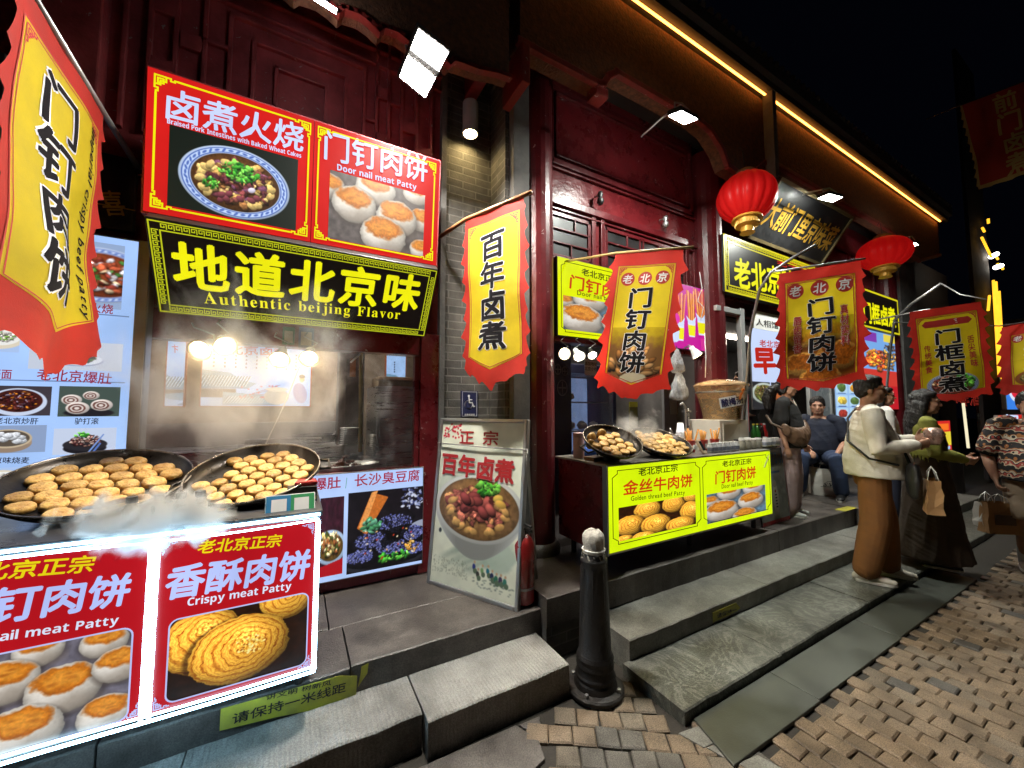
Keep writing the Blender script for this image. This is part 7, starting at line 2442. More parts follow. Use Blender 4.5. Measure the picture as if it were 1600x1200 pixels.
# plum juice dispenser
c = onY(1126, 655, 2.50)
zb = c.z
steelbox('drink_machine', 'white plastic cooler box carrying the plum juice barrel', 'cooler', c.x - .30, 2.32, ZC, c.x + .18, 2.66, zb - .002, pmat('ivory_plastic', (.62, .58, .5), .4, 0, .08, 5, .03), [('side_panel', (c.x - .26, 2.308, ZC + .03, c.x + .02, 2.322, zb - .04), pmat('ivory_panel', (.5, .46, .38), .4, 0, .08, 5, .03)), ('tap', (c.x - .1, 2.27, ZC + .05, c.x - .06, 2.31, ZC + .09), M['black'])])
t = thing('juice_barrel', 'wide clear barrel of dark plum juice with a domed lid and paper tag', 'juice barrel', (c.x, 2.49, zb))
def clear(name, col, rough=.1, mixf=.5):
	m = bpy.data.materials.new(name); m.use_nodes = True
	nt = m.node_tree; b = nt.nodes['Principled BSDF']
	b.inputs['Base Color'].default_value = (*col, 1); b.inputs['Roughness'].default_value = rough
	out = [n for n in nt.nodes if n.type == 'OUTPUT_MATERIAL'][0]
	tr = nt.nodes.new('ShaderNodeBsdfTransparent'); tr.inputs[0].default_value = (1, .9, .78, 1)
	ms = nt.nodes.new('ShaderNodeMixShader')
	nz = nt.nodes.new('ShaderNodeTexNoise'); nz.inputs['Scale'].default_value = 9
	mr = nt.nodes.new('ShaderNodeMapRange'); mr.inputs[1].default_value = .3; mr.inputs[2].default_value = .7; mr.inputs[3].default_value = mixf * .7; mr.inputs[4].default_value = min(1, mixf * 1.3)
	nt.links.new(nz.outputs['Fac'], mr.inputs[0]); nt.links.new(mr.outputs[0], ms.inputs[0])
	nt.links.new(tr.outputs[0], ms.inputs[1]); nt.links.new(b.outputs[0], ms.inputs[2]); nt.links.new(ms.outputs[0], out.inputs[0])
	return m
hb = onY(1126, 597, 2.49).z - zb
rb = .255
g = MB(); g.lathe([(rb * .70, 0), (rb * .74, hb * .2), (rb * .86, hb * .55), (rb * .93, hb * .68), (rb * .95, hb * .72), (rb * 1.0, hb * .86), (rb * 1.02, hb * .9)], 48); g.build('clear_wall', clear('clear_amber_plastic', (.55, .36, .18), .15, .42), t, smooth=True)
g = MB(); g.lathe([(0, .01), (rb * .68, .01), (rb * .72, hb * .2), (rb * .83, hb * .54), (0, hb * .54)], 40); g.build('plum_juice', pmat('plum_juice', (.018, .006, .004), .08, 0, .2, 4, 0), t, smooth=False)
g = MB(); g.lathe([(rb * 1.05, hb * .88), (rb * 1.06, hb * .92), (rb * .9, hb * .98), (rb * .45, hb * 1.05), (0, hb * 1.07)], 48); g.build('domed_lid', clear('clear_lid_plastic', (.6, .42, .24), .12, .55), t, smooth=True)
g = MB(); g.lathe([(rb * .955, hb * .70), (rb * .97, hb * .72), (rb * .965, hb * .735)], 48); g.build('ring', MATS['clear_amber_plastic'] if 'clear_amber_plastic' in MATS else M['alu'], t)
g = MB(); g.tube([(-.02, -rb * .80, hb * .5), (-.02, -rb * 1.0, hb * .8)], .012, 8); g.build('ladle', pmat('orange_plastic', (.6, .18, .03), .4, 0, .1, 5, 0), t)
q0 = onY(1128, 639, 2.26)
s = Sign('paper_tag', 'white paper tag with navy characters stuck on the juice barrel', 'tag', (q0.x, 2.27, q0.z), (1, 0, .12), (0, .1, 1))
w_ = s.L(1164, 630)[0]
g = MB(); g.box(0, 0, -.002, w_, .105, 0); s.part(g, 'paper', WHITEINK)
g = MB(); text(g, '酸梅汤', w_ / 2, .052, .082, .05, .001, 'c', w_ / .27); s.part(g, 'lettering', pmat('navy_ink', (.02, .02, .09), .5, 0, .1, 5, 0))
bt = None
for i, (px, lb, mt) in enumerate(((1178, 'green glass soda bottle beside the ivory cooler', 'g'), (1184, 'green glass soda bottle beside the ivory cooler', 'g'), (1190, 'dark soda bottle with red cap by the green ones', 'd'), (1195, 'red soda bottle at the end of the bottle row', 'r'))):
	c = onY(px, 682, 2.52); c.z = ZC
	t = thing('soda_bottle', lb, 'bottle', c, 'soda bottles by the ivory cooler')
	g = MB(); g.lathe([(0, 0), (.03, 0), (.032, .01), (.032, .12), (.015, .17), (.013, .21), (0, .21)], 18)
	g.build('bottle_body', pmat('bottle_' + mt, {'g': (.03, .16, .03), 'd': (.02, .012, .01), 'r': (.4, .02, .02)}[mt], .15, 0, .15, 6, 0), t, smooth=True)
	g = MB(); g.lathe([(0, .225), (.015, .225), (.016, .208)], 14); g.build('cap', pmat('cap_' + mt, {'g': (.5, .4, .05), 'd': (.4, .03, .03), 'r': (.6, .6, .6)}[mt], .4, 0, .1, 5, 0), t)
# yogurt display board
s = Sign('yogurt_board', 'standing grey yogurt board with black characters and white bottles, at the counter end', 'board sign', (4.06, 2.165, .372), (1, .03, 0), (0, .06, .77))
w_, h_ = .56, .76
g = MB(); g.box(0, 0, -.02, w_, h_, -.002); s.part(g, 'board', M['alu'], bevel=.003)
a = Art(w_ / h_, 200, (120, 128, 128), 95)
a.im *= (.85 + .3 * a.nz)[..., None]
a.rect(0, .78, .75, 1, (60, 84, 110)); a.rect(0, 0, .75, .05, (130, 30, 30))
for k, x in enumerate((.22, .42)):
	a.ell(x, .30, .085, .22, (168, 170, 168), shade=.3); a.ell(x, .52, .05, .05, (150, 152, 150)); a.ell(x, .42, .02, .02, (140, 60, 50))
	for j in range(5): a.rect(x - .02, .2 + j * .04, x + .03, .22 + j * .04, (50, 56, 70))
a.rect(.0, .66, .6, .69, (70, 90, 120))
a.mesh('print', GLOSSY, s.o, .004, .004, w_ - .008, h_ - .008, 0)
g = MB(); text(g, '北京酸奶', w_ * .5, h_ * .84, .125, .05, .002, 'c', 1.02); s.part(g, 'lettering', INK)
# ------------------------------------------------------------------ inside the patty stall
NAVY = pmat('navy_panel', (.012, .016, .06), .5, 0, .3, 4, .05)
t = thing('display_fridge', 'tall glass door fridge lit white inside, framed in navy', 'fridge', (2.55, 3.9, .37))
x0, x1 = onY(890, 650, 3.9).x - 2.55, onY(958, 650, 3.9).x - 2.55
zt = onY(925, 584, 3.9).z - .37
g = MB(); g.box(x0 - .05, .02, 0, x1 + .08, .6, .1); g.box(x0 - .05, .02, .1, x0, .6, zt + .12); g.box(x1, .02, .1, x1 + .08, .6, zt + .12); g.box(x0, .02, zt, x1, .6, zt + .12); g.box(x0, .55, .1, x1, .6, zt); g.build('cabinet', NAVY, t, bevel=.006)
g = MB(); g.box(x0 + .01, .52, .12, x1 - .01, .545, zt - .02); g.build('lit_back', emat('fridge_back', hx('8fa6d8'), .55, True), t)
for k in range(1, 4):
	g = MB(); g.box(x0 + .005, .1, .1 + (zt - .1) * k / 4, x1 - .005, .5, .115 + (zt - .1) * k / 4); g.build('shelf', M['alu'], t)
g = MB(); g.box(x0 + .002, .0, .11, x1 - .002, .008, zt - .01); g.build('glass_door', M['glass'], t)
for k in range(7):
	g = MB(); lump(g, 0, 0, .07, rr.uniform(.06, .1), .75, k)
	o = g.build('food_bag', pmat('pale_bag', (.5, .5, .52), .4, 0, .15, 8, .3), smooth=True)
	o.location = (2.55 + x0 + .12 + (k % 3) * .2, 4.05, .37 + .118 + (zt - .1) * (1 + k // 3) / 4)
	tag(o, 'pale food bag lying on a lit fridge shelf', 'bag', 'food bags in the fridge')
t = thing('navy_notice_wall', 'navy partition with pale emblems and a paper notice, beside the fridge', 'partition', (1.97, 3.7, .37))
x1 = onY(893, 650, 3.7).x - 1.97
g = MB(); g.box(-.2, 0, 0, x1, .03, 2.2); g.build('panel', NAVY, t)
g = MB()
for (px, py, r_) in ((872, 577, .045), (883, 580, .04), (879, 606, .07)):
	q = onY(px, py, 3.69) - Vector((1.97, 3.7, .37))
	pts = [(q.x + r_ * math.cos(6.2832 * k / 20), q.z + r_ * 1.3 * math.sin(6.2832 * k / 20)) for k in range(21)]
	g.strip(pts, .012, 0, .004, XZ(-.006)); g.strip([(q.x, q.z - r_), (q.x, q.z + r_)], .012, 0, .004, XZ(-.007)); g.strip([(q.x - r_ * .7, q.z), (q.x + r_ * .7, q.z)], .012, 0, .004, XZ(-.0065))
g.build('pale_emblem', pmat('faded_white', (.24, .24, .3), .6, 0, .1, 5, 0), t)
q0, q1 = onY(914, 586, 3.6), onY(932, 562, 3.6)
t = thing('paper_notice', 'white paper notice hanging under the black-hooded lamp', 'notice', q0)
g = MB(); g.box(0, 0, 0, q1.x - q0.x, .004, q1.z - q0.z); g.build('sheet', M['white'], t)
g = MB(); text(g, '添加地址', (q1.x - q0.x) / 2, (q1.z - q0.z) * .72, .05, .02, 0); text(g, '北京小吃', (q1.x - q0.x) / 2, (q1.z - q0.z) * .4, .05, .02, 0)
g.v = [(v[0], -.002 - v[2], v[1]) for v in g.v]; g.build('lettering', INK, t)
# shelves with orange crates
OR = pmat('orange_carton', (.36, .13, .03), .7, 0, .2, 6, .1)
t = thing('shelf_rack', 'grey metal shelf rack stacked with orange cartons at the back', 'rack', (onY(1010, 690, 4.4).x, 4.4, .37))
g = MB()
for x in (-.35, .45):
	for y in (-.15, .25): g.box(x, y, 0, x + .03, y + .03, 2.0)
for z in (.3, .7, 1.1, 1.5): g.box(-.35, -.15, z, .48, .28, z + .02)
g.build('frame', M['alu'], t)
bx = t.location.x
for k, (dx, dz, w_, h_) in enumerate(((.0, .722, .38, .30), (.02, 1.122, .34, .32), (-.3, .722, .26, .24), (-.3, 1.122, .24, .3), (.05, 1.522, .36, .26))):
	c = steelbox('carton', ['orange carton on the middle rack shelf, widest one', 'orange carton with a pale label on the upper rack shelf', 'small orange carton at the fridge side of the rack', 'narrow orange carton above the small one', 'orange carton on the top of the rack'][k], 'carton', bx + dx, 4.27, .37 + dz, bx + dx + w_, 4.62, .37 + dz + h_, OR,
				 [('pale_label', (bx + dx + .06, 4.264, .37 + dz + .08, bx + dx + w_ - .08, 4.269, .37 + dz + h_ - .08), M['whitep'])], 'orange cartons on the rack')
t = thing('yellow_price_card', 'narrow olive price card with a bright yellow head, by the cartons', 'card', onY(984, 672, 3.9))
q = onY(996, 628, 3.9) - Vector(t.location)
g = MB(); g.box(0, 0, 0, q.x, .01, q.z); g.build('card', pmat('olive_card', (.20, .18, .03), .5, 0, .2, 20, 0), t)
g = MB(); g.box(0, -.003, q.z * .82, q.x, .0, q.z); g.build('yellow_head', pmat('yellow_card_head', (.6, .6, .05), .5, 0, .1, 5, 0), t)
t = thing('plastic_basin', 'translucent grey plastic basin stacked on the cartons', 'basin', onY(1030, 652, 4.0))
g = MB(); g.lathe([(0, 0), (.15, 0), (.19, .2), (.205, .205), (.18, .2), (.14, .01)], 28); g.build('wall', pmat('grey_basin', (.36, .36, .38), .35, 0, .1, 5, 0), t, smooth=True)
g = MB(); g.lathe([(.19, .205), (.21, .21), (.20, .22), (0, .225)], 28); g.build('lid', M['whitep'], t)
t = thing('white_door_leaf', 'pale grey door leaf standing open inside the stall', 'door', (onY(1037, 600, 3.4).x, 3.4, .37))
w_ = onY(1066, 600, 3.4).x - t.location.x
g = MB(); g.box(0, 0, 0, w_, .04, 2.2); g.build('leaf', pmat('pale_door_paint', (.26, .28, .31), .5, 0, .15, 4, .05), t, bevel=.004)
g = MB(); g.box(w_ * .25, -.012, 1.1, w_ * .8, 0, 1.75); g.build('paper_sheet', pmat('paper_sheet', (.36, .36, .35), .6, 0, .1, 5, 0), t)
for i, (px, py, lb, r_) in enumerate(((1058, 562, 'crumpled clear plastic bag hanging under the magenta lightbox', .09), (1061, 600, 'crumpled grey plastic bag hanging lower, beside the second red column', .11))):
	c = onY(px, py, 2.72)
	t = thing('plastic_bag', lb, 'bag', c, 'hanging plastic bags')
	g = MB()
	vs, fs = [], []
	n, k = 26, 14
	for a_ in range(k + 1):
		f = a_ / k
		for j in range(n):
			ph = 6.2832 * j / n
			w = r_ * (.18 + .85 * math.sin(math.pi * min(1, f * .62 + .02)) ** 1.3) * (1 if f < .93 else .7)
			q = 1 + .38 * mnoise.noise(Vector((math.cos(ph) * 2.2, math.sin(ph) * 2.2, f * 4 + i * 9)))
			vs.append((w * q * math.cos(ph), w * q * .6 * math.sin(ph), r_ * 1.3 - f * r_ * 2.9))
	for a_ in range(k):
		for j in range(n): fs.append((a_ * n + j, a_ * n + (j + 1) % n, (a_ + 1) * n + (j + 1) % n, (a_ + 1) * n + j))
	g.add(vs, fs); g.build('bag_film', clear('bag_film_' + str(i), ((.6, .6, .62), (.34, .35, .37))[i], .25, (.45, .75)[i]), t, smooth=True)
	g = MB(); g.tube([(0, 0, r_ * 1.3), (.02, .03, r_ * 1.9)], .006, 6); g.build('hook', M['iron'], t)
t = thing('metal_tap', 'upright steel tap and pipes between the bags and the barrel', 'tap', (onY(1072, 690, 2.62).x, 2.62, ZC))
g = MB(); g.tube([(0, 0, 0), (0, 0, .42), (-.04, 0, .46), (-.10, -.02, .44)], .012, 10); g.tube([(.05, 0, 0), (.05, 0, .40)], .009, 8); g.tube([(-.1, 0, .02), (-.22, .02, .2)], .008, 8); g.build('pipe', M['steel'], t, smooth=True)
g = MB(); g.box(-.03, -.02, .36, .07, .02, .38); g.build('clamp', M['alu'], t)
# second bay: pale door post, glass door leaf and wiring
a0 = onY(1170, 690, 2.60)
t = thing('door_post', 'pale aluminium door post right behind the juice barrel', 'post', (a0.x, 2.62, .37))
g = MB(); g.box(-.03, 0, 0, .05, .06, 2.38); g.box(-.5, .0, 2.3, -.03, .05, 2.36); g.build('profile', pmat('pale_profile', (.42, .43, .43), .4, .4, .1, 4, .03), t, bevel=.003)
g = MB(); g.box(.052, .0, .9, .06, .02, 1.35); g.build('red_strip', pmat('red_strip', (.45, .03, .04), .5, 0, .1, 5, 0), t)
t = thing('glass_door_leaf', 'tall pale glass door leaf between the black tee woman and the seated man', 'door', (onY(1268, 690, 2.7).x, 2.68, .372))
g = MB(); g.box(-.02, 0, 0, .03, .05, 2.2); g.box(.62, 0, 0, .67, .05, 2.2); g.box(.03, 0, 0, .62, .05, .06); g.box(.03, 0, 2.14, .62, .05, 2.2); g.build('frame', MATS['pale_profile'], t, bevel=.003)
g = MB(); g.box(.03, .02, .06, .62, .026, 2.14); g.build('pane', pmat('frosted_pane', (.34, .38, .42), .25, 0, .1, 2, 0), t)
g = MB()
for (pts) in ([(1093, 425, 2.72), (1097, 450, 2.7), (1090, 470, 2.7), (1099, 480, 2.7), (1095, 500, 2.68)], [(1101, 520, 2.58), (1103, 560, 2.58), (1102, 590, 2.58)]):
	g.tube([onY(*p) for p in pts], .005, 6)
o = g.build('loose_wire', M['white'], smooth=True); tag(o, 'loose white wire trailing down the second red column', 'wire')
# ------------------------------------------------------------------ end of the street
a = Art(.45, 160, (214, 44, 40), 96)
a.rect(0, .55, .45, .8, (230, 210, 60)); a.rect(0, .0, .45, .3, (130, 180, 220)); a.ell(.2, .18, .14, .1, (60, 90, 60), wob=.4); a.rect(.05, .83, .4, .95, (250, 120, 40)); a.line(.02, .32, .4, .52, .06, (150, 200, 240))
flatboard('street_lightbox', 'narrow lit lightbox in red, yellow and blue behind the skirted woman', (1466, 748), (1484, 657), 2.6, a, cat='lightbox', ct=.15)
flatboard('smoke_shop_sign', 'small glowing red sign with one white character at the far kiosk', (1562, 676), (1612, 647), 1.9, None, [('烟', (1568, 658), (1592, 658), 22, .06, emat('kiosk_white', hx('cfe0ff'), 1.0), {})], emat('kiosk_red', hx('d8281c'), .9, True), cat='sign', ct=.06)
a = Art(1.6, 90, (60, 130, 230), 97); a.ell(.4, .5, .3, .3, (220, 230, 250)); a.ell(.4, .5, .2, .2, (220, 40, 60)); a.rect(.8, .3, 1.5, .7, (180, 210, 250)); a.rect(.9, .4, 1.3, .6, (60, 110, 220))
flatboard('blue_screen_sign', 'glowing blue screen sign with a red round mark at the far kiosk', (1574, 640), (1622, 588), 2.2, a, cat='screen', ct=.08)
a0 = onY(1490, 632, 3.22); a1 = onY(1532, 600, 3.22)
s = Sign('outlined_door_sign', 'red outlined characters on the dark glazed door', 'sign', (a0.x, 3.235, a0.z - .15), (1, 0, 0), (0, 0, 1))
g = MB(); s.fit(g, '啤酒', (1492, 622), (1534, 622), 26, .03); s.part(g, 'red_outline', emat('dim_red_outline', hx('c83a2c'), .8))
g = MB(); s.fit(g, '啤酒', (1492, 622), (1534, 622), 26, .0, z=.008); s.part(g, 'dark_core', INK)
t = thing('door_reflection', 'thin vertical glowing bar standing in for white light reflected beside the door handle', 'reflection', onY(1508, 665, 3.2))
g = MB(); g.tube([onY(1505, 630, 3.2) - Vector(t.location), onY(1513, 700, 3.2) - Vector(t.location)], .03, 8); g.build('tube', emat('reflection_glow', hx('fff4cc'), 1.0, True), t)  # emissive bar imitates a reflection by the door; no lamp hangs here
g = MB(); q = onY(1528, 645, 3.15) - Vector(t.location); g.tube([q, q + Vector((0, 0, -.25))], .03, 8); g.build('door_handle', M['steel'], t)
c = onY(1540, 720, 3.0)
t = thing('kiosk', 'dark timber kiosk under the glowing red sign at the street end', 'kiosk', (c.x + 2.2, 2.2, 0))
g = MB(); g.box(-.6, .15, 0, 3, 1.2, 1.5); g.box(-.6, .15, 2.6, 3, 1.2, 4.2); g.box(-.6, .9, 1.5, 3, 1.2, 2.6); g.build('body', MATS['dark_timber'], t, bevel=.01)
g = MB()
for i in range(14): lump(g, -.4 + i * .12, .05, 2.3, .1, .6, i)
g.build('straw_fringe', pmat('straw', (.34, .22, .06), .8, 0, .3, 20, .4), t)
# ------------------------------------------------------------------ people
def loft(g, rings, n=20, dome=True):
	"closed tube through ellipses: (centre, half-axis vector a, half-axis vector b)"
	rs = [(Vector(c), Vector(a), Vector(b)) for c, a, b in rings]
	if dome:
		c0, a0, b0 = rs[0]; d = (c0 - rs[1][0]).normalized() * min(a0.length, b0.length)
		c1, a1, b1 = rs[-1]; e = (c1 - rs[-2][0]).normalized() * min(a1.length, b1.length)
		rs = [(c0 + d * .85, a0 * .5, b0 * .5), (c0 + d * .5, a0 * .86, b0 * .86)] + rs + [(c1 + e * .5, a1 * .86, b1 * .86), (c1 + e * .85, a1 * .5, b1 * .5)]
	vs, fs = [], []
	for c, a, b in rs:
		for k in range(n):
			q = 2 * math.pi * k / n
			vs.append(c + a * math.cos(q) + b * math.sin(q))
	for i in range(len(rs) - 1):
		for k in range(n):
			fs.append((i * n + k, i * n + (k + 1) % n, (i + 1) * n + (k + 1) % n, (i + 1) * n + k))
	fs.append(tuple(range(n))[::-1])
	fs.append(tuple((len(rs) - 1) * n + k for k in range(n)))
	g.add(vs, fs)
def limb(g, pts, rad, n=14, flat=1.0):
	"tapered limb through joints"
	P = [Vector(p) for p in pts]
	# insert mid points for smoothness
	rings = []
	side = None
	for i, p in enumerate(P):
		t = (P[min(i + 1, len(P) - 1)] - P[max(i - 1, 0)]).normalized()
		if side is None:
			side = t.orthogonal().normalized()
		side = (side - t * side.dot(t)).normalized()
		b = t.cross(side)
		rings.append((p, side * rad[i], b * rad[i] * flat))
	loft(g, rings, n)
def ball(g, c, rx, ry, rz, m=None, n=14, k=10):
	vs, fs = [], []
	for i in range(k + 1):
		th = math.pi * i / k - math.pi / 2
		for j in range(n):
			ph = 2 * math.pi * j / n
			v = Vector((rx * math.cos(th) * math.cos(ph), ry * math.cos(th) * math.sin(ph), rz * math.sin(th)))
			if m is not None: v = m @ v
			vs.append(Vector(c) + v)
	for i in range(k):
		for j in range(n):
			fs.append((i * n + j, i * n + (j + 1) % n, (i + 1) * n + (j + 1) % n, (i + 1) * n + j))
	g.add(vs, fs)
def fuse(g, name, mat, parent, voxel=.007, smooth=4, fold=0.0, fs=(18, 18, 5), fold2=0.0, seed=0):
	"merge overlapping closed forms into one continuous skin and lay folds into it"
	me = bpy.data.meshes.new('raw')
	me.from_pydata([tuple(v) for v in g.v], [], g.f)
	me.update()
	o = bpy.data.objects.new('raw', me)
	TMP.collection.objects.link(o)
	r = o.modifiers.new('r', 'REMESH'); r.mode = 'VOXEL'; r.voxel_size = voxel; r.use_smooth_shade = True
	if smooth:
		s_ = o.modifiers.new('s', 'SMOOTH'); s_.factor = .5; s_.iterations = smooth
	_dg.update()
	out = bpy.data.meshes.new_from_object(o.evaluated_get(_dg))
	bpy.data.objects.remove(o)
	out.name = name
	if fold or fold2:
		nv = len(out.vertices)
		co = np.zeros(nv * 3); no = np.zeros(nv * 3)
		out.vertices.foreach_get('co', co)
		out.vertex_normals.foreach_get('vector', no)
		co = co.reshape(-1, 3); no = no.reshape(-1, 3)
		off = Vector((seed * 7.3, seed * 3.1, seed))
		d = np.empty(nv)
		for i in range(nv):
			p = co[i]
			a = mnoise.noise(Vector((p[0] * fs[0], p[1] * fs[1], p[2] * fs[2])) + off)
			b = mnoise.noise(Vector((p[0] * 9 + p[2] * 14, p[1] * 9 - p[2] * 6, p[2] * 22 + p[0] * 10)) + off)
			d[i] = fold * (1 - 2 * abs(a)) + fold2 * (1 - 2.4 * abs(b))
		co = co + no * d[:, None]
		out.vertices.foreach_set('co', co.ravel())
		out.update()
	out.materials.clear()
	return link(out, name, mat, parent, smooth=True)
SKIN = pmat('warm_skin', (.46, .25, .165), .5, 0, .12, 9, .08, 140, sub=.12)
SKIN2 = pmat('tanned_skin', (.38, .20, .13), .5, 0, .12, 9, .08, 140, sub=.12)
HAIR = pmat('black_hair', (.010, .008, .008), .42, 0, .4, 40, .5, 150, stretch=(14, 14, 1.5))
EYE_ = pmat('dark_eye', (.012, .009, .008), .15, 0, .1, 5, 0)
LIP = pmat('lip_skin', (.34, .12, .10), .45, 0, .1, 9, 0)
SHOE = pmat('cream_sneaker', (.55, .5, .42), .6, 0, .15, 10, .15)
SOLE = pmat('white_sole', (.62, .6, .55), .5, 0, .1, 9, .05)
def make_person(label, loc, yaw, H=1.7, wide=1.0, fem=False, arms=None, hyaw=0, hpitch=0, skin=None, legs=None, belly=0.0, short=False, lean=0, sit=0, group=None):
	k = H / 1.7
	t = thing('person', label, 'person', loc, group)
	t.rotation_euler = (0, 0, yaw)
	V = lambda x, y, z: Vector((x * k, y * k, z * k))
	J = {}
	sh = (.165 if fem else .185) * (1 + (wide - 1) * .6)
	dz = sit
	ln = lean
	J['neck'] = V(.0 + ln, 0, 1.435 + dz)
	J['head'] = V(.03 + ln * 1.15, 0, 1.585 + dz)
	for sd, y in (('l', 1), ('r', -1)):
		J['sh' + sd] = V(-.005 + ln * .95, y * sh, 1.385 + dz)
		J['hip' + sd] = V(0, y * .088, .90 + dz)
		lg = (legs or {}).get(sd)
		J['kn' + sd] = V(*lg[0]) if lg else V(.02, y * .10, .49)
		J['an' + sd] = V(*lg[1]) if lg else V(-.01, y * .105, .085)
		ar = (arms or {}).get(sd)
		J['el' + sd] = V(*ar[0]) if ar else V(-.02, y * (sh + .055), 1.10)
		J['wr' + sd] = V(*ar[1]) if ar else V(.04, y * (sh + .06), .86)
	# ---- body: one continuous skin
	g = MB()
	tor = [(J['hipl'] * .5 + J['hipr'] * .5, .105, .15 * wide), (V(.01 + ln * .3 + belly * .3, 0, 1.03 + dz), .105 + belly * .5, .135 * wide), (V(.015 + ln * .6, 0, 1.18 + dz), .105, .145 * wide), (V(.005 + ln * .85, 0, 1.31 + dz), .095, .16 * wide), (V(-.005 + ln * .95, 0, 1.39 + dz), .07, .12 * wide)]
	loft(g, [(c, V(a, 0, 0), V(0, b, 0)) for c, a, b in tor])
	hr = Matrix.Rotation(hyaw, 3, 'Z') @ Matrix.Rotation(hpitch, 3, 'Y')
	hc = J['head']
	limb(g, [J['neck'] - V(0, 0, .05), J['neck'] + V(.004, 0, .02), hc - V(.022, 0, .06)], [.062 * k, .054 * k, .054 * k])
	hp = lambda x, y, z: hc + hr @ V(x, y, z)
	ball(g, hp(-.012, 0, .028), .093 * k, .074 * k, .092 * k, hr, 22, 16)           # cranium
	ball(g, hp(.012, 0, -.028), .072 * k, .064 * k, .085 * k, hr, 20, 14)            # face
	ball(g, hp(.045, 0, -.088), .032 * k, .040 * k, .028 * k, hr)                    # chin
	for y in (-1, 1):
		ball(g, hp(.012, y * .045, -.06), .045 * k, .022 * k, .040 * k, hr)          # jaw
		ball(g, hp(.055, y * .034, -.025), .024 * k, .024 * k, .022 * k, hr)         # cheek
		ball(g, hp(-.012, y * .076, -.012), .020 * k, .008 * k, .031 * k, hr @ Matrix.Rotation(-.25, 3, 'Y'))   # ear
	ball(g, hp(.072, 0, .022), .016 * k, .055 * k, .014 * k, hr)                     # brow
	loft(g, [(hp(.080, 0, .012), hr @ V(.006, 0, 0), hr @ V(0, .008, 0)), (hp(.090, 0, -.012), hr @ V(.010, 0, 0), hr @ V(0, .011, 0)), (hp(.097, 0, -.030), hr @ V(.012, 0, 0), hr @ V(0, .016, 0))], 10)
	ball(g, hp(.078, 0, -.061), .011 * k, .024 * k, .010 * k, hr)                    # lips
	sk = skin or SKIN
	for sd, y in (('l', 1), ('r', -1)):
		s_, e_, w_ = J['sh' + sd], J['el' + sd], J['wr' + sd]
		ma = .050 * (1 + (wide - 1) * .7) * (.86 if fem else 1)
		limb(g, [s_, s_ * .5 + e_ * .5, e_, e_ * .6 + w_ * .4, w_], [ma * 1.12 * k, ma * .98 * k, ma * .8 * k, ma * .82 * k, .028 * k * (.9 if fem else 1)])
		# hand: palm, four fingers, thumb
		fd = (w_ - e_).normalized()
		hd = (arms or {}).get(sd)
		inward = Vector(hd[2]).normalized() if hd and len(hd) > 2 else Vector((.3, -y, 0)).normalized()
		curl = hd[3] if hd and len(hd) > 3 else .35
		pn = (inward - fd * inward.dot(fd)).normalized()       # palm faces this way
		ac = fd.cross(pn)                                       # across the knuckles
		hs = k * (.92 if fem else 1)
		pc = w_ + fd * .045 * hs
		loft(g, [(w_ + fd * .005 * hs, ac * .026 * hs, pn * .018 * hs), (pc, ac * .038 * hs, pn * .015 * hs), (w_ + fd * .085 * hs, ac * .040 * hs, pn * .013 * hs)], 12)
		for q, (off, L) in enumerate(((-.029, .068), (-.010, .078), (.010, .073), (.028, .058))):
			b0 = w_ + fd * .086 * hs + ac * off * hs
			c1 = curl * (1 + .15 * q)
			d1 = (fd * math.cos(c1) + pn * math.sin(c1)); d2 = (fd * math.cos(c1 * 2.1) + pn * math.sin(c1 * 2.1)); d3 = (fd * math.cos(c1 * 2.9) + pn * math.sin(c1 * 2.9))
			p1 = b0 + d1 * L * .45 * hs; p2 = p1 + d2 * L * .33 * hs; p3 = p2 + d3 * L * .24 * hs
			limb(g, [b0 - fd * .015 * hs, b0, p1, p2, p3], [.0095 * hs, .0098 * hs, .0088 * hs, .008 * hs, .0068 * hs], 8)
		sg = -1 if y > 0 else 1
		tb = w_ + fd * .03 * hs + ac * (-.030) * hs
		limb(g, [tb, tb + (fd * .6 - ac * .6 + pn * .45) * .035 * hs, tb + (fd * 1.0 - ac * .62 + pn * .8) * .055 * hs], [.0125 * hs, .0105 * hs, .008 * hs], 8)
		h_, kn, an = J['hip' + sd], J['kn' + sd], J['an' + sd]
		limb(g, [h_, h_ * .5 + kn * .5, kn, kn * .6 + an * .4, an], [.085 * wide * k, .072 * wide * k, .054 * k, .052 * k, .036 * k])
		limb(g, [an, an + V(.02, 0, -.045), an + V(.10, 0, -.06)], [.036 * k, .036 * k, .03 * k])
	body = fuse(g, 'body', sk, t, .0062, 3)
	# eyes, brows, mouth
	g = MB()
	for y in (-1, 1):
		ball(g, hp(.0795, y * .031, .004), .006 * k, .0125 * k, .0055 * k, hr)
	g.build('eyes', EYE_, t, smooth=True)
	g = MB()
	for y in (-1, 1):
		limb(g, [hp(.086, y * .014, .021), hp(.086, y * .032, .027), hp(.077, y * .052, .021)], [.0035 * k, .0042 * k, .0025 * k], 6)
	g.build('eyebrows', HAIR, t, smooth=True)
	g = MB(); ball(g, hp(.087, 0, -.061), .004 * k, .019 * k, .0032 * k, hr); g.build('mouth', LIP, t, smooth=True)
	return t, J, k, V, hp, hr
def hair_short(t, hp, hr, k, back=1.0):
	g = MB()
	ball(g, hp(-.022, 0, .047), .094 * k, .082 * k, .088 * k, hr, 22, 16)
	ball(g, hp(-.055, 0, .0), .055 * k, .074 * k, .075 * k, hr, 20, 12)
	for y in (-1, 1):
		ball(g, hp(-.02, y * .066, .02), .035 * k, .016 * k, .045 * k, hr)
	ball(g, hp(.012, 0, .088), .062 * k, .066 * k, .034 * k, hr)
	return fuse(g, 'hair', HAIR, t, .006, 1, .004, (60, 60, 18), .002)
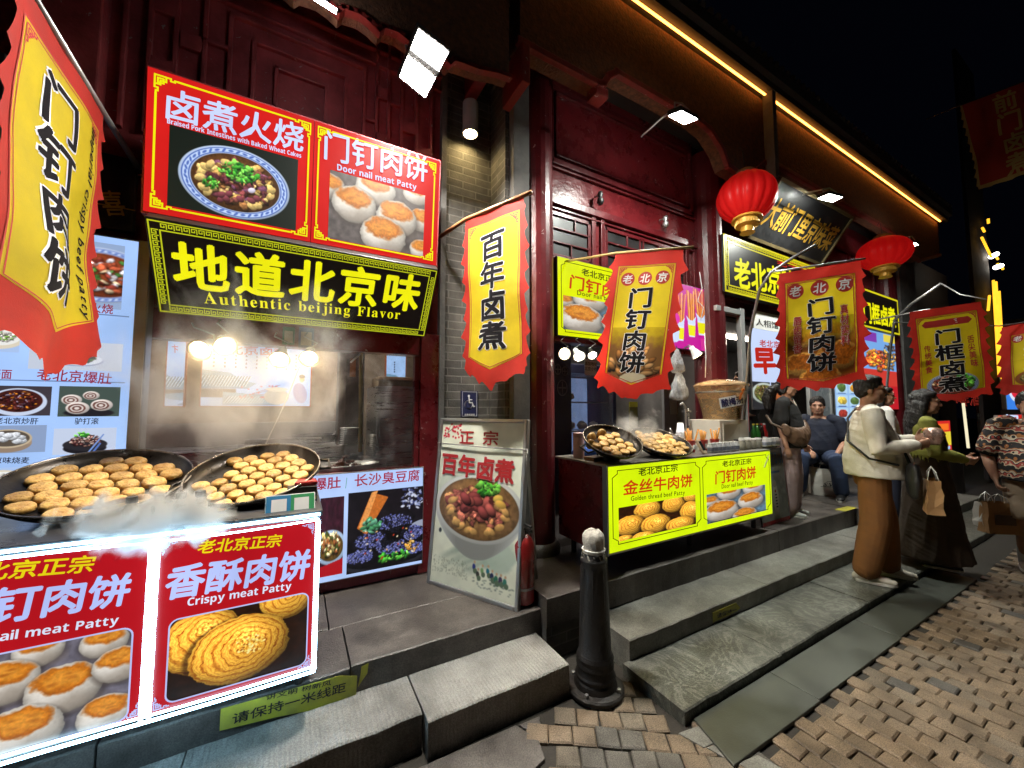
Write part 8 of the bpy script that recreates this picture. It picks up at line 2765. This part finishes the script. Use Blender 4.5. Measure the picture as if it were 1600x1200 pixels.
def hair_long(t, hp, hr, k, length=.5, side=.09, bow=True, tail=False, bulk=1.0):
	g = MB()
	ball(g, hp(-.028, 0, .045), .092 * k, .084 * k, .088 * k, hr, 22, 16)
	ball(g, hp(-.06, 0, -.01), .06 * k, .084 * k, .1 * k, hr, 20, 12)
	for y in (-1, 1):
		ball(g, hp(-.03, y * .074, -.0), .034 * k, .018 * k, .08 * k, hr)
		ball(g, hp(.025, y * .045, .082), .045 * k, .04 * k, .026 * k, hr)
	if length and not tail:
		for (y, x, w_) in ((-.05, -.07, .05), (.05, -.07, .05), (0, -.085, .055), (-.075, -.035, .035), (.075, -.035, .035)):
			limb(g, [hp(x, y, -.02), hp(x - .03, y * 1.1, -.02 - length * .4), hp(x - .035, y * 1.05, -.02 - length * .75), hp(x - .02, y * .8, -.02 - length)], [w_ * k, w_ * k * 1.05, w_ * k * .9, w_ * k * .35])
	if tail:
		ball(g, hp(-.11, 0, .02), .045 * k, .05 * k, .05 * k, hr)
		for y in (-.035, 0, .035):
			limb(g, [hp(-.12, y, .0), hp(-.19, y * 1.6, -.06), hp(-.21, y * 2, -.16), hp(-.19, y * 1.8, -.27), hp(-.17, y, -.34)], [.045 * k * bulk, .058 * k * bulk, .060 * k * bulk, .042 * k, .012 * k])
	return fuse(g, 'hair', HAIR, t, .007, 1, .006, (45, 45, 9), .004)
def shirt(t, J, k, V, mat, hem=.88, sleeve='long', loose=1.0, wide=1.0, belly=0.0, ln=0, dz=0, fold=.004, neckz=1.415, name='shirt', fem=False, arm=1.0, seed=1, sides='lr'):
	g = MB()
	rows = [(hem, .135 * loose + belly, .185 * wide * loose, .01 + belly * .5), (1.0, .142 * loose + belly * 1.1, .178 * wide * loose, .015 + belly * .5), (1.12, .132 * loose + belly * .7, .172 * wide * loose, .015 + belly * .3), (1.25, .122 * loose, .176 * wide * loose, .008), (1.34, .108, .172 * wide, .0), (1.395, .08, .125 * wide, -.004), (neckz, .062, .075, .0)]
	loft(g, [(V(x + ln * (z - .9) / .5, 0, z + dz), V(a, 0, 0), V(0, b, 0)) for z, a, b, x in rows], 26, dome=False)
	for sd in sides:
		s_, e_, w_ = J['sh' + sd], J['el' + sd], J['wr' + sd]
		inn = s_ * .72 + J['neck'] * .28
		if sleeve == 'long':
			limb(g, [inn, s_ + Vector((0, 0, .004)), s_ * .5 + e_ * .5, e_, e_ * .55 + w_ * .45, e_ * .08 + w_ * .92], [.068 * k * arm, .080 * k * arm, .072 * k * arm, .068 * k * arm, .060 * k * arm, .046 * k * arm], 16)
		else:
			d = (e_ - s_)
			limb(g, [inn, s_, s_ + d * .45, s_ + d * .78], [.078 * k * arm, .080 * k * arm, .082 * k * arm, .088 * k * arm], 16)
	return fuse(g, name, mat, t, .008, 3, fold, (10, 10, 7), fold * .4, seed)
def trousers(t, J, k, V, mat, wid=.10, ank=.085, waist=.15, dz=0, fold=.005, belly=0.0, wide=1.0, hemk=0.0, seed=2, name='trousers'):
	g = MB()
	loft(g, [(V(.0, 0, .84 + dz), V(.12, 0, 0), V(0, .17 * wide, 0)), (V(.005, 0, .93 + dz), V(.128 + belly * .6, 0, 0), V(0, .165 * wide, 0)), (V(.01, 0, 1.0 + dz), V(.115 + belly, 0, 0), V(0, waist * wide, 0))], 24)
	for sd in 'lr':
		h_, kn, an = J['hip' + sd], J['kn' + sd], J['an' + sd]
		end = an * (1 - hemk) + kn * hemk
		limb(g, [h_ + V(0, 0, .02), h_ * .6 + kn * .4, kn, kn * .5 + end * .5, end + V(0, 0, .025 if hemk == 0 else 0)], [.105 * wide * k, .102 * wide * k, wid * k, (wid + ank) / 2 * k, ank * k], 18)
	return fuse(g, name, mat, t, .008, 3, fold, (10, 10, 2.2), fold * .25, seed)
def shoes(t, J, k, V, mat=None, dirs=(1, 0), high=0):
	for sd in 'lr':
		an = J['an' + sd]
		d = Vector((dirs[0], dirs[1], 0)).normalized()
		p = Vector((-d.y, d.x, 0))
		zb = an.z - .085 * k
		g = MB()
		f = lambda x, z, a, b: (Vector((an.x, an.y, zb)) + d * x * k + Vector((0, 0, z * k)), p * a * k, Vector((0, 0, b * k)))
		loft(g, [f(-.065, .04, .032, .035), f(-.02, .050, .038, .046), f(.05, .044, .042, .040), f(.11, .036, .044, .030), f(.165, .030, .036, .022)], 14)
		loft(g, [(an + V(-.012, 0, .01), p * .040 * k, d * .045 * k), (an + V(-.006, 0, -.03), p * .042 * k, d * .05 * k)], 12)
		sh_ = fuse(g, 'shoe', mat or SHOE, t, .006, 2)
		g = MB()
		out = [(-.085, 0), (-.07, .034), (.0, .038), (.09, .046), (.15, .040), (.185, .014), (.185, -.014), (.15, -.040), (.09, -.046), (.0, -.038), (-.07, -.034)]
		vs = [Vector((an.x, an.y, 0)) + d * x * k + p * y * k for x, y in out]
		g.prism([(v.x, v.y) for v in vs], zb, zb + .022 * k)
		g.build('sole', SOLE, sh_, bevel=.004)
YAW = 0.0
# --- man in the cream pullover
T, J, k, V, hp, hr = make_person('man in cream pullover and wide brown trousers holding food, black bag strap across him', (4.50, 1.46, .06), -1.08, 1.775, 1.06, False,
	arms={'l': ((.10, .25, 1.10), (.30, .10, 1.17), (0, -1, .3), .7), 'r': ((.00, -.29, 1.10), (.25, -.16, 1.14), (0, 1, .3), .7)}, hyaw=-.12, belly=.03, legs={'l': ((.07, .11, .49), (.09, .125, .085)), 'r': ((-.01, -.12, .49), (-.09, -.14, .085))})
hair_short(T, hp, hr, k)
shirt(T, J, k, V, pmat('cream_knit', (.78, .73, .63), .85, 0, .08, 12, .35, 220), .86, 'long', 1.2, 1.02, .045, fold=.0045, name='pullover', arm=.93, seed=3)
trousers(T, J, k, V, pmat('rust_brown_cotton', (.21, .085, .022), .85, 0, .15, 9, .3, 200), .102, .088, .165, belly=.03, wide=1.0, fold=.005, seed=4)
shoes(T, J, k, V)
g = MB(); limb(g, [V(-.06, .10, 1.43), V(.07, .02, 1.40), V(.155, -.10, 1.20), V(.20, -.19, .98)], [.010 * k] * 4, 8); limb(g, [V(-.06, .10, 1.43), V(-.13, .02, 1.34), V(-.16, -.12, 1.15), V(-.05, -.24, 1.02), V(.12, -.24, .98)], [.009 * k] * 5, 8)
g.build('bag_strap', M['black'], T, smooth=True)
mw = T.matrix_world.copy()
bpy.context.view_layer.update()
mw = T.matrix_world.copy()
def held(name, label, cat, p, group=None):
	return thing(name, label, cat, mw @ Vector(p), group)
t = held('shoulder_bag', 'small black shoulder bag hanging at the hip of the man in the cream pullover', 'bag', V(.21, -.20, .86))
t.rotation_euler = (0, 0, .5)
g = MB(); loft(g, [((0, 0, -.11), (.085, 0, 0), (0, .035, 0)), ((0, 0, 0), (.10, 0, 0), (0, .045, 0)), ((0, 0, .11), (.085, 0, 0), (0, .035, 0))], 16); fuse(g, 'pouch', pmat('black_nylon', (.012, .012, .014), .5, 0, .3, 12, .3, 150), t, .008, 2, .004)
g = MB(); g.box(-.06, -.05, .02, .06, -.044, .028); g.build('zip', M['alu'], t)
def paperbag(name, label, p, w, d, h, mat, yaw, dark=None, mark=None, hand=.1):
	t = thing(name, label, 'bag', p)
	t.rotation_euler = (0, 0, yaw)
	g = MB()
	n = 5
	vs, fs = [], []
	rr = random.Random(label)
	lv = 5
	for i in range(lv + 1):
		z = h * i / lv
		q = 1 - .10 * (i / lv)
		ring_ = [(-w / 2, -d / 2), (-w / 6, -d / 2), (w / 6, -d / 2), (w / 2, -d / 2), (w / 2 * .94, 0), (w / 2, d / 2), (w / 6, d / 2), (-w / 6, d / 2), (-w / 2, d / 2), (-w / 2 * .94, 0)]
		for (x, y) in ring_:
			vs.append((x * q + rr.uniform(-.006, .006), y * (1 - .35 * i / lv) + rr.uniform(-.008, .008), z + rr.uniform(-.004, .004)))
	m = 10
	for i in range(lv):
		for j in range(m):
			fs.append((i * m + j, i * m + (j + 1) % m, (i + 1) * m + (j + 1) % m, (i + 1) * m + j))
	fs.append(tuple(range(m))[::-1])
	g.add(vs, fs); g.build('paper', mat, t)
	g = MB()
	for y in (-1, 1):
		yy = y * d * .3
		g.tube([(-w * .22, yy, h * .98), (-w * .16, yy * .6, h + hand * .6), (0, 0, h + hand), (w * .16, yy * .6, h + hand * .6), (w * .22, yy, h * .98)], .0035, 6)
	g.build('handles', M['whitep'], t, smooth=True)
	if dark:
		g = MB(); g.box(-w * .3, -d / 2 - .006, h * .30, w * .3, -d / 2 + .002, h * .62); g.build('printed_patch', dark, t)
	if mark:
		g = MB(); text(g, mark, 0, 0, .07, .0, 0, 'c', 1.5, .3)
		g.strip([(-.09, -.035), (.1, -.03)], .006, 0, .0006)
		g.strip([(-.02, .04), (.13, .045)], .005, 0, .0006)
		g.v = [(v[0], -d / 2 * .90 - .010 - v[2], h * .42 + v[1]) for v in g.v]
		g.build('mark', INK, t)
	return t
KRAFT = pmat('kraft_paper', (.36, .20, .085), .8, 0, .12, 6, .1)
WPAPER = pmat('white_kraft_paper', (.55, .53, .48), .75, 0, .1, 6, .12)
paperbag('paper_bag', 'brown kraft paper bag hanging between the man in cream and the skirted woman', mw @ V(.30, -.24, .64), .24, .10, .26, KRAFT, .35)
t = held('wrapped_snack', 'foil wrapped snack with orange filling in the hands of the man in cream', 'snack', V(.38, -.045, 1.22))
g = MB()
for i in range(9): lump(g, rr.uniform(-.03, .03), rr.uniform(-.04, .04), rr.uniform(-.01, .03), .03, .8, i)
g.build('filling', pmat('orange_filling', (.5, .2, .04), .5, 0, .4, 30, .4), t, smooth=True)
g = MB(); loft(g, [((0, 0, -.06), (.03, 0, 0), (0, .04, 0)), ((0, 0, -.01), (.05, 0, 0), (0, .06, 0)), ((0, 0, .01), (.05, 0, 0), (0, .062, 0))], 12); fuse(g, 'foil_wrap', pmat('foil_wrap', (.45, .3, .25), .3, .6, .3, 30, .5), t, .007, 1, .004)
# --- woman in the long skirt
T, J, k, V, hp, hr = make_person('woman with half-up black hair, olive cardigan and long dark brown skirt, facing away', (5.36, 1.32, .06), -1.15, 1.66, 1.0, True,
	arms={'l': ((.06, .22, 1.10), (.26, .05, 1.05), (0, -1, .2), .5), 'r': ((.02, -.24, 1.10), (.24, -.09, 1.04), (0, 1, .2), .5)}, hyaw=-.1)
hair_long(T, hp, hr, k, .42)
g = MB(); ball(g, hp(-.11, -.02, .06), .02 * k, .05 * k, .025 * k, hr @ Matrix.Rotation(.5, 3, 'X')); ball(g, hp(-.11, .03, .06), .02 * k, .05 * k, .025 * k, hr @ Matrix.Rotation(-.5, 3, 'X')); g.build('hair_bow', M['black'], T, smooth=True)
shirt(T, J, k, V, pmat('olive_knit', (.22, .22, .035), .85, 0, .15, 12, .35, 220), 1.12, 'long', 1.0, 1.0, 0, fold=.005, name='cardigan', fem=True, arm=.78, seed=5)
g = MB()
loft(g, [(V(.0, 0, .085), V(.27, 0, 0), V(0, .29, 0)), (V(.0, 0, .30), V(.235, 0, 0), V(0, .25, 0)), (V(.005, 0, .62), V(.185, 0, 0), V(0, .205, 0)), (V(.005, 0, .88), V(.150, 0, 0), V(0, .172, 0)), (V(.01, 0, 1.04), V(.118, 0, 0), V(0, .142, 0)), (V(.015, 0, 1.18), V(.126, 0, 0), V(0, .16, 0)), (V(.01, 0, 1.30), V(.108, 0, 0), V(0, .14, 0))], 40, dome=False)
fuse(g, 'long_skirt', pmat('dark_brown_crepe', (.050, .033, .022), .85, 0, .2, 10, .25, 200), T, .009, 2, .012, (11, 11, 1.4), .002, 6)
shoes(T, J, k, V, M['black'])
g = MB(); bpy.context.view_layer.update()
g = MB(); w0 = J['wrr']; limb(g, [w0 + Vector((-.02, -.03, .0)), w0 + Vector((-.01, 0, .03)), w0 + Vector((-.02, .03, 0)), w0 + Vector((-.03, 0, -.03)), w0 + Vector((-.02, -.03, 0))], [.005] * 5, 6); g.build('bracelet', M['white'], T)
# --- woman behind them in a pale top
T, J, k, V, hp, hr = make_person('woman in a white top with loose dark hair, mostly hidden behind the man in cream', (6.15, 1.86, .176), -1.0, 1.63, 1.0, True, hyaw=-.15)
hair_long(T, hp, hr, k, .34)
shirt(T, J, k, V, pmat('white_cotton', (.6, .58, .55), .8, 0, .06, 12, .25, 200), .9, 'short', 1.05, 1.0, fold=.005, name='white_top', fem=True, arm=.8, seed=7)
trousers(T, J, k, V, pmat('dark_denim', (.02, .025, .05), .8, 0, .2, 12, .25, 220), .08, .07, wide=1.0, seed=8)
shoes(T, J, k, V)
# --- woman in the black tee at the counter
T, J, k, V, hp, hr = make_person('woman in a loose black tee and lilac trousers with a brown sling bag, dark ponytail', (4.84, 2.28, .371), -1.30, 1.52, 1.0, True,
	arms={'l': ((.05, .24, 1.10), (.14, .22, .86), (0, -1, 0), .8), 'r': ((-.03, -.235, 1.10), (.03, -.25, .85), (0, 1, 0), .45)}, hyaw=-.05, hpitch=.06)
hair_long(T, hp, hr, k, .3, tail=True, bulk=.95)
shirt(T, J, k, V, pmat('black_tee_cotton', (.012, .012, .013), .85, 0, .2, 12, .25, 200), .84, 'short', 1.08, 1.0, .02, fold=.005, name='black_tee', fem=True, arm=.9, seed=9)
trousers(T, J, k, V, pmat('lilac_trousers', (.40, .30, .31), .8, 0, .1, 9, .25, 200), .105, .10, fold=.007, seed=10)
shoes(T, J, k, V, pmat('pale_trainer', (.55, .58, .56), .55, 0, .15, 12, .1))
g = MB(); limb(g, [V(.06, .08, 1.42), V(.10, .02, 1.36), V(.105, -.02, 1.33)], [.008 * k] * 3, 6); limb(g, [V(.06, -.06, 1.42), V(.10, -.03, 1.36), V(.105, -.02, 1.33)], [.008 * k] * 3, 6); limb(g, [V(.105, -.02, 1.33), V(.13, -.03, 1.26)], [.008 * k] * 2, 6)
g.build('necklace', pmat('beige_cord', (.5, .42, .33), .7, 0, .1, 20, .2), T, smooth=True)
bpy.context.view_layer.update(); mw = T.matrix_world.copy()
t = thing('sling_bag', 'pleated brown sling bag worn across the black tee', 'bag', mw @ V(.12, -.11, 1.0))
t.rotation_euler = (0, .0, -1.30 - .3)
g = MB()
loft(g, [((-.02, -.20, .06), (.03, 0, 0), (0, 0, .05)), ((.02, -.10, -.02), (.06, 0, 0), (0, 0, .085)), ((.03, .0, -.03), (.07, 0, 0), (0, 0, .10)), ((.01, .12, .02), (.055, 0, 0), (0, 0, .085)), ((-.04, .22, .10), (.03, 0, 0), (0, 0, .05))], 24)
fuse(g, 'pouch', pmat('brown_nylon', (.13, .075, .045), .5, 0, .2, 9, .25, 120), t, .007, 2, .011, (4, 22, 4), .003, 12)
g = MB(); limb(g, [(-.04, .22, .1), (-.10, .26, .24), (-.14, .2, .38)], [.014] * 3, 8); limb(g, [(-.02, -.2, .06), (-.12, -.26, .12), (-.2, -.2, .2)], [.014] * 3, 8); g.build('strap', pmat('brown_strap', (.08, .045, .025), .6, 0, .2, 9, .1), t, smooth=True)
# white shopping bag with a mark
q = onZ(1293, 773, .372)
paperbag('shopping_bag', 'big white paper shopping bag with a black winged mark, by the seated man', q, .40, .14, .36, WPAPER, D(-52), None, 'SV', .14)
# --- seated man
sx, sy = 6.45, 2.62
yw = math.atan2(-sy * .55, -sx * .8)
T, J, k, V, hp, hr = make_person('seated man in navy tee and jeans with one hand on his knee', (sx, sy, .371), yw, 1.74, 1.16, False, sit=-.40,
	arms={'l': ((.10, .28, .72), (.33, .20, .58), (0, 0, -1), .35), 'r': ((.08, -.27, .72), (.30, -.10, .60), (0, 0, -1), .35)},
	legs={'l': ((.42, .20, .50), (.36, .22, .085)), 'r': ((.42, -.16, .50), (.38, -.20, .085))}, hyaw=.1, hpitch=.05, lean=.10, belly=.02)
hair_short(T, hp, hr, k)
shirt(T, J, k, V, pmat('navy_tee', (.010, .014, .032), .8, 0, .2, 12, .25, 200), .93, 'short', 1.08, 1.14, .035, ln=.10, dz=-.40, fold=.004, name='navy_tee', arm=.95, seed=13)
trousers(T, J, k, V, pmat('blue_jeans', (.03, .05, .11), .8, 0, .25, 14, .3, 240), .085, .075, dz=-.42, wide=1.1, fold=.005, seed=14, name='jeans')
shoes(T, J, k, V, M['black'])
g = MB(); text(g, 'AL', 0, 0, .03, .0, 0)
t = thing('stool', 'low dark stool under the seated man', 'stool', (sx, sy, .371))
t.rotation_euler = (0, 0, yw)
g = MB(); g.lathe([(0, .40), (.16, .40), (.17, .42), (.165, .435), (0, .44)], 28); g.build('seat', M['black'], t, smooth=False)
for (x, y) in ((.1, .1), (.1, -.1), (-.1, .1), (-.1, -.1)):
	g = MB(); g.tube([(x * 1.25, y * 1.25, 0), (x * .9, y * .9, .41)], .013, 8); g.build('leg', M['alu'], t)
# --- man at the edge in the patterned shirt
T, J, k, V, hp, hr = make_person('man in a black, red and white patterned shirt carrying paper bags', (6.24, .80, 0), math.radians(196), 1.70, 1.18, False,
	arms={'l': ((.02, .30, 1.09), (.05, .31, .83), (0, -1, 0), .9), 'r': ((.0, -.29, 1.08), (.10, -.26, .86), (0, 1, 0), .5)}, hyaw=.1, belly=.04, skin=SKIN2)
hair_short(T, hp, hr, k)
PS = pmat('patterned_cotton', (.4, .3, .25), .8, 0, .1, 9, .25, 200)
nt = PS.node_tree; b = nt.nodes['Principled BSDF']; tc = [n for n in nt.nodes if n.type == 'TEX_COORD'][0]
sp = nt.nodes.new('ShaderNodeSeparateXYZ'); nt.links.new(tc.outputs['Object'], sp.inputs[0])
wz = nt.nodes.new('ShaderNodeMath'); wz.operation = 'MULTIPLY'; wz.inputs[1].default_value = 9.0; nt.links.new(sp.outputs[2], wz.inputs[0])
nz = nt.nodes.new('ShaderNodeTexVoronoi'); nz.inputs['Scale'].default_value = 24; nt.links.new(tc.outputs['Object'], nz.inputs['Vector'])
sc_ = nt.nodes.new('ShaderNodeMath'); sc_.operation = 'MULTIPLY_ADD'; sc_.inputs[1].default_value = .55; nt.links.new(nz.outputs['Distance'], sc_.inputs[0]); nt.links.new(wz.outputs[0], sc_.inputs[2])
fr = nt.nodes.new('ShaderNodeMath'); fr.operation = 'FRACT'; nt.links.new(sc_.outputs[0], fr.inputs[0])
cr = nt.nodes.new('ShaderNodeValToRGB'); cr.color_ramp.interpolation = 'CONSTANT'
E_ = cr.color_ramp.elements
E_[0].position = 0; E_[0].color = (.012, .010, .012, 1)
E_[1].position = .28; E_[1].color = (.50, .40, .28, 1)
for p_, c_ in ((.40, (.30, .04, .03, 1)), (.56, (.012, .01, .012, 1)), (.66, (.55, .47, .36, 1)), (.76, (.32, .12, .03, 1)), (.88, (.012, .01, .012, 1))):
	q_ = E_.new(p_); q_.color = c_
nt.links.new(fr.outputs[0], cr.inputs[0]); nt.links.new(cr.outputs[0], b.inputs['Base Color'])
shirt(T, J, k, V, PS, .86, 'short', 1.12, 1.14, .05, fold=.006, name='patterned_shirt', arm=1.0, seed=16)
trousers(T, J, k, V, pmat('beige_shorts', (.36, .27, .19), .85, 0, .1, 9, .25, 200), .105, .11, wide=1.12, hemk=1.02, seed=17, name='shorts')
for sd in 'lr':
	g = MB(); limb(g, [J['an' + sd] + V(0, 0, .12), J['an' + sd] + V(0, 0, -.02)], [.045 * k, .042 * k]); fuse(g, 'sock', M['white'], T, .006, 1)
shoes(T, J, k, V, pmat('tan_shoe', (.35, .27, .2), .6, 0, .2, 10, .2))
bpy.context.view_layer.update(); mw = T.matrix_world.copy()
t = thing('waist_bag', 'black waist bag in front of the patterned shirt', 'bag', mw @ V(.21, .05, .90))
g = MB(); loft(g, [((0, -.13, 0), (.03, 0, 0), (0, 0, .06)), ((.02, 0, -.01), (.05, 0, 0), (0, 0, .085)), ((0, .13, 0), (.03, 0, 0), (0, 0, .06))], 16); o = fuse(g, 'pouch', MATS['black_nylon'], t, .008, 2, .004)
t.rotation_euler = (0, 0, math.radians(196))
g = MB(); g.tube([(.045, -.1, .045), (.06, 0, .045), (.045, .1, .045)], .004, 6); g.build('zip', M['alu'], t)
h_ = mw @ J['wrr']
paperbag('paper_bag', 'kraft paper bag with a dark printed patch, carried by the man in the patterned shirt', h_ + Vector((.015, -.005, -.535)), .27, .11, .30, KRAFT, D(-40), pmat('dark_print_patch', (.08, .05, .03), .7, 0, .2, 9, 0), None, .08)
paperbag('paper_bag', 'smaller white paper bag behind the kraft one at the picture edge', h_ + Vector((.03, .075, -.49)), .2, .09, .24, WPAPER, D(-30), None, None, .10)
# --- dim figure behind the counter woman
T, J, k, V, hp, hr = make_person('person in dark clothes holding a drink can in the doorway, mostly hidden', (5.55, 3.15, .37), 2.6, 1.70, 1.05, False,
	arms={'l': ((.03, .25, 1.10), (.24, .16, 1.13), (0, -1, .2), .8), 'r': ((-.02, -.25, 1.09), (.05, -.26, .85), (0, 1, 0), .4)})
hair_short(T, hp, hr, k)
shirt(T, J, k, V, pmat('dark_grey_shirt', (.025, .03, .034), .85, 0, .2, 12, .2, 200), .86, 'short', 1.1, 1.05, .01, fold=.005, name='shirt', seed=19)
trousers(T, J, k, V, pmat('grey_green_trousers', (.05, .055, .045), .85, 0, .15, 10, .2, 200), .09, .08, seed=20)
shoes(T, J, k, V, M['black'])
bpy.context.view_layer.update(); mw = T.matrix_world.copy()
t = thing('drink_can', 'red and white drink can in the hand of the dark-clothed person', 'can', mw @ (J['wrl'] + V(.07, -.02, -.03)))
g = MB(); g.lathe([(0, 0), (.028, 0), (.033, .008), (.033, .11), (.027, .122), (0, .122)], 20); g.build('can_body', pmat('red_can', (.45, .03, .03), .3, .4, .2, 20, 0), t, smooth=True)
g = MB(); g.lathe([(.0335, .03), (.0337, .06), (.0335, .075)], 20); g.build('white_band', M['white'], t)
# ------------------------------------------------------------------ steam
def steam(name, label, c, half, dens, sc, col=(.9, .9, .92), shape='plume', thr=.46, seed=0.0, soft=.25, aniso=.0, fall=.3):
	m = bpy.data.materials.new(name + '_vapour')
	m.use_nodes = True
	nt = m.node_tree
	for n in list(nt.nodes): nt.nodes.remove(n)
	out = nt.nodes.new('ShaderNodeOutputMaterial')
	pv = nt.nodes.new('ShaderNodeVolumePrincipled')
	pv.inputs['Color'].default_value = (*col, 1)
	pv.inputs['Anisotropy'].default_value = aniso
	tc = nt.nodes.new('ShaderNodeTexCoord')
	mp = nt.nodes.new('ShaderNodeMapping'); mp.inputs['Location'].default_value = (seed, seed * .7, seed * 1.3); mp.inputs['Scale'].default_value = (1, 1, .75)
	nt.links.new(tc.outputs['Object'], mp.inputs[0])
	nz = nt.nodes.new('ShaderNodeTexNoise'); nz.inputs['Scale'].default_value = sc; nz.inputs['Detail'].default_value = 6; nz.inputs['Roughness'].default_value = .62; nz.inputs['Distortion'].default_value = .7
	nt.links.new(mp.outputs[0], nz.inputs['Vector'])
	# the cloud thins out unevenly with distance from its middle, and is gone before the box ends
	dv = nt.nodes.new('ShaderNodeVectorMath'); dv.operation = 'DIVIDE'; dv.inputs[1].default_value = half
	nt.links.new(tc.outputs['Object'], dv.inputs[0])
	ln = nt.nodes.new('ShaderNodeVectorMath'); ln.operation = 'DOT_PRODUCT'
	nt.links.new(dv.outputs[0], ln.inputs[0]); nt.links.new(dv.outputs[0], ln.inputs[1])
	k = nt.nodes.new('ShaderNodeMath'); k.operation = 'MULTIPLY_ADD'; k.inputs[1].default_value = -fall
	nt.links.new(ln.outputs['Value'], k.inputs[0]); nt.links.new(nz.outputs['Fac'], k.inputs[2])
	mu = nt.nodes.new('ShaderNodeMapRange'); mu.inputs[1].default_value = thr; mu.inputs[2].default_value = thr + soft; mu.inputs[3].default_value = 0; mu.inputs[4].default_value = 1
	nt.links.new(k.outputs[0], mu.inputs[0])
	md = nt.nodes.new('ShaderNodeMath'); md.operation = 'MULTIPLY'; md.inputs[1].default_value = dens; nt.links.new(mu.outputs[0], md.inputs[0])
	nt.links.new(md.outputs[0], pv.inputs['Density'])
	nt.links.new(pv.outputs[0], out.inputs['Volume'])
	g = MB(); g.box(-half[0], -half[1], -half[2], half[0], half[1], half[2])
	o = g.build(name, m)
	o.location = c
	tag(o, label, 'steam', 'steam rising from the counters', 'stuff')
	return o
steam('steam', 'brown lit steam drifting up from the pans across the serving window', (-.24, 2.74, 1.60), (.86, .34, .80), 4.2, 3.6, (.95, .95, .95), thr=.39, seed=5.6, soft=.24, fall=.22)
c = onY(238, 800, 2.06)
steam('steam', 'cold blue-white puff of steam over the middle of the neon tubes', (c.x + .02, 2.03, 1.125), (.30, .17, .17), 48, 9, (.96, .985, 1), thr=.33, seed=7.7, soft=.26, fall=.30)
steam('steam', 'thin steam between the two pans by the red column', (2.50, 2.30, 1.34), (.36, .22, .28), 9, 7, (.97, .95, .92), thr=.40, seed=11.0, fall=.28)
bpy.data.objects.remove(_tob)
bpy.data.scenes.remove(TMP)
